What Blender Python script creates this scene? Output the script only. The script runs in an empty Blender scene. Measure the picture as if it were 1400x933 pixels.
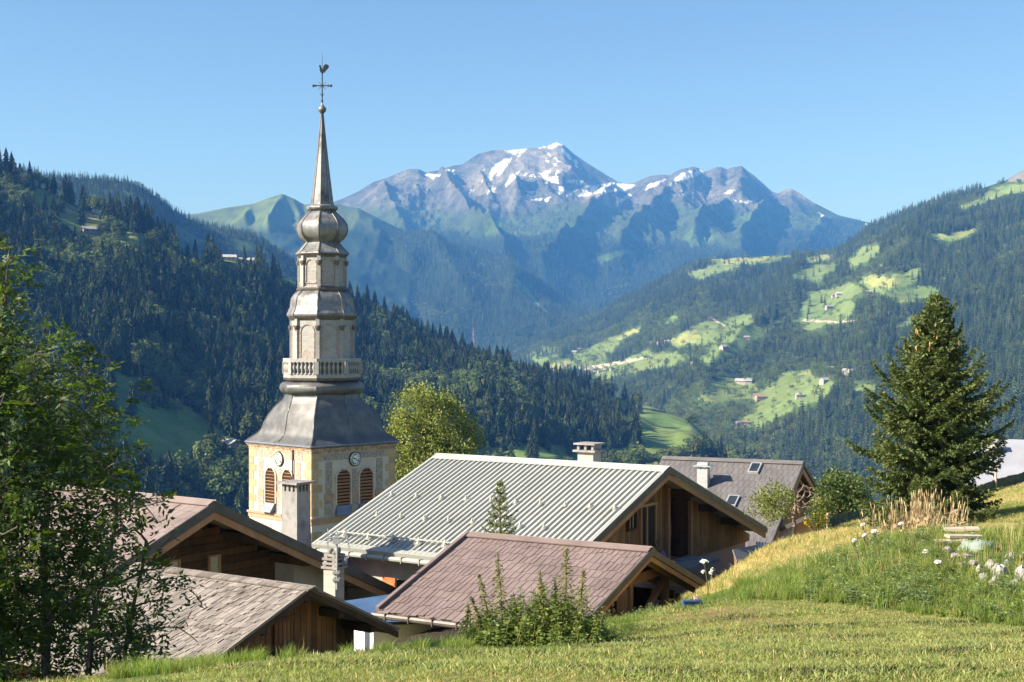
import bpy, math, random
import numpy as np
from mathutils import Vector, Matrix, Euler

SC = bpy.context.scene
COL = SC.collection
F, U0, V0, CZ = 1870.0, 700.0, 466.5, 1.7        # focal length in photo pixels, centre, eye height

# ---------------------------------------------------------------- camera, sky, sun, exposure
cam_data = bpy.data.cameras.new('camera')
cam_data.sensor_width = 36.0
cam_data.lens = 36.0 * F / 1400.0
cam_data.clip_start, cam_data.clip_end = 0.1, 60000.0
camera = bpy.data.objects.new('camera', cam_data)
camera.location = (0, 0, CZ)
camera.rotation_euler = (math.radians(90), 0, 0)
COL.objects.link(camera)
SC.camera = camera

SUN_EL = math.radians(32.0)
SUN_H = Vector((-0.955, -0.297, 0)).normalized()
SUN_DIR = Vector((SUN_H.x * math.cos(SUN_EL), SUN_H.y * math.cos(SUN_EL), math.sin(SUN_EL)))
world = bpy.data.worlds.new('World')
SC.world = world
world.use_nodes = True
wn = world.node_tree
wn.nodes.clear()
sky = wn.nodes.new('ShaderNodeTexSky')
sky.sky_type = 'NISHITA'
sky.sun_disc = False
sky.sun_elevation = SUN_EL
sky.sun_rotation = math.atan2(SUN_DIR.x, SUN_DIR.y)
sky.altitude = 1500.0
sky.air_density = 1.0
sky.dust_density = 3.2
sky.ozone_density = 4.5
bg = wn.nodes.new('ShaderNodeBackground')
bg.inputs['Strength'].default_value = 0.070
wo = wn.nodes.new('ShaderNodeOutputWorld')
wn.links.new(sky.outputs[0], bg.inputs['Color'])
wn.links.new(bg.outputs[0], wo.inputs['Surface'])

sun_data = bpy.data.lights.new('sun', 'SUN')
sun_data.energy = 5.0
sun_data.angle = math.radians(0.53)
sun_data.color = (1.0, 0.96, 0.885)
sun = bpy.data.objects.new('sun', sun_data)
sun.rotation_euler = (-SUN_DIR).to_track_quat('-Z', 'Y').to_euler()
sun.location = (-50, -15, 60)
COL.objects.link(sun)

SC.view_settings.view_transform = 'Standard'
SC.view_settings.look = 'None'
SC.view_settings.gamma = 1.0
SC.view_settings.exposure = 1.3
SC.view_settings.use_curve_mapping = False
SC.render.engine = 'CYCLES'
cy = SC.cycles
cy.max_bounces = 6
cy.diffuse_bounces = 3
cy.glossy_bounces = 2
cy.transmission_bounces = 3
cy.transparent_max_bounces = 8
cy.volume_bounces = 0
cy.use_denoising = True
try:
    cy.denoiser = 'OPENIMAGEDENOISE'
    cy.denoising_prefilter = 'ACCURATE'
except Exception:
    pass
cy.caustics_reflective = False
cy.caustics_refractive = False
cy.sample_clamp_indirect = 6.0

RNG = np.random.default_rng(11)
random.seed(5)

def P(u, v, D):
    """the point that stands D metres ahead of the camera and shows at photo pixel (u, v)"""
    return Vector(((u - U0) / F * D, D, CZ + (V0 - v) / F * D))

def ray(u, v):
    return Vector(((u - U0) / F, 1.0, (V0 - v) / F))

EYE = Vector((0, 0, CZ))

# ---------------------------------------------------------------- numpy noise
def _hash(ix, iy, seed):
    h = (ix.astype(np.int64) * 374761393 + iy.astype(np.int64) * 668265263 + seed * 1442695041) & 0xFFFFFFFF
    h = ((h ^ (h >> 13)) * 1274126177) & 0xFFFFFFFF
    h = h ^ (h >> 16)
    return (h & 0xFFFFFF) / float(0xFFFFFF)

def vnoise(x, y, seed=0):
    x = np.asarray(x, float); y = np.asarray(y, float)
    ix, iy = np.floor(x), np.floor(y)
    fx, fy = x - ix, y - iy
    fx = fx * fx * fx * (fx * (fx * 6 - 15) + 10); fy = fy * fy * fy * (fy * (fy * 6 - 15) + 10)
    a, b = _hash(ix, iy, seed), _hash(ix + 1, iy, seed)
    c, d = _hash(ix, iy + 1, seed), _hash(ix + 1, iy + 1, seed)
    return ((a + (b - a) * fx) * (1 - fy) + (c + (d - c) * fx) * fy) * 2 - 1

def fbm(x, y, octv=5, seed=0, gain=0.5, ridged=False):
    s, amp, tot = 0.0, 1.0, 0.0
    for k in range(octv):
        n = vnoise(x * 2 ** k + 17.3 * k, y * 2 ** k - 9.1 * k, seed + k)
        if ridged:
            n = 1 - 2 * np.abs(n)
        s = s + n * amp; tot += amp; amp *= gain
    return s / tot

def in_poly(u, v, poly):
    inside = np.zeros(u.shape, bool)
    n = len(poly)
    for i in range(n):
        x1, y1 = poly[i]; x2, y2 = poly[(i + 1) % n]
        if y1 == y2:
            continue
        c = ((y1 > v) != (y2 > v)) & (u < (x2 - x1) * (v - y1) / (y2 - y1) + x1)
        inside ^= c
    return inside

def in_polys(u, v, polys, wob=0.0, ws=14.0, seed=3):
    if wob:
        u = u + wob * fbm(u / ws, v / ws, 3, seed); v = v + wob * 0.6 * fbm(u / ws + 40, v / ws, 3, seed + 7)
    m = np.zeros(u.shape, bool)
    for p in polys:
        m |= in_poly(u, v, p)
    return m

# ---------------------------------------------------------------- materials
def new_mat(name):
    m = bpy.data.materials.new(name)
    m.use_nodes = True
    nt = m.node_tree
    b = nt.nodes.get('Principled BSDF')
    return m, nt, b

def node(nt, kind, **kw):
    n = nt.nodes.new(kind)
    for k, v in kw.items():
        setattr(n, k, v)
    return n

def mixc(nt, fac, a, b, mode='MIX'):
    n = nt.nodes.new('ShaderNodeMix'); n.data_type = 'RGBA'; n.blend_type = mode
    for sock, val in ((n.inputs[0], fac), (n.inputs[6], a), (n.inputs[7], b)):
        if hasattr(val, 'links') or isinstance(val, bpy.types.NodeSocket):
            nt.links.new(val, sock)
        elif isinstance(val, (int, float)):
            sock.default_value = val
        else:
            sock.default_value = (*val, 1.0)
    return n.outputs[2]

def maprange(nt, val, a, b, lo=0.0, hi=1.0):
    n = nt.nodes.new('ShaderNodeMapRange'); nt.links.new(val, n.inputs[0])
    for i, x in zip((1, 2, 3, 4), (a, b, lo, hi)):
        n.inputs[i].default_value = x
    return n.outputs[0]

def coords(nt, stretch=(1, 1, 1)):
    tc = nt.nodes.new('ShaderNodeTexCoord')
    mp = nt.nodes.new('ShaderNodeMapping'); mp.inputs['Scale'].default_value = stretch
    nt.links.new(tc.outputs['Object'], mp.inputs[0])
    return mp.outputs[0]

def noise(nt, vec, scale, detail=5, rough=0.6):
    n = nt.nodes.new('ShaderNodeTexNoise')
    n.inputs['Scale'].default_value = scale; n.inputs['Detail'].default_value = detail; n.inputs['Roughness'].default_value = rough
    nt.links.new(vec, n.inputs['Vector'])
    return n.outputs['Fac']

def math_(nt, op, a, b=None):
    n = nt.nodes.new('ShaderNodeMath'); n.operation = op
    for s, v in ((n.inputs[0], a), (n.inputs[1], b)):
        if v is None:
            continue
        if isinstance(v, (int, float)):
            s.default_value = v
        else:
            nt.links.new(v, s)
    return n.outputs[0]

def mat(name, c1, c2=None, scale=3.0, rough=0.8, metal=0.0, bump=0.0, bscale=None, stretch=(1, 1, 1), island=0.0, objrand=0.0,
        stain=None, stain_scale=1.2, stain_lo=0.5, stain_hi=0.7, spec=0.3, detail=6, lo=0.35, hi=0.65, translucent=0.0, rough2=None, hue=0.0):
    """two tones mixed by noise, a stain tone with a shape of its own, per-island / per-object variation, bump"""
    m, nt, b = new_mat(name)
    vec = coords(nt, stretch)
    f = maprange(nt, noise(nt, vec, scale, detail), lo, hi)
    col = mixc(nt, f, c1, c2 or c1)
    if stain is not None:
        vec2 = coords(nt, (1, 1, 1))
        sf = maprange(nt, noise(nt, vec2, stain_scale, 6, 0.65), stain_lo, stain_hi)
        col = mixc(nt, sf, col, stain)
    if island or objrand or hue:
        if island:
            g = nt.nodes.new('ShaderNodeNewGeometry'); r = g.outputs['Random Per Island']
        else:
            oi = nt.nodes.new('ShaderNodeObjectInfo'); r = oi.outputs['Random']
        amt = island or objrand
        hs = nt.nodes.new('ShaderNodeHueSaturation')
        nt.links.new(maprange(nt, r, 0, 1, 1 - amt, 1 + amt), hs.inputs['Value'])
        if hue:
            r2 = math_(nt, 'FRACT', math_(nt, 'MULTIPLY', r, 17.31))
            nt.links.new(maprange(nt, r2, 0, 1, 0.5 - hue, 0.5 + hue), hs.inputs['Hue'])
        nt.links.new(col, hs.inputs['Color']); col = hs.outputs[0]
    nt.links.new(col, b.inputs['Base Color'])
    if rough2 is not None:
        nt.links.new(maprange(nt, f, 0, 1, rough, rough2), b.inputs['Roughness'])
    else:
        b.inputs['Roughness'].default_value = rough
    b.inputs['Metallic'].default_value = metal
    b.inputs['Specular IOR Level'].default_value = spec
    if bump:
        bp = nt.nodes.new('ShaderNodeBump'); bp.inputs['Strength'].default_value = bump; bp.inputs['Distance'].default_value = 0.02
        nt.links.new(noise(nt, vec, bscale or scale * 4, 6, 0.65), bp.inputs['Height'])
        nt.links.new(bp.outputs[0], b.inputs['Normal'])
    if translucent:
        tr = nt.nodes.new('ShaderNodeBsdfTranslucent')
        tcol = mixc(nt, 1.0, col, (1.6, 1.75, 0.55), 'MULTIPLY')
        nt.links.new(tcol, tr.inputs['Color'])
        mx = nt.nodes.new('ShaderNodeMixShader'); mx.inputs[0].default_value = translucent
        out = nt.nodes.get('Material Output')
        nt.links.new(b.outputs[0], mx.inputs[1]); nt.links.new(tr.outputs[0], mx.inputs[2])
        nt.links.new(mx.outputs[0], out.inputs['Surface'])
    return m

# ---------------------------------------------------------------- mesh building
class MB:
    """collects faces, then links them as ONE mesh object"""
    def __init__(s):
        s.v, s.f, s.mi = [], [], []

    def face(s, pts, mi=0):
        n = len(s.v); s.v.extend(tuple(p) for p in pts); s.f.append(tuple(range(n, n + len(pts)))); s.mi.append(mi)

    def raw(s, verts, faces, mi=0):
        n = len(s.v); s.v.extend(tuple(p) for p in verts)
        for f in faces:
            s.f.append(tuple(i + n for i in f)); s.mi.append(mi)

    def box(s, c, size, M=None, mi=0):
        x, y, z = (k / 2 for k in size); c = Vector(c)
        vs = [Vector((a * x, b * y, d * z)) for a in (-1, 1) for b in (-1, 1) for d in (-1, 1)]
        vs = [(M @ p if M is not None else p) + c for p in vs]
        s.raw(vs, [(0, 1, 3, 2), (4, 6, 7, 5), (0, 4, 5, 1), (2, 3, 7, 6), (0, 2, 6, 4), (1, 5, 7, 3)], mi)

    def bar(s, a, b, w, h, up=(0, 0, 1), mi=0):
        """a straight beam from a to b, w wide and h high"""
        a, b, up = Vector(a), Vector(b), Vector(up)
        d = (b - a); L = d.length; d = d / L
        side = d.cross(up)
        if side.length < 1e-5:
            side = d.cross(Vector((1, 0, 0)))
        side.normalize(); u2 = side.cross(d)
        M = Matrix((d, side, u2)).transposed()
        s.box((a + b) / 2, (L, w, h), M, mi)

    def prism(s, poly, vec, mi=0):
        """polygon (3D points in order) extruded by vec"""
        vec = Vector(vec); p = [Vector(q) for q in poly]; n = len(p)
        vs = p + [q + vec for q in p]
        fs = [tuple(range(n))[::-1], tuple(range(n, 2 * n))] + [(i, (i + 1) % n, n + (i + 1) % n, n + i) for i in range(n)]
        s.raw(vs, fs, mi)

    def tube(s, pts, rad, n=6, mi=0, cap=True):
        pts = [Vector(p) for p in pts]
        if isinstance(rad, (int, float)):
            rad = [rad] * len(pts)
        base = len(s.v); ref = Vector((0.3, 0.2, 1)).normalized()
        for i, p in enumerate(pts):
            d = (pts[min(i + 1, len(pts) - 1)] - pts[max(i - 1, 0)])
            d = d.normalized() if d.length > 1e-9 else Vector((0, 0, 1))
            a = d.cross(ref)
            if a.length < 0.05:
                a = d.cross(Vector((1, 0, 0)))
            a.normalize(); b = d.cross(a)
            for k in range(n):
                t = 2 * math.pi * k / n
                s.v.append(tuple(p + (a * math.cos(t) + b * math.sin(t)) * rad[i]))
        for i in range(len(pts) - 1):
            for k in range(n):
                s.f.append((base + i * n + k, base + i * n + (k + 1) % n, base + (i + 1) * n + (k + 1) % n, base + (i + 1) * n + k)); s.mi.append(mi)
        if cap:
            s.f.append(tuple(base + k for k in range(n))[::-1]); s.mi.append(mi)
            e = base + (len(pts) - 1) * n
            s.f.append(tuple(e + k for k in range(n))); s.mi.append(mi)

    def lathe(s, prof, n=16, c=(0, 0, 0), mi=0, rot=0.0):
        """prof: (r, z) rows"""
        base = len(s.v); c = Vector(c)
        for r, z in prof:
            for k in range(n):
                t = rot + 2 * math.pi * k / n
                s.v.append((c.x + r * math.cos(t), c.y + r * math.sin(t), c.z + z))
        for i in range(len(prof) - 1):
            for k in range(n):
                s.f.append((base + i * n + k, base + i * n + (k + 1) % n, base + (i + 1) * n + (k + 1) % n, base + (i + 1) * n + k)); s.mi.append(mi)
        s.f.append(tuple(base + k for k in range(n))[::-1]); s.mi.append(mi)
        e = base + (len(prof) - 1) * n
        s.f.append(tuple(e + k for k in range(n))); s.mi.append(mi)

    def mesh(s, name, mats, smooth=None):
        me = bpy.data.meshes.new(name)
        me.from_pydata(s.v, [], s.f); me.validate(clean_customdata=False)
        for m in (mats if isinstance(mats, (list, tuple)) else [mats]):
            me.materials.append(m)
        if len(me.polygons) == len(s.mi):
            me.polygons.foreach_set('material_index', s.mi)
        if smooth is not None:
            me.polygons.foreach_set('use_smooth', [True] * len(me.polygons))
            if smooth < 179:
                me.set_sharp_from_angle(angle=math.radians(smooth))
        me.update()
        return me

    def build(s, name, mats, parent=None, smooth=None):
        return link(name, s.mesh(name, mats, smooth), parent)

def link(name, data, parent=None):
    o = bpy.data.objects.new(name, data); COL.objects.link(o)
    if parent is not None:
        o.parent = parent
    return o

def np_mesh(name, V, faces, mats, smooth=False, mi=None):
    """mesh from numpy arrays: V (n,3); faces: list of (m,k) index arrays (k = 3 or 4)"""
    me = bpy.data.meshes.new(name)
    V = np.asarray(V, np.float32)
    me.vertices.add(len(V)); me.vertices.foreach_set('co', V.ravel())
    loops = np.concatenate([f.ravel() for f in faces]).astype(np.int32)
    tot = np.concatenate([np.full(len(f), f.shape[1], np.int32) for f in faces])
    st = np.concatenate([[0], np.cumsum(tot)[:-1]]).astype(np.int32)
    me.loops.add(len(loops)); me.loops.foreach_set('vertex_index', loops)
    me.polygons.add(len(tot)); me.polygons.foreach_set('loop_start', st)
    try:
        me.polygons.foreach_set('loop_total', tot)
    except Exception:
        pass
    for m in (mats if isinstance(mats, (list, tuple)) else [mats]):
        me.materials.append(m)
    if mi is not None:
        me.polygons.foreach_set('material_index', np.asarray(mi, np.int32))
    me.polygons.foreach_set('use_smooth', np.full(len(tot), bool(smooth)))
    me.update(calc_edges=True)
    return me

def tag(o, label=None, cat=None, group=None, kind=None):
    for k, v in (('label', label), ('category', cat), ('group', group), ('kind', kind)):
        if v:
            o[k] = v
    return o

def thing(name, label, cat, loc=(0, 0, 0), rz=0.0, group=None):
    o = bpy.data.objects.new(name, None); COL.objects.link(o)
    o.empty_display_size = 0.3
    o.location = loc; o.rotation_euler = (0, 0, rz)
    return tag(o, label, cat, group)

def dup(o, parent=None):
    """copies one object and everything below it"""
    c = o.copy(); COL.objects.link(c)
    c.parent = parent
    for ch in KIDS.get(o.name, ()):
        dup(ch, c)
    return c

KIDS = {}
def part(parent, name, mb, mats, smooth=None, label=None):
    o = mb.build(name, mats, parent, smooth)
    KIDS.setdefault(parent.name, []).append(o)
    if label:
        o['label'] = label
    return o

def part_mesh(parent, name, me, label=None):
    o = link(name, me, parent)
    KIDS.setdefault(parent.name, []).append(o)
    if label:
        o['label'] = label
    return o

# ---------------------------------------------------------------- leaves and scatter
def diamonds(c, d, n, L, W):
    """flat pointed leaves: centre, long axis, normal, length, width (arrays) -> V, quads"""
    d = d / np.linalg.norm(d, axis=1, keepdims=True)
    s = np.cross(d, n); s /= np.linalg.norm(s, axis=1, keepdims=True) + 1e-9
    L = np.broadcast_to(np.asarray(L, float), (len(c),))[:, None]; W = np.broadcast_to(np.asarray(W, float), (len(c),))[:, None]
    a = c - d * L / 2; b = c + s * W / 2 - d * L * 0.08; e = c + d * L / 2; f = c - s * W / 2 - d * L * 0.08
    V = np.stack([a, b, e, f], 1).reshape(-1, 3)
    return V, np.arange(len(V)).reshape(-1, 4)

def rand_dirs(n, rng):
    v = rng.normal(size=(n, 3))
    return v / np.linalg.norm(v, axis=1, keepdims=True)

def gn_scatter(name, protos, pts, rotz, scl, kind, parent=None, tilt=None):
    """one object whose geometry-nodes tree puts copies of unlinked prototype meshes on its points"""
    me = bpy.data.meshes.new(name)
    n = len(pts)
    me.vertices.add(n); me.vertices.foreach_set('co', np.asarray(pts, np.float32).ravel())
    rot = np.zeros((n, 3), np.float32); rot[:, 2] = rotz
    if tilt is not None:
        rot[:, :2] = tilt
    me.attributes.new('rot', 'FLOAT_VECTOR', 'POINT').data.foreach_set('vector', rot.ravel())
    s3 = np.asarray(scl, np.float32)
    if s3.ndim == 1:
        s3 = np.repeat(s3[:, None], 3, 1)
    me.attributes.new('scl', 'FLOAT_VECTOR', 'POINT').data.foreach_set('vector', s3.ravel())
    me.attributes.new('kind', 'INT', 'POINT').data.foreach_set('value', np.asarray(kind, np.int32))
    o = link(name, me, parent)
    ng = bpy.data.node_groups.new(name + '_nodes', 'GeometryNodeTree')
    ng.interface.new_socket('Geometry', in_out='INPUT', socket_type='NodeSocketGeometry')
    ng.interface.new_socket('Geometry', in_out='OUTPUT', socket_type='NodeSocketGeometry')
    gi = ng.nodes.new('NodeGroupInput'); go = ng.nodes.new('NodeGroupOutput')
    jn = ng.nodes.new('GeometryNodeJoinGeometry')
    def attr(nm, t):
        a = ng.nodes.new('GeometryNodeInputNamedAttribute'); a.data_type = t; a.inputs['Name'].default_value = nm
        return a.outputs['Attribute']
    ra, sa, ka = attr('rot', 'FLOAT_VECTOR'), attr('scl', 'FLOAT_VECTOR'), attr('kind', 'INT')
    for i, pr in enumerate(protos):
        oi = ng.nodes.new('GeometryNodeObjectInfo'); oi.inputs['Object'].default_value = pr
        oi.inputs['As Instance'].default_value = True
        cmp_ = ng.nodes.new('FunctionNodeCompare'); cmp_.data_type = 'INT'; cmp_.operation = 'EQUAL'
        ints = [s for s in cmp_.inputs if s.type == 'INT']
        ng.links.new(ka, ints[0]); ints[1].default_value = i
        ip = ng.nodes.new('GeometryNodeInstanceOnPoints')
        ng.links.new(gi.outputs[0], ip.inputs['Points'])
        ng.links.new(cmp_.outputs[0], ip.inputs['Selection'])
        ng.links.new(oi.outputs['Geometry'], ip.inputs['Instance'])
        ng.links.new(ra, ip.inputs['Rotation']); ng.links.new(sa, ip.inputs['Scale'])
        ng.links.new(ip.outputs[0], jn.inputs[0])
    ng.links.new(jn.outputs[0], go.inputs[0])
    md = o.modifiers.new('scatter', 'NODES'); md.node_group = ng
    return o

def proto(name, me):
    return bpy.data.objects.new(name, me)          # a source shape only: never linked to the scene
# ================================================================ GROUND (one sheet: lawn, bank, village slope, valley side)
def uvd(u, v, D):
    p = P(u, v, D); return (p.x, p.y, p.z)

GPTS = [uvd(*q) for q in [
    (700, 933, 6.9), (300, 933, 7.5), (1100, 933, 6.7), (1399, 933, 6.5), (1399, 848, 12), (1200, 836, 13), (1000, 826, 14), (900, 842, 14), (900, 856, 24), (950, 838, 24), (890, 868, 28), (935, 846, 28), (975, 816, 25), (850, 874, 12.4),
    (640, 890, 11), (500, 896, 10.8), (350, 910, 10.5), (200, 935, 10.5), (60, 935, 10.5),
    (1200, 752, 17), (1100, 785, 18), (1000, 808, 19), (930, 838, 18.5), (1399, 738, 18), (1300, 738, 17.5), (1500, 735, 18),
    (1000, 797, 26), (1100, 753, 31), (1180, 722, 36), (1060, 745, 33), (1270, 717, 32), (1390, 686, 40), (1400, 663, 55), (1500, 640, 55), (1300, 702, 45),
    (1150, 760, 24), (1250, 745, 24), (1380, 735, 25), (1060, 800, 18.6),
    (850, 868, 33), (965, 812, 35), (640, 890, 33), (560, 905, 30), (400, 905, 27), (300, 925, 25), (500, 900, 29),
    (980, 806, 48), (930, 820, 46), (800, 900, 47), (500, 860, 46), (1100, 790, 60), (1200, 745, 60), (1380, 690, 72), (1040, 775, 42), (1100, 758, 41), (1180, 732, 50), (1150, 720, 38), (1250, 712, 50), (1330, 684, 52), (1300, 720, 66), (1000, 800, 36), (960, 822, 30)]]
GPTS += [(-8, 43, -10.5), (-20, 42, -12), (-16, 115, -22), (0, 70, -15), (12, 64, -10.5), (22, 68, -9), (34, 72, -7.5), (-14, 24, -7), (-12, 16, -4.6), (-9, 11.5, -2.6),
         (-30, 30, -11), (30, 30, -2.0), (45, 60, -3.5), (0, 150, -30), (-70, 150, -34), (70, 150, -22), (0, 300, -64), (-150, 300, -68), (150, 300, -52), (0, 700, -150),
         (-400, 700, -160), (400, 700, -140), (0, 1500, -330), (-800, 1500, -330), (800, 1500, -330), (0, 2600, -520), (1200, 2600, -520), (-1200, 2600, -520),
         (0, -6, -0.9), (-10, -6, -1.4), (10, -6, -0.4), (0, 0, -0.02), (0, 3.5, -0.03), (-4, 3.5, -0.25), (4, 3.5, 0.15), (-14, 2, -1.5), (16, 2, 0.8), (25, 12, -0.4), (-30, 0, -4), (40, 5, 1.5)]
_gp = np.array(GPTS, float)

def _warp(x, y):
    """metres -> a compressed frame, so that far control points do not stiffen the near ones"""
    r = np.hypot(x, y) + 1e-9
    k = 12 * np.log1p(r / 12) / r
    return np.stack([x * k, y * k], -1)

def _tps(r2):
    return np.where(r2 > 1e-12, 0.5 * r2 * np.log(r2 + 1e-12), 0.0)

GWARP = _warp(_gp[:, 0], _gp[:, 1])
def _zc(x, y, z):
    return z / np.sqrt(1 + (np.hypot(x, y) / 12) ** 2) ** 0.55
GCOUNT = len(GWARP)
_K = _tps(((GWARP[:, None] - GWARP[None]) ** 2).sum(-1)) + np.eye(GCOUNT) * 0.0015
_Pm = np.concatenate([np.ones((GCOUNT, 1)), GWARP], 1)
_A = np.block([[_K, _Pm], [_Pm.T, np.zeros((3, 3))]])
GSOL = np.linalg.solve(_A, np.concatenate([_zc(_gp[:, 0], _gp[:, 1], _gp[:, 2]), np.zeros(3)]))

def ground_z(x, y):
    x = np.asarray(x, float); y = np.asarray(y, float)
    sh = x.shape; x = x.ravel(); y = y.ravel()
    out = np.empty(len(x))
    for i in range(0, len(x), 20000):
        w = _warp(x[i:i + 20000], y[i:i + 20000])
        K = _tps(((w[:, None] - GWARP[None]) ** 2).sum(-1))
        out[i:i + 20000] = K @ GSOL[:GCOUNT] + GSOL[GCOUNT] + w @ GSOL[GCOUNT + 1:]
    r = np.hypot(x, y)
    out = out * np.sqrt(1 + (r / 12) ** 2) ** 0.55
    near = np.exp(-(r / 60) ** 2)
    out = out + near * (0.05 * fbm(x / 2.3, y / 2.3, 3, 5) + 0.015 * fbm(x / 0.5, y / 0.5, 2, 9))
    return out.reshape(sh)

def gz(x, y):
    return float(ground_z(np.array([x]), np.array([y]))[0])

BANK = [(900, 842), (1000, 822), (1100, 822), (1240, 838), (1420, 862), (1520, 850), (1520, 690), (1400, 715), (1300, 715), (1195, 722), (1150, 752), (1060, 792), (985, 806), (930, 830)]
STRIP = [(150, 940), (300, 914), (420, 900), (520, 893), (640, 893), (760, 895), (850, 878), (880, 845), (905, 838), (890, 800), (600, 830), (400, 860), (150, 880)]
DRY = [(960, 830), (1060, 775), (1200, 740), (1420, 735), (1420, 640), (1150, 690), (1040, 735), (985, 790)]

def uv_of(x, y, z):
    y = np.maximum(np.asarray(y, float), 0.3)
    return U0 + F * x / y, V0 - F * (z - CZ) / y

def build_ground():
    ang = np.radians(np.concatenate([np.linspace(-100, -24, 50), np.linspace(-23.8, 23.8, 330), np.linspace(24, 100, 50)]))
    rr = np.concatenate([np.linspace(0.4, 5, 10), 5 * np.exp(np.linspace(0, 1, 300)[1:] * math.log(60 / 5)), 60 * np.exp(np.linspace(0, 1, 70)[1:] * math.log(3200 / 60))])
    A, R = np.meshgrid(ang, rr, indexing='ij')
    X, Y = np.sin(A) * R, np.cos(A) * R
    Z = ground_z(X, Y)
    u, v = uv_of(X, Y, Z)
    na, nr = X.shape
    V = np.stack([X, Y, Z], -1).reshape(-1, 3)
    idx = np.arange(na * nr).reshape(na, nr)
    q = np.stack([idx[:-1, :-1], idx[:-1, 1:], idx[1:, 1:], idx[1:, :-1]], -1).reshape(-1, 4)[:, ::-1]
    m, nt, b = new_mat('meadow_ground')
    vec = coords(nt)
    at = node(nt, 'ShaderNodeAttribute', attribute_name='cover')
    n1 = noise(nt, vec, 1.3, 7, 0.7); n2 = noise(nt, vec, 22.0, 5, 0.7); n3 = noise(nt, vec, 90.0, 3, 0.7)
    c = mixc(nt, maprange(nt, n1, 0.35, 0.65, 0.75, 1.25), (0, 0, 0), at.outputs['Color'])
    hs = nt.nodes.new('ShaderNodeHueSaturation'); nt.links.new(at.outputs['Color'], hs.inputs['Color'])
    nt.links.new(maprange(nt, n2, 0.3, 0.7, 0.55, 1.45), hs.inputs['Value'])
    nt.links.new(maprange(nt, n1, 0.3, 0.7, 0.485, 0.515), hs.inputs['Hue'])
    # clippings and soil show between the blades
    soil = mixc(nt, maprange(nt, n3, 0.52, 0.66), hs.outputs[0], (0.13, 0.095, 0.045))
    nt.links.new(soil, b.inputs['Base Color'])
    b.inputs['Roughness'].default_value = 0.95; b.inputs['Specular IOR Level'].default_value = 0.1
    bp = nt.nodes.new('ShaderNodeBump'); bp.inputs['Strength'].default_value = 0.7; bp.inputs['Distance'].default_value = 0.04
    nt.links.new(n2, bp.inputs['Height']); nt.links.new(bp.outputs[0], b.inputs['Normal'])
    me = np_mesh('ground', V, [q], m, True)
    Rf = R.reshape(-1)
    cover = np.empty((len(V), 4)); cover[:, 3] = 1
    lawn = np.array([0.215, 0.22, 0.07]); dry = np.array([0.32, 0.255, 0.10]); green = np.array([0.095, 0.135, 0.03]); far = np.array([0.07, 0.10, 0.025])
    w = np.clip((0.5 + 0.9 * fbm(V[:, 0] / 1.8, V[:, 1] / 1.1, 4, 31)), 0, 1)[:, None]
    base = lawn * (1 - w * 0.55) + dry * w * 0.55
    mk = in_polys(u.ravel(), v.ravel(), [BANK, STRIP], 6)[:, None]
    base = np.where(mk, green, base)
    bare = np.clip(1 - np.abs((v.ravel() - 842) / 14), 0, 1) * np.clip(1 - np.abs((u.ravel() - 985) / 95), 0, 1)
    bare = np.clip(bare * 2 + 0.5 * fbm(V[:, 0] / 0.6, V[:, 1] / 0.5, 3, 77) - 0.1, 0, 0.85)[:, None]
    base = np.where((Rf[:, None] < 18) & (v.ravel()[:, None] > 825), base * (1 - bare) + np.array([0.22, 0.15, 0.075]) * bare, base)
    md = (Rf > 21) & (V[:, 0] > 2)
    dm = np.clip(0.45 + 0.6 * fbm(V[:, 0] / 5, V[:, 1] / 5, 4, 12), 0, 1)[:, None]
    base = np.where(md[:, None], lawn * 1.2 * (1 - dm) + dry * 1.3 * dm, base)
    base = np.where((Rf > 90)[:, None], far, base)
    # mower furrows in the lawn: soil tone with gap shade painted in
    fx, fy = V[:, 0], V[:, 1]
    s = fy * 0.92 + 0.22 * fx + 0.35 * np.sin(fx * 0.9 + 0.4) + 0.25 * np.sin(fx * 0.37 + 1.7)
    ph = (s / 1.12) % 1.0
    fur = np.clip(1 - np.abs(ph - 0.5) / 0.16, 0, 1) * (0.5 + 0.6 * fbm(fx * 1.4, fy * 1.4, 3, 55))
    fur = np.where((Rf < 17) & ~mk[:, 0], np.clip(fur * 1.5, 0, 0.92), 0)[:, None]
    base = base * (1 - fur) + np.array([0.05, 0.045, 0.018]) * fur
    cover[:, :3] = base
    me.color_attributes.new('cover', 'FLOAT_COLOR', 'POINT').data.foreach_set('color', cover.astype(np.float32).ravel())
    o = link('ground', me); tag(o, kind='structure')
    return o

build_ground()

# ================================================================ HILLS AND MOUNTAINS
def smooth1(a, k):
    if k < 1:
        return a
    ker = np.exp(-np.linspace(-2, 2, 2 * k + 1) ** 2); ker /= ker.sum()
    return np.convolve(np.pad(a, k, mode='edge'), ker, mode='valid')

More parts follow.
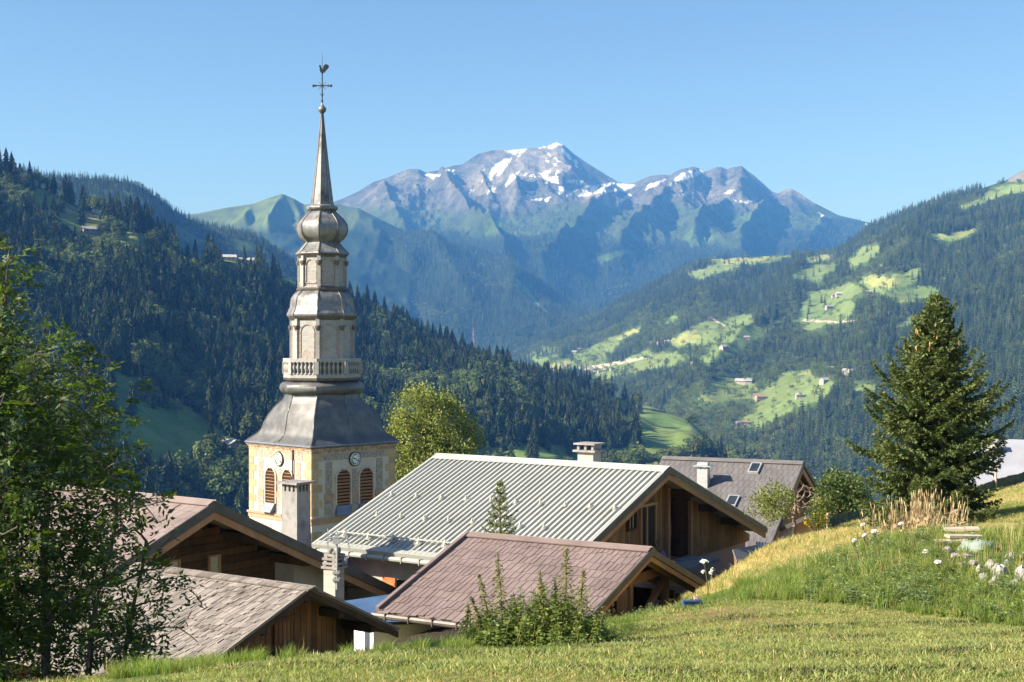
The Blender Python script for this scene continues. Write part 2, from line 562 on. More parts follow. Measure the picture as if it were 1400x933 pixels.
class Hill:
    """a hillside built as real terrain: ridge line and foot line at their own distances, slope between, and a back slope behind the ridge"""
    def __init__(s, keys, nu, nt, pw=1.0, back=600.0, backdrop=350.0, disp=None, sm=3, tmax=1.25, under=160.0, spurs=()):
        k = np.array(keys, float)
        s.U = np.linspace(k[0, 0], k[-1, 0], nu)
        it = [np.interp(s.U, k[:, 0], k[:, j]) for j in range(1, 5)]
        vr, Dr, vf, Df = [smooth1(it[0], sm)] + [smooth1(a, max(sm, nu // 25)) for a in it[1:]]
        s.T = np.concatenate([np.linspace(-1, 0, max(12, nt // 9))[:-1], np.linspace(0, tmax, nt)])
        T = s.T[None, :]; Dr, Df, vr, vf = (a[:, None] for a in (Dr, Df, vr, vf))
        zr = CZ + (V0 - vr) / F * Dr; zf = CZ + (V0 - vf) / F * Df
        tc = np.clip(T, 0, 1)
        Y = Dr + (Df - Dr) * np.clip(T, 0, tmax) - np.minimum(T, 0) * back
        Z = zr + (zf - zr) * tc ** pw + np.minimum(T, 0) * backdrop - np.maximum(T - 1, 0) / (tmax - 1 + 1e-9) * under
        X = (s.U[:, None] - U0) / F * Y
        env = np.clip(np.minimum(T * 6, 1), 0, 1) + 0 * X
        uu, vv = uv_of(X, Y, Z)
        for line, h, w in spurs:
            d2 = np.full(X.shape, 1e9)
            for (a, b), (c, d) in zip(line[:-1], line[1:]):
                L2 = (c - a) ** 2 + (d - b) ** 2
                q = np.clip(((uu - a) * (c - a) + (vv - b) * (d - b)) / L2, 0, 1)
                d2 = np.minimum(d2, (uu - a - q * (c - a)) ** 2 + (vv - b - q * (d - b)) ** 2)
            Z = Z + h * np.exp(-np.sqrt(d2) / w) * np.clip(T * 4.5, 0, 1)
        if disp is not None:
            Z = Z + disp(X, Y, T + 0 * X) * env
        s.X, s.Y, s.Z = X, Y, Z
        s.u, s.v = uv_of(X, Y, Z)

    def mesh(s, name, m, cover):
        nu, nt = s.X.shape
        V = np.stack([s.X, s.Y, s.Z], -1).reshape(-1, 3)
        idx = np.arange(nu * nt).reshape(nu, nt)
        q = np.stack([idx[:-1, :-1], idx[:-1, 1:], idx[1:, 1:], idx[1:, :-1]], -1).reshape(-1, 4)
        me = np_mesh(name, V, [q], m, True)
        c = np.ones((len(V), 4), np.float32); c[:, :3] = cover.reshape(-1, 3)
        me.color_attributes.new('cover', 'FLOAT_COLOR', 'POINT').data.foreach_set('color', c.ravel())
        o = link(name, me); tag(o, kind='structure')
        return o

    def sample(s, n, rng, t0=0.0, t1=1.1):
        """n random surface points, even by area; returns xyz and photo u, v"""
        X, Y, Z = s.X, s.Y, s.Z
        dx = np.hypot(X[1:, :-1] - X[:-1, :-1], Y[1:, :-1] - Y[:-1, :-1]); dy = np.hypot(X[:-1, 1:] - X[:-1, :-1], Y[:-1, 1:] - Y[:-1, :-1])
        A = dx * dy * ((s.T[:-1] >= t0) & (s.T[:-1] <= t1))[None, :]
        cdf = np.cumsum(A.ravel()); pick = np.searchsorted(cdf, rng.random(n) * cdf[-1])
        i, j = np.unravel_index(pick, A.shape)
        a, b = rng.random(n), rng.random(n)
        def bl(G):
            return (G[i, j] * (1 - a) + G[i + 1, j] * a) * (1 - b) + (G[i, j + 1] * (1 - a) + G[i + 1, j + 1] * a) * b
        p = np.stack([bl(X), bl(Y), bl(Z)], -1)
        u, v = uv_of(p[:, 0], p[:, 1], p[:, 2])
        return p, u, v

    def at(s, u, v):
        """the visible surface point at photo pixel (u, v)"""
        i = int(np.clip(np.searchsorted(s.U, u), 1, len(s.U) - 1))
        k0 = np.searchsorted(s.T, 0.0)
        vv = s.v[i, k0:]
        hit = np.nonzero(vv >= v)[0]
        j = (hit[0] if len(hit) else len(vv) - 1) + k0
        y = s.Y[i, j]
        return Vector(((u - U0) / F * y, y, float(s.Z[i, j])))

def land_mat(name, nscale, lo=0.6, hi=1.4, bump=0.0, bdist=10.0, fine=None):
    m, nt, b = new_mat(name)
    vec = coords(nt)
    at = node(nt, 'ShaderNodeAttribute', attribute_name='cover')
    hs = nt.nodes.new('ShaderNodeHueSaturation'); nt.links.new(at.outputs['Color'], hs.inputs['Color'])
    n1 = noise(nt, vec, nscale, 8, 0.68)
    nt.links.new(maprange(nt, n1, 0.3, 0.7, lo, hi), hs.inputs['Value'])
    nt.links.new(hs.outputs[0], b.inputs['Base Color'])
    b.inputs['Roughness'].default_value = 0.95; b.inputs['Specular IOR Level'].default_value = 0.05
    if bump:
        bp = nt.nodes.new('ShaderNodeBump'); bp.inputs['Strength'].default_value = bump; bp.inputs['Distance'].default_value = bdist
        nt.links.new(noise(nt, vec, fine or nscale * 2, 8, 0.7), bp.inputs['Height']); nt.links.new(bp.outputs[0], b.inputs['Normal'])
    return m

FOREST = np.array([0.022, 0.034, 0.013]); GRASS = np.array([0.105, 0.165, 0.045]); DRYG = np.array([0.27, 0.235, 0.095])
ROCK = np.array([0.125, 0.122, 0.112]); SCREE = np.array([0.27, 0.245, 0.21]); ALP = np.array([0.075, 0.10, 0.038]); SNOW = np.array([0.86, 0.88, 0.9])

# ---- valley floor far below, closes every gap between the slopes
vb = MB(); vb.face([(-9900, -3200, -640), (9900, -3200, -640), (9900, 9900, -640), (-9900, 9900, -640)])
tag(vb.build('valley_floor', mat('valley_grass', (0.06, 0.09, 0.025), (0.09, 0.12, 0.035), 0.002)), kind='structure')

# ---- the near wooded hill on the left
L1 = Hill([(-520, 60, 1200, 800, 500), (-200, 165, 1270, 730, 640), (0, 240, 1340, 705, 700), (60, 258, 1360, 703, 720), (110, 284, 1380, 700, 740), (150, 299, 1350, 700, 755),
           (190, 304, 1340, 700, 770), (225, 337, 1370, 698, 785), (265, 352, 1400, 696, 800), (330, 357, 1430, 692, 820), (380, 377, 1450, 690, 845), (430, 397, 1470, 685, 870),
           (500, 425, 1500, 675, 910), (560, 457, 1530, 665, 950), (640, 492, 1570, 655, 990), (700, 511, 1600, 650, 1040), (760, 528, 1650, 648, 1090), (830, 539, 1720, 646, 1140),
           (890, 556, 1690, 650, 1050), (945, 577, 1650, 655, 970), (975, 604, 1620, 662, 940), (1010, 640, 1600, 675, 920), (1100, 690, 1560, 710, 890)],
          560, 230, pw=1.0, back=500, backdrop=260, tmax=1.4, under=150,
          disp=lambda X, Y, T: 30 * fbm(X / 170, Y / 330, 4, 21) + 5 * fbm(X / 45, Y / 45, 3, 22))
L1_MEADOW = [[(28, 250), (66, 262), (100, 280), (140, 298), (152, 314), (138, 328), (110, 322), (84, 306), (46, 284)], [(140, 315), (195, 318), (216, 340), (178, 342)],
             [(232, 318), (262, 326), (300, 340), (352, 346), (352, 362), (286, 355), (244, 336)], [(352, 356), (412, 382), (412, 398), (360, 376)],
             [(150, 502), (190, 522), (232, 545), (262, 560), (300, 585), (335, 608), (352, 640), (300, 655), (240, 640), (190, 630), (150, 600)],
             [(245, 660), (270, 668), (300, 682), (345, 702), (345, 740), (250, 720)],
             [(824, 530), (900, 550), (985, 600), (1000, 700), (620, 700), (640, 612), (737, 606), (800, 614), (874, 610), (876, 588), (850, 560)]]
_mk = in_polys(L1.u, L1.v, L1_MEADOW, 5, 10)
_w = np.clip(0.5 + 0.8 * fbm(L1.X / 60, L1.Y / 60, 4, 4), 0, 1)[..., None]
_cv = np.where(_mk[..., None], GRASS * 1.15 * (1 - _w * 0.5) + DRYG * 0.8 * _w * 0.5, FOREST)
_trk = in_polys(L1.u, L1.v, [[(88, 284), (110, 292), (131, 299), (131, 302), (108, 296), (88, 288)]], 1)
_cv = np.where(_trk[..., None], np.array([0.34, 0.25, 0.15]), _cv)
L1.mesh('wooded_hill', land_mat('hill_cover', 0.06, 0.7, 1.3, 0.3, 2.0), _cv)
nrm = np.cross(np.stack([L1.X[1:, :-1] - L1.X[:-1, :-1], L1.Y[1:, :-1] - L1.Y[:-1, :-1], L1.Z[1:, :-1] - L1.Z[:-1, :-1]], -1),
               np.stack([L1.X[:-1, 1:] - L1.X[:-1, :-1], L1.Y[:-1, 1:] - L1.Y[:-1, :-1], L1.Z[:-1, 1:] - L1.Z[:-1, :-1]], -1))
nrm /= np.linalg.norm(nrm, axis=-1, keepdims=True)
if nrm[..., 2].mean() < 0: nrm = -nrm
print('L1 n.s', (nrm @ np.array(SUN_DIR)).mean(axis=0)[30::40])

# ---- the blue wooded hill behind it
L2 = Hill([(-520, 190, 2500, 520, 1500), (0, 225, 2700, 500, 1700), (70, 243, 2750, 490, 1750), (90, 243, 2780, 490, 1780), (150, 246, 2800, 480, 1800), (185, 251, 2850, 480, 1850), (215, 270, 2900, 475, 1900),
           (240, 290, 2950, 475, 1950), (265, 304, 3000, 475, 2000), (300, 313, 3050, 470, 2050), (345, 321, 3100, 470, 2100), (380, 342, 3150, 470, 2200), (415, 365, 3200, 470, 2300), (470, 400, 3300, 480, 2400), (560, 460, 3400, 500, 2500)],
          240, 120, pw=1.0, back=900, backdrop=500, tmax=1.3, under=260, disp=lambda X, Y, T: 45 * fbm(X / 500, Y / 700, 4, 41))
L2_MEADOW = [[(240, 305), (262, 320), (285, 330), (260, 335), (240, 322)], [(310, 325), (345, 330), (350, 345), (320, 342)]]
_mk = in_polys(L2.u, L2.v, L2_MEADOW, 6, 8)
L2.mesh('middle_hill', land_mat('middle_hill_cover', 0.03, 0.7, 1.3), np.where(_mk[..., None], GRASS * 0.6, FOREST))

# ---- grassy far ridge left of the spire
L3 = Hill([(120, 320, 5200, 470, 3900), (220, 296, 5400, 470, 4000), (270, 292, 5500, 470, 4100), (310, 284, 5600, 470, 4200), (345, 279, 5700, 470, 4200), (370, 270, 5750, 470, 4200), (386, 265, 5800, 470, 4200),
           (402, 272, 5800, 470, 4200), (416, 280, 5800, 470, 4200), (445, 276, 5850, 470, 4300), (490, 285, 5900, 470, 4300), (560, 320, 6000, 480, 4400)],
          200, 110, pw=0.9, back=900, backdrop=500, sm=1, tmax=1.3, under=400, spurs=[([(386, 265), (380, 285), (366, 320)], 60, 6), ([(345, 279), (335, 310)], 50, 7), ([(400, 272), (410, 300)], 40, 6)],
          disp=lambda X, Y, T: 60 * fbm(X / 420, Y / 900, 5, 61, ridged=True))
_g = np.clip((L3.v - 300) / 18 + fbm(L3.X / 200, L3.Y / 300, 4, 62), 0, 1)[..., None]
L3.mesh('far_ridge', land_mat('far_ridge_cover', 0.012, 0.7, 1.35, 0.4, 12), ALP * 1.25 * (1 - _g) + FOREST * 1.2 * _g)

# ---- the main massif with rock, snow and alpine grass
_v480 = 482
L4 = Hill([(q[0], q[1], q[2], _v480, 5600) for q in [
    (120, 345, 7600), (340, 310, 8000), (420, 290, 8200), (470, 271, 8350), (490, 262, 8400), (510, 249, 8500), (530, 243, 8550), (545, 236, 8600), (560, 231, 8650), (572, 231, 8680), (582, 236, 8700), (600, 233, 8750),
    (618, 227, 8800), (632, 225, 8850), (645, 216, 8900), (655, 210, 8950), (672, 206, 9000), (690, 204, 9050), (705, 205, 9080), (720, 203, 9100), (738, 202, 9150), (750, 198, 9180), (762, 195, 9200), (770, 198, 9200),
    (785, 211, 9200), (798, 220, 9200), (815, 231, 9200), (830, 240, 9200), (845, 249, 9200), (860, 252, 9200), (872, 248, 9150), (888, 241, 9100), (902, 239, 9080), (915, 240, 9050), (930, 232, 9000), (948, 228, 9000),
    (957, 231, 9000), (966, 235, 9000), (975, 230, 8980), (985, 228, 8950), (994, 232, 8950), (1002, 229, 8950), (1014, 227, 8950), (1022, 234, 8930), (1032, 241, 8900), (1042, 250, 8900), (1055, 262, 8850), (1064, 265, 8850),
    (1074, 259, 8800), (1082, 258, 8800), (1094, 265, 8780), (1110, 276, 8750), (1128, 285, 8700), (1145, 294, 8650), (1165, 299, 8600), (1185, 304, 8600), (1210, 310, 8600), (1300, 330, 8500), (1600, 350, 8400)]],
    1000, 440, pw=0.8, back=700, backdrop=700, sm=0, tmax=1.25, under=500,
    spurs=[([(764, 195), (772, 225), (782, 255)], 110, 14), ([(640, 220), (662, 246), (690, 272), (706, 290)], 150, 10), ([(700, 205), (708, 222), (716, 238)], 70, 8),
           ([(562, 232), (585, 262), (620, 300), (650, 345), (690, 400)], 170, 22), ([(510, 249), (520, 290), (545, 340), (560, 400)], 120, 22), ([(610, 232), (640, 262), (670, 290)], 70, 9),
           ([(858, 252), (850, 285), (815, 325), (770, 370), (740, 400)], 130, 22), ([(986, 228), (976, 255), (948, 280), (915, 310), (880, 350), (850, 380)], 190, 20), ([(1013, 228), (1024, 255), (1018, 282), (985, 310), (950, 345)], 130, 16),
           ([(1081, 258), (1064, 282), (1040, 310), (1012, 350)], 140, 17), ([(930, 232), (905, 258), (880, 280)], 70, 11), ([(1145, 294), (1120, 330), (1090, 360)], 90, 18), ([(800, 222), (810, 250), (806, 262)], 60, 8),
           ([(740, 280), (780, 310), (812, 330), (850, 345)], 60, 14)],
    disp=lambda X, Y, T: (125 * fbm(X / 1400, Y / 1900, 6, 81, 0.55, ridged=True) + 55 * fbm(X / 320, Y / 420, 6, 82, 0.64, ridged=True)) * np.clip(0.25 + T * 4, 0, 1))
SNOWP = [[(691, 206), (714, 202), (723, 204), (707, 212), (694, 210)], [(734, 202), (762, 194), (769, 199), (752, 203)], [(680, 223), (698, 216), (699, 222), (685, 236), (675, 245), (659, 250), (664, 240)],
         [(747, 207), (768, 222), (759, 220), (749, 212)], [(744, 217), (765, 228), (752, 226)], [(733, 235), (762, 243), (764, 252), (746, 246)], [(773, 249), (797, 246), (795, 255)],
         [(797, 259), (823, 254), (850, 251), (850, 260), (810, 265), (791, 270)], [(714, 262), (733, 261), (731, 267)], [(726, 273), (752, 271), (749, 277)], [(580, 238), (601, 239), (591, 245)],
         [(609, 233), (624, 231), (620, 239)], [(636, 257), (647, 260), (643, 265)], [(800, 255), (839, 249), (868, 253), (854, 261), (818, 264), (800, 269)], [(914, 257), (932, 237), (944, 233), (966, 234), (953, 240), (926, 249)],
         [(875, 263), (887, 252), (912, 244), (890, 257)], [(988, 263), (1008, 257), (1001, 265)], [(1005, 275), (1034, 275), (1020, 279)], [(1118, 290), (1128, 293), (1123, 296)], [(1180, 307), (1194, 308), (1187, 311)],
         [(690, 245), (712, 232), (706, 243), (690, 256)], [(820, 228), (835, 238), (830, 240)], [(840, 275), (860, 266), (866, 268), (848, 278)], [(700, 215), (712, 210), (708, 220)], [(770, 262), (790, 258), (782, 267)]]
nz = fbm(L4.X / 350, L4.Y / 700, 5, 90)
vv = L4.v + 16 * nz + 26 * np.clip((L4.u - 1040) / 160, 0, 1) - 10 * np.clip((620 - L4.u) / 150, 0, 1) * 0
rk = np.clip((292 - vv) / 18, 0, 1)[..., None]; fr = np.clip((vv - 322) / 12, 0, 1)[..., None]
scr = np.clip(fbm(L4.X / 260, L4.Y / 900, 4, 91) * 2.2 + 0.3, 0, 1)[..., None]
_cv = (ROCK * (1 - scr) + SCREE * scr) * rk + (ALP * (1 - 0.5 * scr) + GRASS * 0.55 * 0.5 * scr) * (1 - rk)
L4_PATCH = [[(806, 358), (826, 348), (852, 340), (868, 344), (846, 352), (820, 361)], [(944, 330), (960, 316), (972, 318), (980, 325), (965, 336), (945, 338)], [(934, 325), (952, 305), (985, 292), (960, 320), (944, 334)],
            [(1000, 300), (1030, 290), (1045, 300), (1015, 312)], [(660, 300), (690, 300), (676, 320), (664, 322)]]
_pt = in_polys(L4.u, L4.v, L4_PATCH, 4, 10)[..., None]
fr = np.where(_pt, 0, fr)
_cv = np.where(_pt, GRASS * 0.9, _cv)
_cv = _cv * (1 - fr) + FOREST * fr
_streak = fbm(L4.u / 5 + L4.v / 9, L4.v / 16, 4, 95)
_sn = (in_polys(L4.u, L4.v, SNOWP, 3.4, 6) & (_streak > -0.28)) | ((L4.v > 203) & (_streak > 0.08)) & ((L4.v < 268) & (L4.u > 660) & (L4.u < 965) & (fbm(L4.X / 130, L4.Y / 260, 5, 93) > 0.33))
_cv = np.where(_sn[..., None], SNOW, _cv)
L4.mesh('snowy_mountain', land_mat('mountain_cover', 0.011, 0.45, 1.6, 1.0, 80, 0.014), _cv)

# ---- wooded spur with the ski run, in front of the massif
L4B = Hill([(200, 330, 6200, 484, 4700), (330, 300, 6200, 484, 4700), (400, 297, 6200, 484, 4700), (450, 300, 6200, 484, 4700), (520, 322, 6150, 484, 4700), (575, 328, 6100, 484, 4700), (640, 334, 6000, 484, 4700), (690, 352, 5900, 484, 4650),
            (740, 385, 5800, 484, 4600), (775, 410, 5700, 484, 4600), (800, 425, 5650, 486, 4550), (860, 455, 5600, 490, 4550), (960, 490, 5500, 500, 4500)],
           260, 120, pw=0.9, back=800, backdrop=300, tmax=1.3, under=350, spurs=[([(575, 328), (600, 380), (640, 440)], 90, 26), ([(500, 320), (560, 400)], 60, 26), ([(690, 352), (700, 420)], 60, 20)],
           disp=lambda X, Y, T: 90 * fbm(X / 700, Y / 1100, 5, 101, ridged=True))
SKI = [[(488, 312), (498, 307), (501, 325), (522, 337), (521, 376), (514, 408), (496, 408), (496, 373), (511, 366), (509, 341), (492, 325)], [(700, 380), (706, 378), (735, 410), (752, 428), (742, 424), (715, 398)]]
_mk = in_polys(L4B.u, L4B.v, SKI, 3, 9)
L4B.mesh('wooded_spur', land_mat('spur_cover', 0.02, 0.7, 1.3), np.where(_mk[..., None], GRASS * 1.0 + 0.03, FOREST))

# ---- the right valley side with its meadows
L5 = Hill([(600, 500, 5200, 520, 4900), (690, 479, 4900, 500, 4300), (740, 462, 4750, 508, 3700), (800, 437, 4600, 530, 3000), (850, 412, 4450, 560, 2600), (900, 386, 4350, 590, 2300), (940, 364, 4250, 615, 2100), (975, 354, 4200, 630, 2000),
           (1060, 350, 4150, 650, 1800), (1110, 348, 4100, 655, 1700), (1145, 345, 4050, 660, 1650), (1165, 330, 4000, 662, 1620), (1188, 312, 3950, 664, 1600), (1215, 300, 3900, 666, 1550), (1240, 290, 3850, 668, 1500), (1300, 270, 3700, 670, 1450),
           (1345, 257, 3600, 672, 1400), (1375, 247, 3560, 674, 1380), (1392, 236, 3540, 675, 1360), (1420, 226, 3500, 675, 1340), (1500, 215, 3300, 680, 1200), (1900, 150, 2700, 700, 900)],
          620, 330, pw=1.0, back=900, backdrop=300, tmax=1.25, under=250, sm=2,
          spurs=[([(1145, 345), (1080, 420), (1010, 500), (960, 560)], 60, 34), ([(1300, 270), (1240, 380), (1180, 500)], 50, 40), ([(1060, 350), (980, 400), (900, 450)], 45, 30)],
          disp=lambda X, Y, T: 55 * fbm(X / 420, Y / 620, 5, 121) + 10 * fbm(X / 90, Y / 90, 3, 122))
L5_MEADOW = [[(722, 485), (744, 477), (765, 477), (760, 484), (741, 497), (728, 492)], [(747, 500), (789, 484), (818, 471), (873, 446), (874, 453), (847, 467), (825, 493), (789, 502), (757, 507)],
             [(808, 513), (841, 497), (879, 481), (888, 484), (879, 493), (902, 484), (931, 484), (892, 495), (860, 508), (821, 520)], [(915, 466), (956, 444), (976, 437), (990, 444), (982, 458), (969, 473), (953, 468), (927, 473)],
             [(992, 436), (1014, 432), (1037, 431), (1021, 446), (1001, 445)], [(918, 495), (956, 477), (947, 487), (927, 497)], [(950, 495), (988, 474), (1021, 461), (1033, 452), (1042, 455), (1014, 476), (979, 492)],
             [(907, 440), (927, 429), (926, 434), (911, 441)], [(953, 547), (979, 526), (992, 516), (1005, 516), (1001, 526), (988, 540), (972, 553)], [(1006, 577), (1027, 567), (1037, 569), (1017, 581)],
             [(1083, 378), (1116, 365), (1150, 358), (1135, 371), (1116, 384)], [(1174, 384), (1212, 363), (1193, 378), (1228, 376), (1258, 366), (1258, 378), (1239, 388), (1216, 399), (1197, 400), (1185, 391)],
             [(1096, 448), (1162, 411), (1166, 428), (1154, 438), (1127, 444), (1112, 452)], [(1000, 471), (1023, 457), (1066, 436), (1077, 434), (1058, 449), (1023, 468), (1000, 479)], [(1220, 448), (1247, 436), (1265, 428), (1265, 434), (1231, 449)],
             [(1035, 540), (1073, 513), (1104, 507), (1112, 517), (1143, 521), (1116, 548), (1089, 553), (1062, 569), (1035, 557)], [(1166, 525), (1200, 523), (1197, 533), (1170, 533)], [(1270, 317), (1293, 322), (1337, 312), (1334, 319), (1297, 330), (1278, 327)],
             [(972, 353), (1025, 353), (1064, 348), (1088, 350), (1050, 359), (986, 363)], [(1100, 352), (1140, 348), (1136, 356), (1110, 358)], [(1306, 285), (1345, 268), (1372, 255), (1405, 250), (1410, 262), (1370, 266), (1320, 286)],
             [(1178, 340), (1200, 335), (1195, 350), (1165, 366), (1160, 358)],
             [(845, 500), (905, 484), (950, 486), (915, 500), (870, 509)], [(975, 446), (1000, 452), (1042, 447), (1022, 470), (985, 479), (965, 474)], [(1006, 582), (1035, 556), (1062, 567), (1040, 583)], [(1000, 520), (1035, 526), (1032, 543), (1000, 546), (975, 549)],
             [(1108, 402), (1165, 388), (1182, 400), (1142, 416), (1106, 440), (1084, 441)], [(760, 492), (800, 488), (806, 496), (770, 504)], [(1205, 402), (1260, 394), (1290, 400), (1240, 412)], [(940, 372), (985, 362), (1010, 366), (960, 380)]]
L5_DRY = [[(1180, 384), (1212, 364), (1200, 380), (1240, 381), (1215, 396), (1190, 392)], [(1270, 317), (1337, 312), (1330, 322), (1285, 326)], [(916, 466), (950, 450), (960, 462), (930, 474)], [(982, 353), (1060, 349), (1040, 359), (988, 362)], [(747, 500), (775, 491), (782, 500), (757, 507)],
          [(1093, 512), (1106, 506), (1110, 515), (1098, 515)], [(1100, 352), (1140, 348), (1136, 354), (1110, 356)], [(845, 462), (874, 446), (874, 453), (850, 465)]]
def grow_poly(p, k, dv=0.0):
    a = np.array(p, float); c = a.mean(0)
    d = a - c; L = np.linalg.norm(d, axis=1, keepdims=True) + 1e-6
    return [tuple(q) for q in c + d * (1 + k / L)]
L5_HALO = [grow_poly(p, 9.0) for p in L5_MEADOW] + [[(900, 560), (980, 505), (1060, 480), (1110, 500), (1040, 590), (960, 620)], [(1060, 420), (1160, 380), (1230, 400), (1180, 470), (1080, 480)], [(800, 470), (880, 430), (960, 400), (1000, 430), (900, 470)], [(1180, 330), (1240, 310), (1250, 350), (1180, 380)]]
L5_MEADOW = [grow_poly(p, 2.6) for p in L5_MEADOW]
_mk = in_polys(L5.u, L5.v, L5_MEADOW, 7, 8)
_hl = in_polys(L5.u, L5.v, L5_HALO, 12, 16)
_dr = in_polys(L5.u, L5.v, L5_DRY, 5, 9)
_w = np.clip(0.45 + 0.7 * fbm(L5.X / 150, L5.Y / 150, 4, 7), 0, 1)[..., None]
_cv = np.where(_mk[..., None], (GRASS + 0.012) * 0.98 * (1 - 0.25 * _w) + DRYG * 0.22 * _w, np.where(_hl[..., None], FOREST * 1.0 + GRASS * 0.3, FOREST))
_cv = np.where((_mk & _dr)[..., None], (DRYG + GRASS) * 0.62, _cv)
_rock = (L5.v < 249) & (L5.u > 1378)
_cv = np.where(_rock[..., None], ROCK * 1.2, _cv)
_road = in_polys(L5.u, L5.v, [[(975, 436), (990, 444), (992, 447), (975, 439)], [(1096, 437), (1150, 440), (1175, 437), (1175, 439), (1150, 442), (1096, 440)], [(790, 504), (880, 488), (885, 490), (800, 508)]], 1)
_cv = np.where(_road[..., None], np.array([0.4, 0.36, 0.29]), _cv)
L5.mesh('valley_side', land_mat('valley_cover', 0.02, 0.72, 1.28, 0.2, 4), _cv)

# ================================================================ TREES OF THE HILLS
def tree_mat(name, c1, c2, rnd=0.4, hue=0.02, translucent=0.0):
    return mat(name, c1, c2, 3.0, 0.9, objrand=rnd, hue=hue, spec=0.1, translucent=translucent)

M_CONIFER = tree_mat('spruce_green', (0.023, 0.035, 0.014), (0.054, 0.070, 0.026), 0.65, 0.025)
M_BROAD = tree_mat('beech_green', (0.075, 0.106, 0.034), (0.13, 0.158, 0.055), 0.4, 0.02, 0.2)
M_TRUNK = mat('bark', (0.10, 0.075, 0.055), (0.17, 0.14, 0.11), 9, 0.95, bump=0.5, stretch=(1, 1, 0.3))

def conifer_mesh(name, seed, tiers, spikes, wid, mats, trunk=True):
    """unit-height spruce: jagged drooping tiers around a tapered trunk"""
    r = np.random.default_rng(seed); V, T = [], []
    lean = r.normal(0, 0.012, 2)
    for i in range(tiers):
        f = i / (tiers - 1)
        z = 0.07 + 0.86 * f ** 0.92
        R = wid * (1 - f) ** 0.8 * (0.85 + 0.3 * r.random()) + 0.012
        top = min(1.0, z + 0.13 * (1 - 0.45 * f))
        b = len(V); V.append((lean[0] * top, lean[1] * top, top)); n = spikes * 2
        a0 = r.random() * 6.28
        for k in range(n):
            a = a0 + 2 * math.pi * k / n + r.normal(0, 0.1)
            q = R * ((0.82 + 0.45 * r.random()) if k % 2 == 0 else (0.34 + 0.2 * r.random()))
            V.append((q * math.cos(a) + lean[0] * z, q * math.sin(a) + lean[1] * z, z - (0.05 * (1 - f) + 0.01) * (1.0 if k % 2 == 0 else 0.2) + r.normal(0, 0.008)))
        T += [(b, b + 1 + k, b + 1 + (k + 1) % n) for k in range(n)]
    V.append((lean[0], lean[1], 1.0))
    nf = len(T)
    if trunk:
        b = len(V)
        for z, R in ((-0.04, 0.016), (0.5, 0.008)):
            for k in range(4):
                V.append((R * math.cos(k * 1.57), R * math.sin(k * 1.57), z))
        for k in range(4):
            k2 = (k + 1) % 4
            T += [(b + k, b + k2, b + 4 + k2), (b + k, b + 4 + k2, b + 4 + k)]
    return np_mesh(name, np.array(V), [np.array(T)], mats, False, [0] * nf + [1] * (len(T) - nf))

def broad_mesh(name, seed, clumps, per, mats, tall=1.0):
    """unit-height broadleaf tree: leaf clumps spread through an uneven crown over a forked trunk"""
    r = np.random.default_rng(seed)
    d = rand_dirs(clumps, r); d[:, 2] = np.abs(d[:, 2]) * 1.0 - 0.35 * (r.random(clumps) < 0.4)
    lump = 0.8 + 0.25 * np.sin(3 * np.arctan2(d[:, 1], d[:, 0]) + seed) + r.normal(0, 0.09, clumps)
    rad = (0.55 + 0.45 * r.random(clumps) ** 0.5) * lump
    C = d * rad[:, None] * np.array([0.34, 0.34, 0.44 * tall]) + np.array([0, 0, 0.55])
    cc = np.repeat(C, per, 0) + r.normal(0, 0.045, (clumps * per, 3))
    nn = rand_dirs(len(cc), r) * 0.8 + np.repeat(d, per, 0) * 0.7; dd = np.cross(nn, rand_dirs(len(cc), r))
    V, Q = diamonds(cc, dd, nn, 0.085 * (0.7 + 0.6 * r.random(len(cc))), 0.06)
    mb = MB()
    mb.tube([(0, 0, -0.04), (0.005, 0, 0.15), (0.0, 0.01, 0.35), (0.02, 0.01, 0.6)], [0.025, 0.018, 0.014, 0.005], 5)
    for k in range(5):
        a = k * 1.26 + seed
        mb.tube([(0, 0, 0.2 + 0.05 * k), (0.12 * math.cos(a), 0.12 * math.sin(a), 0.4 + 0.05 * k), (0.2 * math.cos(a), 0.2 * math.sin(a), 0.55 + 0.04 * k)], [0.012, 0.007, 0.003], 4)
    tv = np.array(mb.v); tf = [f for f in mb.f if len(f) == 4]; tq = np.array(tf) + len(V)
    return np_mesh(name, np.concatenate([V, tv]), [Q, tq], mats, False, [0] * len(Q) + [1] * len(tq))

CON_HI = [conifer_mesh('spruce', 100 + k, 15, 9, w, [M_CONIFER, M_TRUNK]) for k, w in enumerate((0.205, 0.175, 0.235, 0.155))]
CON_LO = [conifer_mesh('far_spruce', 200 + k, 7, 5, w, [M_CONIFER, M_TRUNK], False) for k, w in enumerate((0.19, 0.15, 0.22))]
BRO_HI = [broad_mesh('beech', 300 + k, 90, 9, [M_BROAD, M_TRUNK], t) for k, t in enumerate((1.0, 1.05, 0.9))]
BRO_LO = [broad_mesh('far_beech', 400 + k, 34, 4, [M_BROAD, M_TRUNK]) for k in range(2)]
PR_HI = [proto('source_' + m.name, m) for m in CON_HI + BRO_HI]
PR_LO = [proto('source_' + m.name, m) for m in CON_LO + BRO_LO]

def thin(p, cell):
    """at most one tree in each cell of a jittered grid"""
    k = np.floor(p[:, :2] / cell).astype(np.int64); key = k[:, 0] * 1000003 + k[:, 1]
    _, i = np.unique(key, return_index=True)
    return np.sort(i)

def single_tree(name, label, cat, group, me, loc, h, wd, rng):
    o = link(name, me); o.location = loc; o.rotation_euler = (0, 0, rng.random() * 6.28); o.scale = (h * wd, h * wd, h)
    return tag(o, label, cat, group)

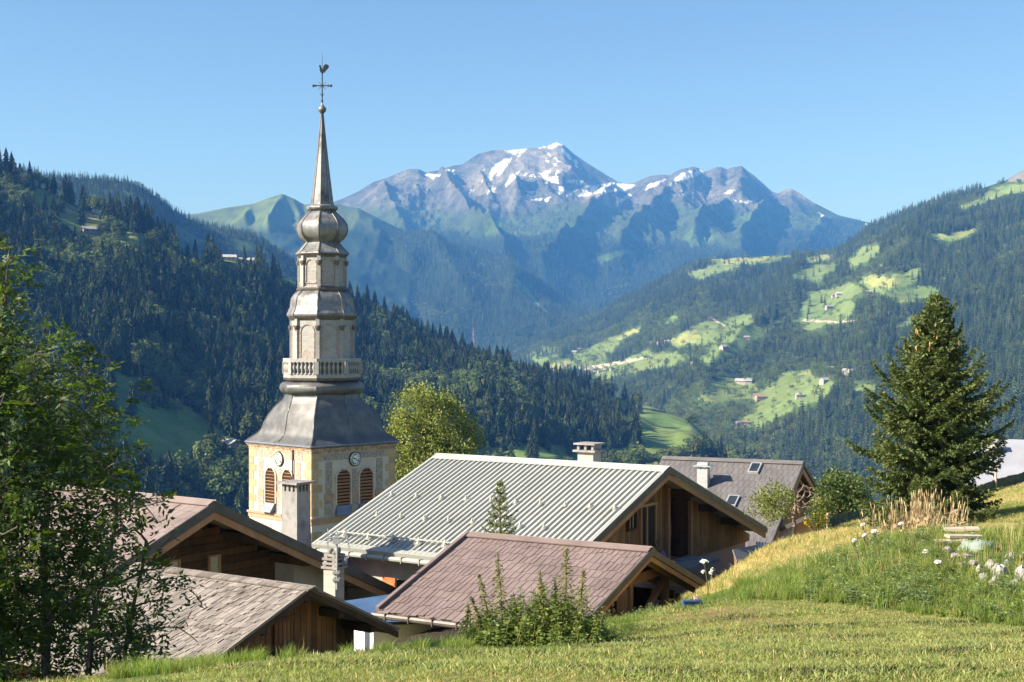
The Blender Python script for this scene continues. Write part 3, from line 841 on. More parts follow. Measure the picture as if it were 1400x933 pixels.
def hill_forest(H, n, cell, meadow, broad, hgt, rng, name, singles=0, extra=None, vmin=-1e9, wob=5, lo=True):
    p, u, v = H.sample(n, rng)
    hp = hgt * 0.8 / p[:, 1] * F
    lone = rng.random(len(u)) < 0.012
    m = ~(in_polys(u, v, meadow, wob, 11) & ~lone) & (lone | ~(in_polys(u, v - hp * 0.5, meadow, wob, 11) | in_polys(u, v - hp * 0.9, meadow, wob, 11))) & (v > vmin)
    if extra is not None:
        m &= extra(u, v, p)
    p, u, v = p[m], u[m], v[m]
    i = thin(p, cell); p, u, v = p[i], u[i], v[i]
    bn = fbm(p[:, 0] / (cell * 9), p[:, 1] / (cell * 9), 3, 17) + rng.normal(0, 0.16, len(p)) + broad(u, v)
    isb = bn > 0.27
    h = hgt * (0.45 + 0.85 * rng.random(len(p))) * np.where(isb, 0.68, 1.0)
    p[:, 2] -= 0.3
    if singles:
        vis = (u > 0) & (u < 1400) & (v < 690) & ~((u < 175) & (v > 470)) & ~((v > 605) & (u > 335))
        px = np.where(vis, h / p[:, 1], -1)
        used = np.zeros(len(p), bool)
        for b in (False, True):
            c = np.nonzero((isb == b) & vis)[0]; c = c[np.argsort(-px[c])][:singles]
            used[c] = True
            for j in c:
                me = (BRO_HI if b else CON_HI)[int(rng.integers(3 if b else 4))]
                if b:
                    single_tree('beech_tree', 'rounded pale green broadleaf tree among dark spruces on the left wooded hill', 'tree', 'broadleaf trees on the wooded hill', me, p[j], h[j], 1.05, rng)
                else:
                    single_tree('spruce_tree', 'dark pointed spruce in the forest on the left wooded hill', 'tree', 'spruces on the wooded hill', me, p[j], h[j], 1.0, rng)
        k = ~used; p, h, isb = p[k], h[k], isb[k]
    if lo:
        pr, kind = PR_LO, np.where(isb, 3 + rng.integers(0, 2, len(p)), rng.integers(0, 3, len(p)))
    else:
        pr, kind = PR_HI, np.where(isb, 4 + rng.integers(0, 3, len(p)), rng.integers(0, 4, len(p)))
    s = np.stack([h * np.where(isb, 1.15, 1.0), h * np.where(isb, 1.15, 1.0), h], -1)
    o = gn_scatter(name, pr, p, rng.random(len(p)) * 6.28, s, kind)
    tag(o, None, None, None, 'stuff')
    print(name, len(p))
    return o

L1_BR = lambda u, v: 0.28 * np.exp(-(((u - 160) / 60) ** 2 + ((v - 350) / 35) ** 2)) + 0.25 * np.exp(-(((u - 230) / 60) ** 2 + ((v - 470) / 50) ** 2)) + 0.3 * np.exp(-(((u - 30) / 50) ** 2 + ((v - 290) / 25) ** 2)) + 0.30 * np.exp(-(((u - 100) / 45) ** 2 + ((v - 330) / 25) ** 2)) + 0.25 * np.exp(-(((u - 600) / 90) ** 2 + ((v - 560) / 30) ** 2)) + 0.09
FO1 = hill_forest(L1, 90000, 6.6, L1_MEADOW, L1_BR, 25.0, np.random.default_rng(1), 'hillside_forest', 290, lo=False, extra=lambda u, v, p: (u > -520) & (u < 880))
tag(FO1, 'dense dark spruce forest covering the left wooded hill behind the church', 'forest')
FO2 = hill_forest(L2, 90000, 8.0, L2_MEADOW, lambda u, v: np.where(v > 315, 0.15, -0.25), 16.0, np.random.default_rng(2), 'middle_forest')
tag(FO2, 'blue spruce forest on the rounded hill behind the left hill', 'forest')
FO4 = hill_forest(L4B, 90000, 14.0, SKI, lambda u, v: -0.12 + 0 * u, 26.0, np.random.default_rng(3), 'spur_forest', wob=3)
tag(FO4, 'hazy blue forest on the spur with the ski run', 'forest')
FO5 = hill_forest(L5, 330000, 9.0, L5_MEADOW, lambda u, v: np.where((v > 450) & (u < 1180), 0.06, -0.14) + 0.55 * in_polys(u, v, L5_HALO, 12, 16), 22.0, np.random.default_rng(4), 'valley_forest', wob=7,
                  extra=lambda u, v, p: ~((v < 250) & (u > 1370)) & (u > 640) & (u < 1700) & ~((v < 262) & (u > 1340) & (fbm(p[:, 0] / 60, p[:, 1] / 60, 3, 5) < 0.15)))
tag(FO5, 'spruce forest between the meadows on the right valley side', 'forest')
FO6 = hill_forest(L4, 120000, 17.0, L4_PATCH, lambda u, v: -0.2 + 0 * u, 24.0, np.random.default_rng(6), 'mountain_forest', wob=4,
                  extra=lambda u, v, p: (v + 26 * np.clip((u - 1040) / 160, 0, 1) + 20 * fbm(p[:, 0] / 350, p[:, 1] / 700, 4, 90) > 326))
tag(FO6, 'far blue forest on the lower flanks of the snowy mountain', 'forest')

# ================================================================ HAZE
hz = MB(); hz.box((0, 3350, 350), (20000, 13300, 2030))
m, nt, b = new_mat('haze')
nt.nodes.remove(b)
pv = nt.nodes.new('ShaderNodeVolumePrincipled')
pv.inputs['Color'].default_value = (0.11, 0.37, 1.0, 1)
pv.inputs['Absorption Color'].default_value = (0.75, 0.75, 0.75, 1)
pv.inputs['Density'].default_value = 8.8e-5
pv.inputs['Anisotropy'].default_value = 0.0
nt.links.new(pv.outputs[0], nt.nodes.get('Material Output').inputs['Volume'])
haze = hz.build('haze', m); tag(haze, kind='stuff')
# ================================================================ CHURCH TOWER
TD = 115.0
TX = -259.5 / F * TD
TB = -21.5                                          # foot of the tower
def tz(v):
    if v > 609:
        v = V0 + (v - V0) * 0.974            # the wall faces stand nearer than the axis
    return CZ + (V0 - v) / F * TD - TB
KT = TD / F                                          # metres per photo pixel at the tower

M_SHEET = mat('weathered_metal_sheet', (0.18, 0.178, 0.178), (0.30, 0.297, 0.295), 1.6, 0.45, 0.35, bump=0.25, bscale=7, stain=(0.10, 0.09, 0.083), stain_scale=0.9, stain_lo=0.47, stain_hi=0.66, rough2=0.6)
M_LEAD = mat('grey_lead_sheet', (0.115, 0.112, 0.11), (0.185, 0.178, 0.172), 0.9, 0.40, 0.3, bump=0.2, bscale=6, stain=(0.09, 0.085, 0.085), stain_scale=0.6, stain_lo=0.48, stain_hi=0.7, rough2=0.5)
M_COPPER = mat('brown_sheet_trim', (0.11, 0.095, 0.088), (0.18, 0.16, 0.148), 3, 0.55, 0.4, bump=0.2)
M_PALEWOOD = mat('pale_grey_boards', (0.29, 0.275, 0.26), (0.40, 0.385, 0.365), 2.5, 0.8, bump=0.3, stretch=(1, 1, 4), stain=(0.25, 0.22, 0.19), stain_scale=1.1, stain_lo=0.55, stain_hi=0.75)
M_PLASTER = mat('cream_plaster', (0.56, 0.475, 0.39), (0.63, 0.54, 0.455), 0.9, 0.92, bump=0.15, bscale=20, stain=(0.46, 0.35, 0.26), stain_scale=0.7, stain_lo=0.55, stain_hi=0.75)
M_OCHRE = mat('ochre_painted_quoin', (0.43, 0.285, 0.155), (0.55, 0.38, 0.225), 5, 0.9, island=0.16)
M_ORANGE = mat('terracotta_paint', (0.42, 0.24, 0.155), (0.50, 0.31, 0.21), 3, 0.9)
M_GREYPAINT = mat('grey_painted_ornament', (0.27, 0.21, 0.175), (0.46, 0.37, 0.30), 6.5, 0.9, lo=0.42, hi=0.56, detail=3)
M_FRIEZE = mat('painted_frieze', (0.32, 0.20, 0.13), (0.50, 0.36, 0.25), 3.2, 0.9, lo=0.44, hi=0.56, detail=3)
M_LOUVRE = mat('rust_brown_louvre', (0.44, 0.20, 0.095), (0.55, 0.28, 0.14), 3, 0.75, stretch=(1, 1, 5), island=0.12)
M_DARK = mat('dark_recess', (0.02, 0.017, 0.015), (0.03, 0.026, 0.022), 3, 0.9)
M_WHITE = mat('white_enamel', (0.82, 0.81, 0.78), (0.78, 0.77, 0.73), 3, 0.5)
M_BLACK = mat('black_paint', (0.02, 0.02, 0.022), (0.03, 0.03, 0.032), 4, 0.5)
M_SLATE = mat('blue_grey_sill', (0.15, 0.17, 0.21), (0.23, 0.25, 0.29), 4, 0.5, 0.3)
M_IRON = mat('dark_wrought_iron', (0.05, 0.045, 0.045), (0.09, 0.08, 0.075), 12, 0.55, 0.5)

tower = thing('church_tower', 'tall baroque church steeple with two clocks and stacked onion roofs rising above the houses', 'church tower', (TX, TD, TB))
HS = 99.6 * KT                                       # corner radius of the shaft
SIDE = HS * math.sqrt(2)

def ring8(mb, rows, mi=0, cap=True):
    """rows: (z, corner radius, mid-face radius); corners of the square at 270, 0, 90, 180 degrees"""
    base = len(mb.v)
    for z, rc, rm in rows:
        for k in range(8):
            a = math.radians(270 + 45 * k); r = rc if k % 2 == 0 else rm
            mb.v.append((r * math.cos(a), r * math.sin(a), z))
    for i in range(len(rows) - 1):
        for k in range(8):
            a, b = base + i * 8 + k, base + i * 8 + (k + 1) % 8
            mb.f.append((a, b, b + 8, a + 8)); mb.mi.append(mi)
    if cap:
        mb.f.append(tuple(base + k for k in range(8))[::-1]); mb.mi.append(mi)
        e = base + (len(rows) - 1) * 8
        mb.f.append(tuple(e + k for k in range(8))); mb.mi.append(mi)

def oct_rows(pairs):
    return [(tz(v), r * KT, r * KT) for v, r in pairs]

def spline(pairs, n):
    """smooth the (v, r) profile with a Catmull-Rom curve"""
    p = [pairs[0]] + list(pairs) + [pairs[-1]]; out = []
    for i in range(1, len(p) - 2):
        for k in range(n):
            t = k / n
            q = []
            for c in range(len(p[0])):
                a, b, d, e = p[i - 1][c], p[i][c], p[i + 1][c], p[i + 2][c]
                q.append(0.5 * (2 * b + (d - a) * t + (2 * a - 5 * b + 4 * d - e) * t * t + (3 * b - a - 3 * d + e) * t ** 3))
            out.append(tuple(q))
    out.append(pairs[-1]); return out

def ribs(mb, rows, w, which=range(8), mi=0):
    for k in which:
        a = math.radians(270 + 45 * k)
        pts = [((rc if k % 2 == 0 else rm) * math.cos(a), (rc if k % 2 == 0 else rm) * math.sin(a), z) for z, rc, rm in rows]
        mb.tube(pts, w, 5, mi)

# shaft
mb = MB(); ring8(mb, [(0, HS, HS / math.sqrt(2)), (tz(606), HS, HS / math.sqrt(2))])
shaft = part(tower, 'shaft_wall', mb, M_PLASTER)
# string course and cornice
mb = MB()
for va, vb_, g in ((712, 706, 0.10), (706, 703, 0.22), (735, 732, 0.06)):
    ring8(mb, [(tz(va), HS + g, (HS + g) / math.sqrt(2)), (tz(vb_), HS + g, (HS + g) / math.sqrt(2))])
part(tower, 'string_course', mb, M_ORANGE)
mb = MB()
for va, vb_, g in ((617, 613, 0.07), (613, 610, 0.16), (610, 607, 0.28)):
    ring8(mb, [(tz(va), HS + g, (HS + g) / math.sqrt(2)), (tz(vb_), HS + g, (HS + g) / math.sqrt(2))])
part(tower, 'cornice', mb, M_FRIEZE)
# quoins on each corner, long and short
mb = MB()
nq = 15
zq = [tz(740) + (tz(619) - tz(740)) * i / nq for i in range(nq + 1)]
zq = [tz(617.5) - (i * 0.62) for i in range(26)]
for c in range(4):
    a = math.radians(270 + 90 * c)
    corner = Vector((HS * math.cos(a), HS * math.sin(a), 0))
    for sgn in (1, -1):
        nxt = math.radians(270 + 90 * (c + sgn))
        d = (Vector((HS * math.cos(nxt), HS * math.sin(nxt), 0)) - corner).normalized()
        nrm_ = Vector((d.y, -d.x, 0)) * (1 if sgn > 0 else -1)
        if nrm_.dot(corner) < 0:
            nrm_ = -nrm_
        for i in range(len(zq) - 1):
            L = 1.02 if i % 2 == 0 else 0.66
            zm = (zq[i] + zq[i + 1]) / 2
            if tz(713) < zm + 0.3 and zm - 0.3 < tz(702):
                continue
            ctr = corner + d * (L / 2 + 0.003) + nrm_ * 0.012 + Vector((0, 0, zm))
            M = Matrix((d, nrm_, Vector((0, 0, 1)))).transposed()
            mb.box(ctr, (L, 0.05, zq[0] - zq[1] - 0.035), M)
part(tower, 'quoin', mb, M_OCHRE)

# the four faces: frieze, pilasters, louvred twin windows, clock
def numeral(mb, txt, h, place):
    w = {'I': 0.26, 'V': 0.62, 'X': 0.62}
    x = -sum(w[c] for c in txt) * h / 2
    t = 0.16 * h
    for c in txt:
        cw = w[c] * h
        segs = {'I': [((cw / 2, -h / 2), (cw / 2, h / 2))], 'V': [((0.08 * h, h / 2), (cw / 2, -h / 2)), ((cw / 2, -h / 2), (cw - 0.08 * h, h / 2))],
                'X': [((0.08 * h, h / 2), (cw - 0.08 * h, -h / 2)), ((0.08 * h, -h / 2), (cw - 0.08 * h, h / 2))]}[c]
        for i, (p, q) in enumerate(segs):
            mb.bar(place(x + p[0], p[1], 0.002 * i), place(x + q[0], q[1], 0.002 * i), t, 0.012, place.n)
        x += cw

for fi in range(4):
    na = math.radians(315 + 90 * fi)
    N = Vector((math.cos(na), math.sin(na), 0)); Ud = Vector((-math.sin(na), math.cos(na), 0)); Zd = Vector((0, 0, 1))
    C0 = N * (SIDE / 2)
    M = Matrix((Ud, N, Zd)).transposed()
    def at(x, z, o=0.0):
        return C0 + Ud * x + Zd * z + N * o
    front = fi in (0, 3)
    # frieze and pilasters
    mb = MB(); mb.box(at(0, tz(622.5), 0.012), (SIDE - 2.3, 0.04, 9 * KT), M); part(tower, 'frieze', mb, M_GREYPAINT)
    mb = MB()
    for x, w in ((-2.62, 0.66), (2.62, 0.66), (0, 0.5)):
        mb.box(at(x, (tz(672) + tz(629 if x else 641)) / 2, 0.014), (w, 0.045, tz(629 if x else 641) - tz(672)), M)
        mb.box(at(x, (tz(701) + tz(681)) / 2, 0.02), (w + 0.16, 0.06, tz(681) - tz(701)), M)
    part(tower, 'pilaster', mb, M_GREYPAINT)
    mb = MB()
    for x, w in ((-2.62, 0.66), (2.62, 0.66), (0, 0.5)):
        mb.box(at(x, tz(676.5), 0.03), (w + 0.24, 0.09, 8.6 * KT), M)
    part(tower, 'pilaster_base', mb, M_ORANGE)
    mb = MB()                                            # panels below the string course
    for x in (-2.0, 0.9):
        mb.box(at(x, tz(726), 0.014), (1.7, 0.04, 16 * KT), M)
    part(tower, 'lower_panel', mb, M_PALEWOOD)
    # windows: recess, slats, arched surround, sloping sill
    for x in (-1.18, 1.18):
        hw, zb, zt = 0.69, tz(689), tz(641); za = zt - hw
        arch = [(-hw, zb), (hw, zb)] + [(hw * math.cos(t), za + hw * math.sin(t)) for t in np.linspace(0, math.pi, 13)]
        mb = MB(); mb.prism([at(x + a, b, 0.012) for a, b in arch], -N * 0.03 + Vector((0, 0, 0)))
        win = part(tower, 'louvred_window', mb, M_DARK)
        mb = MB()
        for k in range(11):
            z = zb + 0.12 + k * 0.268
            w = hw if z < za else math.sqrt(max(0.02, hw * hw - (z - za) ** 2))
            R = Matrix.Rotation(math.radians(-38), 3, Ud)
            mb.box(at(x, z, 0.1), (2 * w - 0.04, 0.26, 0.03), R @ M)
        part(win, 'slat', mb, M_LOUVRE)
        mb = MB()
        for (a, b), (c, d) in zip([(-hw - 0.06, zb)] + [((hw + 0.06) * math.cos(t), za + (hw + 0.06) * math.sin(t)) for t in np.linspace(math.pi, 0, 15)], [((hw + 0.06) * math.cos(t), za + (hw + 0.06) * math.sin(t)) for t in np.linspace(math.pi, 0, 15)] + [(hw + 0.06, zb)]):
            mb.bar(at(x + a, b, 0.06), at(x + c, d, 0.06), 0.13, 0.14, N)
        part(win, 'frame', mb, M_PLASTER)
        mb = MB(); mb.prism([at(x - 0.69, zb, 0.02), at(x - 0.69, zb, 0.16), at(x - 0.86, tz(701.5), 0.5), at(x - 0.86, tz(701.5), 0.02)], Ud * 1.38)
        part(win, 'sill', mb, M_SLATE)
    # clock
    cz_, R = tz(627.5), 8.4 * KT
    def disc(r0, o, mb, n=28):
        mb.prism([at(r0 * math.cos(t), cz_ + r0 * math.sin(t), 0.02) for t in np.linspace(0, 2 * math.pi, n, endpoint=False)], N * o)
    mb = MB(); disc(R + 0.085, 0.10, mb); clock = part(tower, 'clock', mb, M_BLACK)
    mb = MB(); disc(R, 0.13, mb); dial = part(clock, 'dial', mb, M_WHITE)
    mb = MB()
    for k, txt in enumerate(('XII', 'I', 'II', 'III', 'IIII', 'V', 'VI', 'VII', 'VIII', 'IX', 'X', 'XI')):
        th = math.radians(90 - 30 * k); er = Vector((math.cos(th), math.sin(th))); et = Vector((math.sin(th), -math.cos(th)))
        class Pl:
            n = N
            def __call__(s, px, py, o):
                q = er * (R * 0.76 + py) + et * px
                return at(q.x, cz_ + q.y, 0.155 + o)
        numeral(mb, txt, 0.17, Pl())
    part(clock, 'numerals', mb, M_BLACK)
    # hands at about twenty to four, as on both dials
    for th, L, w in ((math.radians(-30), 0.46, 0.055), (math.radians(160), 0.34, 0.065)):
        mb = MB(); mb.bar(at(-0.1 * math.cos(th), cz_ - 0.1 * math.sin(th), 0.17 + w / 5), at(L * math.cos(th), cz_ + L * math.sin(th), 0.17 + w / 5), w, 0.02, N)
        part(clock, 'clock_hand', mb, M_BLACK)
# rain pipe on the sunlit face
na = math.radians(225); N = Vector((math.cos(na), math.sin(na), 0)); Ud = Vector((-math.sin(na), math.cos(na), 0))
mb = MB(); mb.tube([N * (SIDE / 2 + 0.12) + Ud * 1.95 + Vector((0, 0, z)) for z in (tz(613), tz(650), tz(705), tz(760))], 0.07, 8)
part(tower, 'rain_pipe', mb, M_COPPER)

# great bell roof, square at the eaves and octagonal at the neck
bell = [(604, 103.5, 73.2), (602, 104.5, 73.9), (600, 101, 71.4), (597, 95.5, 67.8), (593, 89, 64.2), (588, 84.5, 62), (582, 81.3, 60.6), (575, 78.3, 59.4), (568, 74.5, 58), (561, 69, 56.2), (554, 62, 53.8), (548, 55.5, 51.6), (544, 52, 50.3), (538, 50.2, 49.6), (533, 49.6, 49.4)]
rows = [(tz(v), a * KT, b * KT) for v, a, b in spline(bell, 3)]
mb = MB(); ring8(mb, rows)
broof = part(tower, 'bell_roof', mb, M_LEAD, 24)
mb = MB(); ribs(mb, rows[5:], 0.055); part(broof, 'seam', mb, M_LEAD, 60)
mb = MB()
for c in range(4):                                       # gutter strip along the eaves
    a, b = math.radians(270 + 90 * c), math.radians(360 + 90 * c); r = 105.0 * KT
    mb.tube([(r * math.cos(a), r * math.sin(a), tz(604)), (r * math.cos(b), r * math.sin(b), tz(604))], 0.09, 8)
part(broof, 'gutter', mb, M_SLATE)
# roll moulding under the balcony
def circ(vc, r0, rv, n=10):
    return [(vc + rv * math.cos(t), r0 + rv * 1.0 * math.sin(t)) for t in np.linspace(0, math.pi, n)]
mb = MB(); ring8(mb, oct_rows([(539, 49)] + circ(530, 50.5, 8.0)[:] + [(521.5, 48)]))
roll = part(tower, 'roll_moulding', mb, M_LEAD, 40)
mb = MB(); ring8(mb, oct_rows([(522, 48), (519, 53), (516, 54.0), (516, 46)])); part(tower, 'balcony_base', mb, M_COPPER)
# balustrade
mb = MB()
for v0, v1, r0 in ((516, 511.5, 53), (494.5, 490, 53.6)):
    ring8(mb, oct_rows([(v0, r0), (v1, r0)]))
mb2 = MB()
rb = 51.6 * KT
cs = [Vector((rb * math.cos(math.radians(270 + 45 * k)), rb * math.sin(math.radians(270 + 45 * k)), 0)) for k in range(9)]
for k in range(8):
    p = cs[k]
    mb.box(p + Vector((0, 0, (tz(511) + tz(494.5)) / 2)), (0.34, 0.34, tz(494.5) - tz(511)), Matrix.Rotation(math.radians(270 + 45 * k), 3, 'Z'))
bal = part(tower, 'balustrade', mb, M_PALEWOOD)
hb = tz(494.5) - tz(511.5)
prof = [(0.13, 0), (0.13, 0.1), (0.06, 0.14), (0.05, 0.3), (0.13, 0.52), (0.14, 0.62), (0.06, 0.78), (0.06, 0.88), (0.13, 0.92), (0.13, 1.0)]
mb2.lathe([(r * 1.05, z * hb) for r, z in prof], 8)
bme = mb2.mesh('baluster', M_PALEWOOD, 40)
for k in range(8):
    for j in range(6):
        q = cs[k].lerp(cs[k + 1], (j + 0.75) / 6.5)
        o = part_mesh(bal, 'baluster', bme); o.location = (q.x, q.y, tz(511.5))

def stage(name, v0, v1, r, panel_v0, panel_v1):
    """an octagonal stage: walls, corner pilasters with capitals, an arched panel in each wall"""
    mb = MB(); ring8(mb, oct_rows([(v0, r - 1), (v1, r - 1)]))
    st = part(tower, name, mb, M_PALEWOOD)
    mb, mc, mp = MB(), MB(), MB()
    for k in range(8):
        a = math.radians(270 + 45 * k)
        p = Vector((r * KT * math.cos(a), r * KT * math.sin(a), 0)) * 0.985
        M = Matrix.Rotation(a, 3, 'Z')
        mb.box(p + Vector((0, 0, (tz(v0) + tz(v1)) / 2)), (0.2, 0.3, tz(v1) - tz(v0)), M)
        zc = tz(panel_v1 + 5)
        mc.lathe([(0.13, -0.22), (0.2, -0.1), (0.26, 0.1), (0.26, 0.2)], 8, p + Vector((0, 0, zc)))
        na = a + math.radians(22.5); N = Vector((math.cos(na), math.sin(na), 0)); Ud = Vector((-N.y, N.x, 0))
        hwf = (r - 1) * KT * math.sin(math.radians(22.5)) * 0.66; C = N * ((r - 1) * KT * math.cos(math.radians(22.5)))
        za = tz(panel_v1) - hwf
        pts = [(-hwf, tz(panel_v0))] + [(hwf * math.cos(t), za + hwf * math.sin(t)) for t in np.linspace(math.pi, 0, 13)] + [(hwf, tz(panel_v0)), (-hwf, tz(panel_v0))]
        for (x1, z1), (x2, z2) in zip(pts[:-1], pts[1:]):
            mp.bar(C + Ud * x1 + Vector((0, 0, z1)) + N * 0.02, C + Ud * x2 + Vector((0, 0, z2)) + N * 0.02, 0.1, 0.09, N)
        for j in range(1, 5):                               # board joints inside the arch
            zz_ = tz(panel_v0) + (za - tz(panel_v0)) * j / 4.5
            mp.bar(C - Ud * hwf + Vector((0, 0, zz_)) + N * 0.004, C + Ud * hwf + Vector((0, 0, zz_)) + N * 0.004, 0.02, 0.02, N)
    part(st, 'corner_pilaster', mb, M_PALEWOOD); part(st, 'capital', mc, M_COPPER, 40); part(st, 'arched_panel', mp, M_GREYPAINT)
    return st

st1 = stage('lower_stage', 517, 435, 43.2, 490, 444)
# faint painted ornament on the sunlit panel of the lower stage
na = math.radians(270 - 22.5); N = Vector((math.cos(na), math.sin(na), 0)); Ud = Vector((-N.y, N.x, 0)); C = N * (42.2 * KT * math.cos(math.radians(22.5)) + 0.006)
mb = MB(); rr_ = random.Random(4)
for x in np.linspace(-0.52, 0.52, 9):
    mb.bar(C + Ud * x + Vector((0, 0, tz(487))), C + Ud * (x * 1.12) + Vector((0, 0, tz(487) + 0.35 + 0.22 * math.cos(x * 2.6))), 0.05, 0.012, N)
mb.bar(C - Ud * 0.55 + Vector((0, 0, tz(488))), C + Ud * 0.55 + Vector((0, 0, tz(488))), 0.06, 0.012, N)
part(st1, 'painted_ornament', mb, M_GREYPAINT)
mb = MB(); ring8(mb, oct_rows([(438, 43.5), (436, 45.5), (434, 47), (432.5, 48), (431, 48)])); part(tower, 'stage_cornice', mb, M_COPPER)
mid = [(432, 48), (429.5, 48.2), (426, 46.2), (421, 44.4), (415, 43.4), (409, 42.2), (404, 39.5), (400.5, 36), (398.5, 33.5)]
rows = oct_rows(spline(mid, 3)); mb = MB(); ring8(mb, rows); mr = part(tower, 'middle_roof', mb, M_SHEET, 24)
mb = MB(); ribs(mb, rows, 0.05); part(mr, 'seam', mb, M_COPPER, 60)
mb = MB(); ring8(mb, oct_rows([(399, 33), (397.5, 35), (395.5, 35.6), (394, 34), (392, 33)])); part(tower, 'stage_base', mb, M_COPPER)
st2 = stage('upper_stage', 393, 350.5, 32.6, 388, 356)
mb = MB(); ring8(mb, oct_rows([(353, 32.8), (351.5, 34), (350, 35.2), (348.6, 36.4), (347.4, 36.4)])); part(tower, 'upper_cornice', mb, M_COPPER)
skirt = [(348, 36.6), (346.5, 36.2), (343, 32.6), (338, 28.2), (334.5, 25), (332, 23)]
rows = oct_rows(skirt); mb = MB(); ring8(mb, rows); sk = part(tower, 'skirt_roof', mb, M_SHEET, 20)
mb = MB(); ribs(mb, rows, 0.045); part(sk, 'seam', mb, M_COPPER, 60)
onion = [(333, 22.6), (331, 24.5), (327, 29.2), (321, 33.2), (314.5, 34.8), (308, 34.0), (302, 30.6), (297, 26), (293, 21.6), (290, 18.2), (288, 17)]
rows = oct_rows(spline(onion, 3)); mb = MB(); ring8(mb, rows); on = part(tower, 'onion_dome', mb, M_SHEET, 24)
mb = MB(); ribs(mb, rows, 0.05); part(on, 'seam', mb, M_COPPER, 60)
mb = MB(); ring8(mb, oct_rows([(290, 17), (288.5, 20)] + circ(285, 18, 3.6, 8) + [(281, 16.4)])); part(tower, 'spire_ring', mb, M_SHEET, 40)
rows = oct_rows([(282, 15.8), (276, 14.8), (262, 13), (240, 10.3), (210, 7.0), (180, 3.9), (160, 1.9), (155, 1.5)])
mb = MB(); ring8(mb, rows); spr = part(tower, 'spire', mb, M_SHEET, 20)
mb = MB(); ribs(mb, rows, 0.035); part(spr, 'seam', mb, M_COPPER, 60)
mb = MB(); mb.lathe([(r * KT, tz(v)) for v, r in ((157, 1.4), (154.5, 3.0), (152.5, 5.0), (150, 5.8), (148, 5.4), (146, 3.6), (144, 1.8), (141, 1.2))], 18)
part(tower, 'ball_finial', mb, M_SHEET, 50)
# cross: rod, arms with trefoil ends, little rays
mb = MB()
mb.tube([(0, 0, tz(142)), (0, 0, tz(101))], 0.05, 6)
mb.bar((-0.72, 0, tz(117.5)), (0.72, 0, tz(117.5)), 0.07, 0.09)
for x in (-0.74, 0.74):
    mb.lathe([(0.02, -0.13), (0.1, -0.06), (0.12, 0), (0.1, 0.06), (0.02, 0.13)], 8, (x, 0, tz(117.5)))
for sx in (-1, 1):
    for sz in (-1, 1):
        mb.tube([(0.06 * sx, 0, tz(117.5) + 0.06 * sz), (0.3 * sx, 0, tz(117.5) + 0.3 * sz)], 0.022, 4)
        mb.tube([(0.62 * sx, 0, tz(117.5)), (0.5 * sx, 0, tz(117.5) + 0.14 * sz)], 0.025, 4)
    mb.tube([(0.16 * sx, 0, tz(128)), (0, 0, tz(132))], 0.03, 4)
mb.lathe([(0.05, -0.1), (0.11, 0), (0.05, 0.1)], 8, (0, 0, tz(138)))
part(tower, 'cross', mb, M_IRON)
mb = MB(); mb.tube([(0, 0, tz(101)), (0, 0, tz(86)), (0, 0, tz(72))], [0.04, 0.025, 0.012], 5); part(tower, 'lightning_rod', mb, M_IRON)
# the weathercock: flat cut sheet with a raised comb and a fan tail
ck = [(-0.16, 0.05), (-0.24, 0.30), (-0.20, 0.44), (-0.26, 0.50), (-0.33, 0.53), (-0.25, 0.60), (-0.22, 0.72), (-0.14, 0.66), (-0.08, 0.48), (0.02, 0.30), (0.08, 0.34), (0.10, 0.52), (0.20, 0.70), (0.40, 0.76), (0.58, 0.66), (0.62, 0.50),
      (0.50, 0.34), (0.38, 0.24), (0.26, 0.08), (0.08, -0.02), (0.05, -0.16), (-0.05, -0.16), (-0.04, -0.02)]
mb = MB(); mb.prism([(x * 0.92, -0.03, tz(100) + z * 0.98) for x, z in ck], (0, 0.06, 0)); part(tower, 'weathercock', mb, M_BLACK)
# ================================================================ HOUSES
def wood(name, c1, c2, **k):
    return mat(name, c1, c2, 2.2, 0.82, bump=0.4, bscale=10, stretch=k.pop('stretch', (1, 1, 0.12)), island=k.pop('island', 0.28), stain=k.pop('stain', None), stain_scale=1.3, stain_lo=0.5, stain_hi=0.7, hue=0.012, **k)

M_BOARD = wood('brown_larch_boards', (0.165, 0.085, 0.036), (0.255, 0.138, 0.062), stain=(0.10, 0.06, 0.034))
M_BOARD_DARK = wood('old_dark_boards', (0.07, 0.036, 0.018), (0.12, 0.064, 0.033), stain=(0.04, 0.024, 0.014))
M_BEAM = wood('fresh_brown_beam', (0.29, 0.16, 0.08), (0.39, 0.23, 0.12), island=0.12)
M_BEAM_DARK = wood('dark_purlin', (0.045, 0.026, 0.016), (0.085, 0.05, 0.03), island=0.15)
M_GREEN_ROOF = mat('grey_green_painted_sheet', (0.385, 0.385, 0.345), (0.455, 0.45, 0.41), 0.8, 0.42, 0.0, bump=0.05, stretch=(3.5, 0.35, 0.35), stain=(0.36, 0.36, 0.32), stain_scale=0.35, stain_lo=0.55, stain_hi=0.72, spec=0.4)
M_GREEN_EDGE = mat('pale_sheet_flashing', (0.34, 0.34, 0.30), (0.30, 0.30, 0.26), 1.4, 0.45, 0.0, spec=0.4)
M_BROWN_TILE = mat('red_brown_metal_tile', (0.205, 0.155, 0.14), (0.27, 0.205, 0.185), 1.5, 0.55, island=0.10, stain=(0.28, 0.215, 0.195), stain_scale=0.8, stain_lo=0.5, stain_hi=0.72)
M_PINK_TILE = mat('faded_pink_brown_tile', (0.175, 0.128, 0.116), (0.232, 0.172, 0.157), 1.3, 0.55, island=0.09, stain=(0.25, 0.19, 0.172), stain_scale=0.7, stain_lo=0.52, stain_hi=0.74)
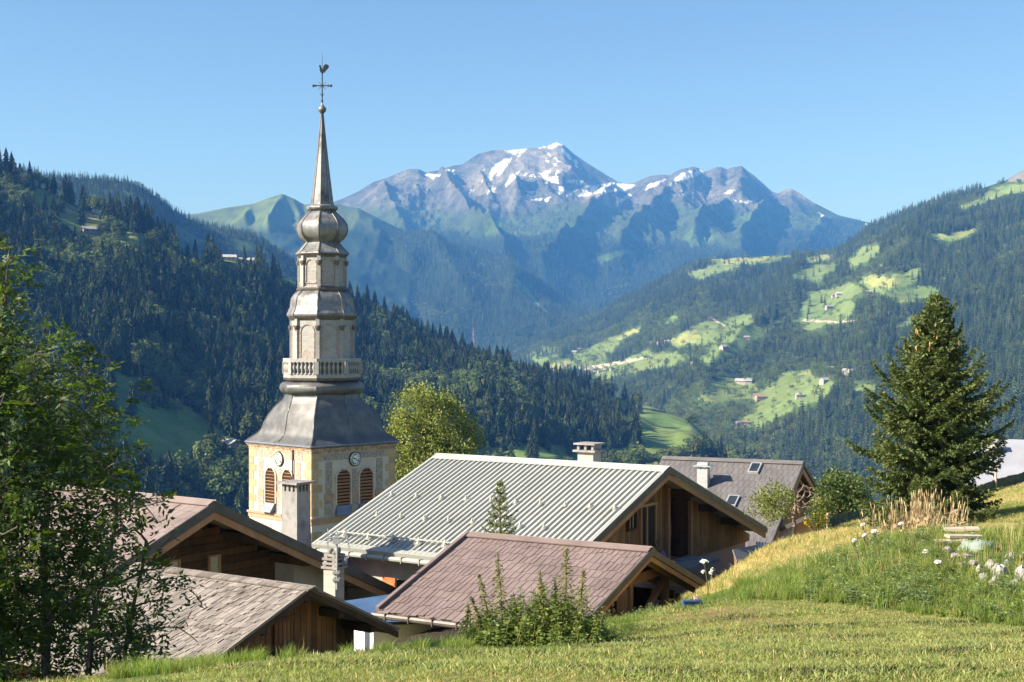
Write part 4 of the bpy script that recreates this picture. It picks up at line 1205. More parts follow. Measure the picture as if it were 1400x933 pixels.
M_SHINGLE = mat('weathered_wood_shingle', (0.185, 0.158, 0.138), (0.29, 0.25, 0.222), 2.5, 0.9, bump=0.4, bscale=18, stretch=(2.2, 0.5, 1), island=0.30, stain=(0.13, 0.10, 0.085), stain_scale=1.1, stain_lo=0.56, stain_hi=0.72)
M_GREY_TILE = mat('grey_brown_sheet_tile', (0.125, 0.112, 0.11), (0.165, 0.15, 0.147), 1.5, 0.5, island=0.07)
M_DARK_EDGE = mat('dark_sheet_edge', (0.062, 0.058, 0.056), (0.10, 0.092, 0.088), 2, 0.55, 0.2)
M_CONCRETE = mat('grey_rendered_chimney', (0.25, 0.235, 0.225), (0.34, 0.32, 0.305), 1.8, 0.95, bump=0.3, bscale=12, stain=(0.12, 0.11, 0.105), stain_scale=1.6, stain_lo=0.5, stain_hi=0.72)
M_PALE_RENDER = mat('pale_render', (0.36, 0.315, 0.28), (0.45, 0.40, 0.355), 1.5, 0.95, bump=0.2, stain=(0.35, 0.29, 0.25), stain_scale=1.2, stain_lo=0.55, stain_hi=0.72)
M_PINK = mat('dusty_pink_render', (0.36, 0.235, 0.21), (0.42, 0.28, 0.25), 0.9, 0.95, bump=0.15, bscale=14)
M_WHITEWALL = mat('white_render', (0.74, 0.71, 0.66), (0.66, 0.62, 0.57), 1.0, 0.92, bump=0.1)
M_GLASS = mat('dark_window_glass', (0.02, 0.025, 0.03), (0.035, 0.04, 0.045), 2, 0.08, spec=0.6)
M_CURTAIN = mat('lace_curtain', (0.36, 0.33, 0.24), (0.55, 0.52, 0.40), 22, 0.9, lo=0.42, hi=0.58)
M_SHUTTER = wood('orange_shutter', (0.42, 0.14, 0.045), (0.52, 0.20, 0.07), island=0.12)
M_GALV = mat('galvanised_steel', (0.50, 0.50, 0.50), (0.62, 0.62, 0.61), 6, 0.42, 0.55)
M_BLUE = mat('blue_sheet_roof', (0.05, 0.10, 0.20), (0.075, 0.135, 0.25), 1.5, 0.5)
M_WHITE_SHEET = mat('white_sheet', (0.74, 0.75, 0.76), (0.64, 0.65, 0.67), 2.0, 0.5)
M_STONE = mat('chimney_slab_stone', (0.20, 0.18, 0.165), (0.30, 0.275, 0.25), 4, 0.95, bump=0.5, island=0.15)

class House:
    """gabled house; local x runs along the ridge (the visible gable at x = 0, the ridge towards -x), local y runs across it"""
    def __init__(s, name, label, cat, apex, far, base_z, D, pitch, wl, wr, th=0.16):
        A = P(apex[0], apex[1], D)
        rb = ray(*far)
        k = (A.z - CZ) / rb.z
        B = EYE + rb * k
        d = (A - B); s.L = Vector((d.x, d.y)).length
        s.yaw = math.atan2(d.y, d.x)
        s.A, s.D = A, D
        s.H = A.z - base_z
        pl, pr = pitch if isinstance(pitch, tuple) else (pitch, pitch)
        s.pt_ = {-1: math.radians(pl), 1: math.radians(pr)}; s.pitch = s.pt_[-1]; s.tan = math.tan(max(s.pt_.values()))
        s.wl, s.wr, s.th = wl, wr, th
        s.t = thing(name, label, cat, (A.x, A.y, base_z), s.yaw)
        s.M = Matrix.Translation((A.x, A.y, base_z)) @ Matrix.Rotation(s.yaw, 4, 'Z')
        s.Mi = s.M.inverted()
        print(name, 'yaw', round(math.degrees(s.yaw), 1), 'L', round(s.L, 2), 'H', round(s.H, 2))
    def roof(s, y):
        return s.H - abs(y) * math.tan(s.pt_[1 if y > 0 else -1])
    def pt(s, x, y, n=0.0):
        """point on the roof plane lifted n along its normal"""
        sg = 1 if y > 0 else -1
        return Vector((x, y + sg * n * math.sin(s.pt_[sg]), s.roof(y) + n * math.cos(s.pt_[sg])))
    def local_ray(s, u, v):
        o = s.Mi @ EYE; d = s.Mi.to_3x3() @ ray(u, v)
        return o, d
    def pick_x(s, u, v, x):
        o, d = s.local_ray(u, v); k = (x - o.x) / d.x; return o + d * k
    def pick_y(s, u, v, y):
        o, d = s.local_ray(u, v); k = (y - o.y) / d.y; return o + d * k
    def pick_roof(s, u, v, side):
        o, d = s.local_ray(u, v)
        # z = H - side*y*tan
        tn = math.tan(s.pt_[side]); k = (s.H - o.z - side * o.y * tn) / (d.z + side * d.y * tn)
        return o + d * k
    def slabs(s, mats, name='roof', x0=None, x1=0.0):
        x0 = -s.L if x0 is None else x0
        mb = MB()
        for sg, w in ((-1, s.wl), (1, s.wr)):
            q = [(x0, 0, s.H), (x0, sg * w, s.roof(sg * w)), (x0, sg * w, s.roof(sg * w) - s.th), (x0, 0, s.H - s.th)]
            mb.prism(q, (x1 - x0, 0, 0))
        return part(s.t, name, mb, mats)
    def tiles(s, parent, m, row, col, thick, jit=0.0, stagger=True, seed=1, name='tiles', sides=(-1, 1), gap=0.012, x0=None, x1=0.0, lift=0.02, slide=0.16, lap=1.12):
        """overlapping tiles or shingles, each a thin wedge of its own, in one mesh"""
        r = random.Random(seed); mb = MB()
        x0 = -s.L if x0 is None else x0
        for sg in sides:
            w = s.wl if sg < 0 else s.wr
            pt_ = s.pt_[sg]; Ls = w / math.cos(pt_); nr = int(Ls / row) + 1
            e = Vector((0, sg * math.cos(pt_), -math.sin(pt_))); n = Vector((0, sg * math.sin(pt_), math.cos(pt_)))
            for i in range(nr):
                s1 = Ls - i * row + 0.03; s0 = max(s1 - row * lap, 0.0)
                if s1 < 0.03:
                    break
                x = x0 - (col * ((i % 2) * 0.5 if stagger else 0)) - r.random() * jit * col
                while x < x1 - 0.01:
                    cw = col * (1 + jit * r.uniform(-0.5, 0.5))
                    a, b = max(x, x0), min(x + cw - gap, x1)
                    if b - a > 0.03:
                        j = jit * r.uniform(-slide, slide) * row; tk = thick * (1 + jit * r.uniform(-0.7, 0.9)); tl = lift + r.uniform(0, jit) * 0.012
                        S1 = s1 + j
                        o = Vector((0, 0, s.H))
                        p = [o + e * s0 + n * 0.004, o + e * S1 + n * tl]
                        q = [o + e * s0 + n * (0.006 + thick * 0.3), o + e * S1 + n * (tl + tk)]
                        X = Vector((1, 0, 0))
                        vs = [p[0] + X * a, p[0] + X * b, p[1] + X * b, p[1] + X * a, q[0] + X * a, q[0] + X * b, q[1] + X * b, q[1] + X * a]
                        fs = [(4, 5, 6, 7), (3, 2, 6, 7), (0, 3, 7, 4), (1, 2, 6, 5)]
                        mb.raw(vs, fs)
                    x += cw
        return part(parent, name, mb, m)
    def planks(s, name, m, x, y0, y1, zb, w, gap=0.02, thick=0.04, top=None, parent=None, label=None, below=0.0):
        mb = MB(); y = y0; r = random.Random(int(abs(y0) * 100) + 7)
        while y < y1 - 0.02:
            a, b = y, min(y + w * r.uniform(0.85, 1.15), y1)
            bb = b - gap
            za, zb2 = ((s.roof(a) - s.th - below, s.roof(bb) - s.th - below) if top is None else (top, top))
            o = r.uniform(0, 0.012)
            if a < 0 < bb and top is None:
                mb.prism([(x + o, a, zb), (x + o, bb, zb), (x + o, bb, zb2), (x + o, 0, s.H - s.th - below), (x + o, a, za)], (-thick, 0, 0))
            else:
                mb.prism([(x + o, a, zb), (x + o, bb, zb), (x + o, bb, zb2), (x + o, a, za)], (-thick, 0, 0))
            y = b
        return part(parent or s.t, name, mb, m, label=label)
    def verge(s, name, m, x, h, t, drop=0.0, sides=(-1, 1), over=0.0, parent=None):
        """sloping boards along the gable edge"""
        mb = MB()
        for sg in sides:
            w = (s.wl if sg < 0 else s.wr) + over
            q = [(x, 0, s.H - drop), (x, sg * w, s.roof(sg * w) - drop), (x, sg * w, s.roof(sg * w) - drop - h), (x, 0, s.H - drop - h)]
            mb.prism(q, (t, 0, 0))
        return part(parent or s.t, name, mb, m)
    def box(s, name, m, c, size, parent=None, rot=None, label=None):
        mb = MB(); mb.box(c, size, rot); return part(parent or s.t, name, mb, m, label=label)
    def window(s, name, x, y0, y1, z0, z1, glass, frame, fw=0.08, depth=0.1, mull=True, cross=False):
        """frame ring in front of the wall plane x, pane set back in it"""
        mb = MB()
        for a, b, c, d in ((y0, y1, z1 - fw, z1), (y0, y1, z0, z0 + fw), (y0, y0 + fw, z0 + fw, z1 - fw), (y1 - fw, y1, z0 + fw, z1 - fw)):
            mb.box((x + 0.02, (a + b) / 2, (c + d) / 2), (depth, b - a, d - c))
        if mull:
            mb.box((x + 0.012, (y0 + y1) / 2, (z0 + z1) / 2), (depth * 0.6, 0.05, z1 - z0 - 2 * fw))
        if cross:
            mb.box((x + 0.01, (y0 + y1) / 2, z0 + (z1 - z0) * 0.6), (depth * 0.5, y1 - y0 - 2 * fw, 0.035))
        f = part(s.t, name, mb, frame)
        g = MB(); g.box((x + 0.008, (y0 + y1) / 2, (z0 + z1) / 2), (0.02, y1 - y0 - 2 * fw + 0.01, z1 - z0 - 2 * fw + 0.01))
        part(f, 'pane', g, glass)
        return f

# ---------------------------------------------------------------- house with the grey-green standing-seam roof
G = House('green_roof_house', 'large chalet with grey green ribbed sheet roof and brown boarded gable in the middle', 'house', (915, 640), (598, 622), -9.6, 48, 19.8, 7.3, 8.6, 0.18)
rf = G.slabs(M_GREEN_ROOF)
mb = MB(); nseam = 44
for sg, w in ((-1, G.wl), (1, G.wr)):
    for i in range(nseam + 1):
        x = -G.L + 0.06 + (G.L - 0.12) * i / nseam
        a, b = G.pt(x, sg * 0.32), G.pt(x, sg * (w - 0.02))
        n = Vector((0, sg * math.sin(G.pitch), math.cos(G.pitch)))
        pr = [a + Vector((dx, 0, 0)) + n * h for dx, h in ((-0.04, 0.001), (-0.022, 0.066), (0.022, 0.066), (0.04, 0.001))]
        mb.prism(pr, b - a)
part(rf, 'seam', mb, M_GREEN_ROOF)
mb = MB()
for sg in (-1, 1):
    a = [G.pt(-G.L - 0.02, sg * 0.001, 0.07), G.pt(-G.L - 0.02, sg * 0.42, 0.066), G.pt(-G.L - 0.02, sg * 0.42, 0.05), G.pt(-G.L - 0.02, sg * 0.001, 0.054)]
    mb.prism(a, (G.L + 0.04, 0, 0))
    for x in (-0.02, -G.L - 0.02):                              # verge flashing
        w = G.wl if sg < 0 else G.wr
        mb.prism([G.pt(x, sg * 0.43, 0.062), G.pt(x, sg * w, 0.062), G.pt(x, sg * w, -0.2), G.pt(x, sg * 0.43, -0.2)], (0.05, 0, 0))
part(rf, 'ridge_cap', mb, M_GREEN_ROOF)
mb = MB(); mb.prism([G.pt(-G.L, -G.wl + 0.26, 0.058), G.pt(-G.L, -G.wl - 0.03, 0.058), G.pt(-G.L, -G.wl - 0.03, -0.06), G.pt(-G.L, -G.wl + 0.26, 0.05)], (G.L, 0, 0))
part(rf, 'eave_flashing', mb, M_GREEN_EDGE)
mb = MB()
mb.tube([(-G.L - 0.1, -G.wl - 0.10, G.roof(-G.wl) - 0.16), (0.05, -G.wl - 0.10, G.roof(-G.wl) - 0.16)], 0.085, 8)
for i in range(14):
    x = -G.L + 0.3 + i * (G.L - 0.4) / 13
    mb.box((x, -G.wl - 0.1, G.roof(-G.wl) - 0.16), (0.03, 0.2, 0.2))
part(rf, 'gutter', mb, M_GREEN_EDGE)
# snow guards: hooks in two staggered rows, a bar above the eaves
gm = MB(); gm.box((0, 0, 0.03), (0.16, 0.24, 0.03)); gm.box((0, 0.03, 0.11), (0.05, 0.03, 0.16)); gm.bar((0, 0.03, 0.18), (0, -0.1, 0.03), 0.03, 0.02)
gme = gm.mesh('snow_guard', M_GREEN_EDGE)
def put_guard(u, v):
    q = G.pick_roof(u, v, -1); o = part_mesh(rf, 'snow_guard', gme)
    p = G.pt(q.x, q.y, 0.05); o.location = p; o.rotation_euler = (G.pitch, 0, 0); o.scale = (0.85, 0.85, 0.85)
for i in range(10):
    put_guard(536 + i * 33.9, 679 + i * 2.1)
for i in range(8):
    put_guard(516 + i * 32.6, 707 + i * 2.5)
q0, q1 = G.pick_roof(470, 735, -1), G.pick_roof(640, 752, -1)
y_ = (q0.y + q1.y) / 2
mb = MB(); mb.tube([G.pt(-G.L + 0.6, y_, 0.2), G.pt(-0.3, y_, 0.2)], 0.03, 6); part(rf, 'snow_bar', mb, M_GREEN_EDGE)
for i in range(9):
    o = part_mesh(rf, 'snow_guard', gme); o.location = G.pt(-G.L + 0.9 + i * 1.08, y_, 0.05); o.rotation_euler = (G.pitch, 0, 0); o.scale = (1.4, 1.2, 1.2)
# gable of vertical boards
GX = -0.95
gy = lambda u, v: G.pick_x(u, v, GX)
yl, yr_ = gy(780, 745).y, gy(1025, 740).y
zb = gy(945, 758).z
al, ar = gy(911, 660).y, gy(942, 660).y               # the dark recess
G.planks('gable_wall', M_BOARD, GX, -G.wl + 0.7, al, zb - 0.1, 0.21, below=0.0)
G.planks('gable_wall', M_BOARD, GX, ar, yr_, zb - 0.15, 0.24, label='boarded gable right of the recess')
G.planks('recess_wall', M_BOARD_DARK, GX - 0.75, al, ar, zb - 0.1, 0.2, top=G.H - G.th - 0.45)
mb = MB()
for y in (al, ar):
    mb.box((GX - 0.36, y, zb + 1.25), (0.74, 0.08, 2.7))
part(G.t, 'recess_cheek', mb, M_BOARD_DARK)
mb = MB()
for y in (al, ar):
    mb.box((GX + 0.06, y, (zb + G.roof(y) - G.th) / 2 - 0.05), (0.14, 0.14, G.roof(y) - G.th - zb - 0.1))
part(G.t, 'post', mb, M_BEAM)
# masonry lower storey and long walls
mb = MB(); mb.box(((GX - 0.1 - G.L + 0.9) / 2, (-G.wl + 0.9 + yr_ - 0.1) / 2, (zb - 0.2) / 2), (G.L - 2.0, yr_ + G.wl - 1.1, zb - 0.2))
part(G.t, 'wall', mb, M_PINK)
G.planks('side_boarding', M_BOARD, GX, 0, 0.01, 0, 0.2, top=0.2) if False else None
wy = -G.wl + 0.9
mb = MB(); ztop = G.roof(G.wl - 0.9) - G.th
mb.box((-G.L / 2 - 0.1, wy - 0.02, ztop - 0.16), (G.L - 1.7, 0.08, 0.5)); part(G.t, 'eave_board', mb, M_BOARD)
zm = G.pick_y(520, 800, wy).z
mb = MB(); mb.box((-G.L / 2, wy - 0.05, zm / 2 + 0.5), (G.L - 1.8, 0.08, zm + 1.0 - 0.1)); lw = part(G.t, 'lower_wall', mb, M_PALE_RENDER)
mb = MB(); mb.box((-G.L / 2, wy - 0.03, (zm + 0.95 + ztop - 0.4) / 2), (G.L - 1.8, 0.09, ztop - 0.4 - zm - 0.95)); part(G.t, 'upper_wall', mb, M_PINK)
sh = G.pick_y(535, 795, wy)
f = None
mb = MB(); mb.box((sh.x, wy - 0.12, sh.z - 0.5), (0.55, 0.05, 1.3))
for k in range(4):
    mb.box((sh.x, wy - 0.15, sh.z - 0.95 + k * 0.3), (0.5, 0.02, 0.1))
part(G.t, 'shutter', mb, M_SHUTTER)
mb = MB(); mb.box((sh.x + 0.75, wy - 0.1, sh.z - 0.5), (0.85, 0.04, 1.2)); part(G.t, 'window', mb, M_DARK)
# openings in the gable
a, b = gy(856, 727), gy(868, 695)
G.window('window', GX + 0.03, a.y, b.y, a.z, b.z, M_GLASS, M_BEAM_DARK, 0.07, 0.12, True)
a, b = gy(875, 757), gy(893, 691)
mb = MB(); mb.box((GX + 0.025, (a.y + b.y) / 2, (a.z + b.z) / 2), (0.05, b.y - a.y, b.z - a.z)); dr = part(G.t, 'door', mb, M_DARK)
mb = MB()
for y in (a.y - 0.05, b.y + 0.05, (a.y * 0.62 + b.y * 0.38)):
    mb.box((GX + 0.05, y, (a.z + b.z) / 2), (0.1, 0.09, b.z - a.z + 0.1))
mb.box((GX + 0.052, (a.y + b.y) / 2, b.z + 0.07), (0.1, b.y - a.y + 0.3, 0.1)); part(dr, 'door_frame', mb, M_BEAM)
# purlins, verge boards and a thin dark sheet edge
mb = MB()
for y in (-5.9, -4.1, -2.2, 0, 2.3, 4.4, 6.4):
    mb.box((GX / 2 - 0.25, y, G.roof(y) - G.th - 0.14), (1.1, 0.22, 0.24))
part(G.t, 'purlin', mb, M_BEAM_DARK)
G.verge('bargeboard', M_BEAM, -0.06, 0.20, 0.05, G.th + 0.03)
G.verge('sheet_edge', M_DARK_EDGE, 0.036, 0.2, 0.03, -0.02)
# deck slab with the bag on it
c = gy(920, 757)
d0, d1 = gy(905, 757).y - 1.2, gy(941, 757).y
mb = MB(); mb.box((GX + 0.65, (d0 + d1) / 2, zb - 0.06), (1.3, d1 - d0, 0.13)); deck = part(G.t, 'deck_slab', mb, M_CONCRETE)
# masonry chimney with a slab cap
cp = G.pick_roof(801, 633, 1)
cx = G.pick_y(801, 633, 0.35).x
mb = MB(); mb.box((cx, 0.6, G.H - 0.25), (0.66, 0.58, 1.25)); ch = part(G.t, 'chimney', mb, M_PALE_RENDER)
mb = MB(); mb.box((cx, 0.6, G.H + 0.41), (0.94, 0.84, 0.07)); mb.box((cx, 0.6, G.H + 0.67), (0.9, 0.8, 0.06))
for dx in (-0.3, 0, 0.3):
    mb.box((cx + dx, 0.6, G.H + 0.545), (0.1, 0.6, 0.19))
part(ch, 'chimney_cap', mb, M_CONCRETE)

# ---------------------------------------------------------------- shed with the pink-brown tiled roof and the firewood
S = House('woodshed', 'open woodshed with pink brown tiled roof and firewood under its gable', 'shed', (890, 752), (640, 731), -5.6, 33, (18.0, 21.2), 4.0, 3.6, 0.12)
rf = S.slabs(M_PINK_TILE)
S.tiles(rf, M_PINK_TILE, 0.42, 0.155, 0.007, 0.6, True, 3, lift=0.010, gap=0.02, slide=0.36)
mb = MB()
for sg in (-1, 1):
    mb.prism([S.pt(-S.L - 0.02, sg * 0.001, 0.09), S.pt(-S.L - 0.02, sg * 0.2, 0.07), S.pt(-S.L - 0.02, sg * 0.2, 0.04), S.pt(-S.L - 0.02, sg * 0.001, 0.06)], (S.L + 0.04, 0, 0))
part(rf, 'ridge_cap', mb, M_PINK_TILE)
mb = MB(); mb.prism([S.pt(-S.L - 0.05, 0, 0.10), S.pt(-S.L - 0.05, -S.wl, 0.10), S.pt(-S.L - 0.05, -S.wl, -0.1), S.pt(-S.L - 0.05, 0, -0.1)], (0.1, 0, 0)); part(rf, 'verge_trim', mb, M_PINK_TILE)
mb = MB(); mb.tube([(-S.L - 0.1, -S.wl - 0.08, S.roof(-S.wl) - 0.1), (0.0, -S.wl - 0.08, S.roof(-S.wl) - 0.1)], 0.07, 8)
for i in range(8):
    mb.box((-S.L + 0.3 + i * 0.66, -S.wl - 0.08, S.roof(-S.wl) - 0.1), (0.025, 0.16, 0.17))
part(rf, 'gutter', mb, M_COPPER)
S.verge('sheet_edge', M_DARK_EDGE, 0.002, 0.17, 0.04, -0.035)
S.verge('bargeboard', M_BEAM, -0.05, 0.13, 0.045, S.th + 0.02)
mb = MB()
for sg in (-1, 1):
    for x in (-0.35, -1.2, -2.1):
        w = S.wl if sg < 0 else S.wr
        mb.bar((x, sg * 0.03, S.H - S.th - 0.08), (x, sg * (w - 0.1), S.roof(sg * (w - 0.1)) - S.th - 0.08), 0.09, 0.13)
part(S.t, 'rafter', mb, M_BEAM)
SX = -0.75
sy = lambda u, v: S.pick_x(u, v, SX)
zt = sy(870, 790).z
mb = MB()
mb.box((SX, (sy(860, 800).y + sy(912, 800).y) / 2, zt), (0.2, sy(914, 800).y - sy(850, 800).y, 0.24))
mb.bar((SX, 0, zt + 0.1), (SX, 0, S.H - S.th - 0.1), 0.16, 0.16)
part(S.t, 'tie_beam', mb, M_BEAM)
mb = MB()
for u in (859.5, 909):
    y = sy(u, 820).y
    mb.box((SX, y, (zt - 0.13) / 2), (0.17, 0.17, zt - 0.13))
part(S.t, 'post', mb, M_BEAM)
mb = MB(); a, b = sy(882, 836), sy(905, 797); mb.bar((SX, a.y, a.z), (SX, b.y, b.z), 0.12, 0.13, (1, 0, 0)); part(S.t, 'brace', mb, M_BEAM)
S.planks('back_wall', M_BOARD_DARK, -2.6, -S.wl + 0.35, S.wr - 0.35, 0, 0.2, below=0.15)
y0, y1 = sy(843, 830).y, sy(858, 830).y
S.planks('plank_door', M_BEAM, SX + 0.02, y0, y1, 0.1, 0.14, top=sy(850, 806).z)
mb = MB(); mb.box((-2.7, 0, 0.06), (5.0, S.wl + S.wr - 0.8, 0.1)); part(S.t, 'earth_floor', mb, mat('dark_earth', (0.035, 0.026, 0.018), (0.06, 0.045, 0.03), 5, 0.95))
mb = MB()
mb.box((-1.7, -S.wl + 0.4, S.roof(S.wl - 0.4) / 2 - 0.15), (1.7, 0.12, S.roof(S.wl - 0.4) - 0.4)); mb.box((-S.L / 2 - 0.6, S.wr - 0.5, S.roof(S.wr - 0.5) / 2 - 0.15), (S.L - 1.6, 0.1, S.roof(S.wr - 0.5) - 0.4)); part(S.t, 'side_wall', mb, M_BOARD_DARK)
# firewood: every log is a thing; they lie in stacks left and right of the door
def log_mesh(seed):
    r = random.Random(seed); mb = MB(); k = r.choice((0, 1, 2)); n = 9; R = r.uniform(0.075, 0.10); L = 0.42
    if k == 0:
        poly = [(R * (1 + r.uniform(-.08, .08)) * math.cos(t), R * (1 + r.uniform(-.08, .08)) * math.sin(t)) for t in np.linspace(0, 6.28, n, endpoint=False)]
    else:
        sp = math.pi * (1.0 if k == 1 else 0.6); st = r.uniform(0, 6.28); R *= 1.25
        poly = [(0.02 * math.cos(st + sp / 2), 0.02 * math.sin(st + sp / 2))] + [(R * (1 + r.uniform(-.08, .08)) * math.cos(st + t), R * (1 + r.uniform(-.08, .08)) * math.sin(st + t)) for t in np.linspace(0, sp, 6)]
        cx_ = sum(p[0] for p in poly) / len(poly); cy_ = sum(p[1] for p in poly) / len(poly); poly = [(a - cx_, b - cy_) for a, b in poly]
    nn = len(poly)
    vs = [(L / 2, a, b) for a, b in poly] + [(-L / 2, a, b) for a, b in poly]
    mb.raw(vs, [tuple(range(nn))], 0); mb.raw(vs, [tuple(range(nn, 2 * nn))[::-1]], 0)
    mb.raw(vs, [(i, nn + i, nn + (i + 1) % nn, (i + 1) % nn) for i in range(nn)], 1)
    return mb.mesh('firewood_log', [M_LOGEND, M_LOGBARK])
M_LOGEND = mat('pale_cut_wood', (0.44, 0.29, 0.15), (0.56, 0.40, 0.23), 14, 0.85, objrand=0.28, hue=0.015)
M_LOGBARK = mat('log_bark', (0.12, 0.075, 0.045), (0.20, 0.13, 0.085), 12, 0.95, objrand=0.25)
LOGS = [log_mesh(60 + k) for k in range(10)]
lr = random.Random(9)
def log_stack(ya, yb, ztop, x, label, group):
    z = 0.21
    row = 0
    while z < ztop - 0.05:
        y = ya + 0.09 + (0.085 if row % 2 else 0)
        while y < yb - 0.06:
            if z < S.roof(y) - S.th - 0.28:
                o = link('firewood_log', lr.choice(LOGS)); tag(o, label, 'log', group)
                o.matrix_world = S.M @ Matrix.Translation((x + lr.uniform(-.05, .05), y, z)) @ Matrix.Rotation(lr.uniform(0, 6.28), 4, 'X')
            y += 0.172
        z += 0.152; row += 1
log_stack(sy(812, 845).y - 0.25, sy(842, 830).y, 1.25, SX - 0.15, 'split log with pale cut end in the stack left of the woodshed door', 'logs left of the woodshed door')
log_stack(sy(915, 830).y, sy(935, 830).y, 1.75, SX - 0.15, 'split log with pale cut end in the stack right of the shed post', 'logs right of the woodshed post')
log_stack(sy(936, 830).y, sy(955, 830).y, 1.2, SX - 0.2, 'split log in the low outer stack under the right eave of the woodshed', 'logs under the right eave of the woodshed')

# ---------------------------------------------------------------- old shed with the wooden shingle roof
K = House('shingle_shed', 'low old shed with weathered wooden shingle roof and boarded gable in front', 'shed', (424, 805), (186, 773), -6.2, 27, (20.0, 25.3), 3.5, 2.78, 0.1)
rf = K.slabs(M_SHINGLE)
K.tiles(rf, M_SHINGLE, 0.23, 0.085, 0.010, 0.95, True, 8, name='shingles', gap=0.009, slide=0.4, lap=1.75)
mb = MB()
r = random.Random(2); x = -K.L
while x < 0:
    l = r.uniform(0.12, 0.22)
    for sg in (-1, 1):
        mb.prism([K.pt(x, sg * -0.02, 0.075), K.pt(x, sg * 0.17, 0.07 + r.uniform(0, .015)), K.pt(x, sg * 0.17, 0.045), K.pt(x, sg * -0.02, 0.05)], (l - 0.01, 0, 0))
    x += l
part(rf, 'ridge_shingles', mb, M_SHINGLE)
K.verge('bargeboard', M_BEAM_DARK, -0.03, 0.13, 0.04, 0.03)
mb = MB()
for sg in (-1, 1):
    w = K.wl if sg < 0 else K.wr
    mb.bar((0.025, 0, K.H + 0.035), (0.025, sg * w, K.roof(sg * w) + 0.035), 0.05, 0.05)
part(K.t, 'verge_batten', mb, M_SHINGLE)
mb = MB()
for y in (-2.3, -1.2, 0, 1.0, 2.0):
    mb.box((-0.45, y, K.roof(y) - K.th - 0.1), (0.8, 0.13, 0.16))
part(K.t, 'purlin', mb, M_BEAM_DARK)
KX = -0.62
ky = lambda u, v: K.pick_x(u, v, KX)
kr = ky(460, 860).y
M_REDBOARD = wood('red_brown_boards', (0.25, 0.11, 0.042), (0.36, 0.17, 0.07), stain=(0.15, 0.08, 0.045))
K.planks('gable_wall', M_REDBOARD, KX, -K.wl + 0.5, kr, 0, 0.16)
K.planks('side_wall_boarding', M_BOARD_DARK, KX - 0.3, kr, K.wr - 0.35, 0, 0.16)
mb = MB(); mb.box((-K.L / 2 - 0.3, -K.wl + 0.55, 0.62), (K.L - 1.0, 0.1, 1.2)); part(K.t, 'wall', mb, M_BOARD_DARK)
a, b = ky(373, 888), ky(403, 835)
K.planks('door', M_REDBOARD, KX + 0.05, a.y, b.y, 0, 0.12, top=b.z + 0.05)
mb = MB()
for z in (b.z - 0.1, b.z - 0.62):
    mb.box((KX + 0.075, (a.y + b.y) / 2, z), (0.03, b.y - a.y, 0.09))
part(K.t, 'door_ledge', mb, M_BOARD)

# ---------------------------------------------------------------- brown-roofed chalet on the left with the big chimney
Lc = House('brown_chalet', 'old dark timber chalet with brown tiled roof and large grey chimney at left', 'house', (293, 688), (220, 680.5), -11.0, 40, (22.5, 24.7), 7.2, 8.45, 0.2)
Lc.L = 12.5
rf = Lc.slabs(M_BROWN_TILE)
Lc.tiles(rf, M_BROWN_TILE, 0.40, 0.30, 0.016, 0.3, True, 5, lift=0.012)
mb = MB()
for sg in (-1, 1):
    mb.prism([Lc.pt(-Lc.L, sg * 0.001, 0.10), Lc.pt(-Lc.L, sg * 0.25, 0.075), Lc.pt(-Lc.L, sg * 0.25, 0.05), Lc.pt(-Lc.L, sg * 0.001, 0.07)], (Lc.L + 0.03, 0, 0))
part(rf, 'ridge_cap', mb, M_BROWN_TILE)
Lc.verge('sheet_edge', M_DARK_EDGE, 0.004, 0.30, 0.05, -0.05)
Lc.verge('bargeboard', M_BEAM, -0.08, 0.26, 0.07, Lc.th + 0.02)
mb = MB()
for y in (-6, -4, -2, 0, 2, 4, 6):
    mb.box((-0.95, y, Lc.roof(y) - Lc.th - 0.2), (1.7, 0.26, 0.28))
part(Lc.t, 'purlin', mb, M_BEAM_DARK)
LX = -1.7
ly = lambda u, v: Lc.pick_x(u, v, LX)
mb = MB(); z = 0.0
yl2, yr2 = -Lc.wl + 1.0, Lc.wr - 1.6
while z < Lc.H - 0.5:                                        # horizontal squared logs, tapered to the roof line
    half = (Lc.H - Lc.th - z - 0.24) / Lc.tan
    a, b = max(yl2, -half), min(yr2, half)
    if b > a:
        mb.box((LX - 0.08, (a + b) / 2, z + 0.12), (0.16, b - a, 0.225))
    z += 0.24
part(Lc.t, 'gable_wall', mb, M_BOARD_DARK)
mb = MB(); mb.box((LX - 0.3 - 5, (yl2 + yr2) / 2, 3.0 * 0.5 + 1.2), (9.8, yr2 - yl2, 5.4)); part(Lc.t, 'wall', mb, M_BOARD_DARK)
for (u0, v0, u1, v1) in ((229, 795, 245, 764), (284, 790, 300, 757)):
    a, b = ly(u0, v0), ly(u1, v1)
    Lc.window('window', LX, a.y, b.y, a.z, b.z, M_CURTAIN, M_BEAM, 0.06, 0.12, False)
a, b = ly(376, 800), ly(418, 765)
mb = MB(); mb.box((LX + 0.42, (a.y + b.y) / 2, (a.z + b.z) / 2 - 1.0), (0.9, b.y - a.y, b.z - a.z + 2.3)); part(Lc.t, 'rendered_flue', mb, M_PALE_RENDER)
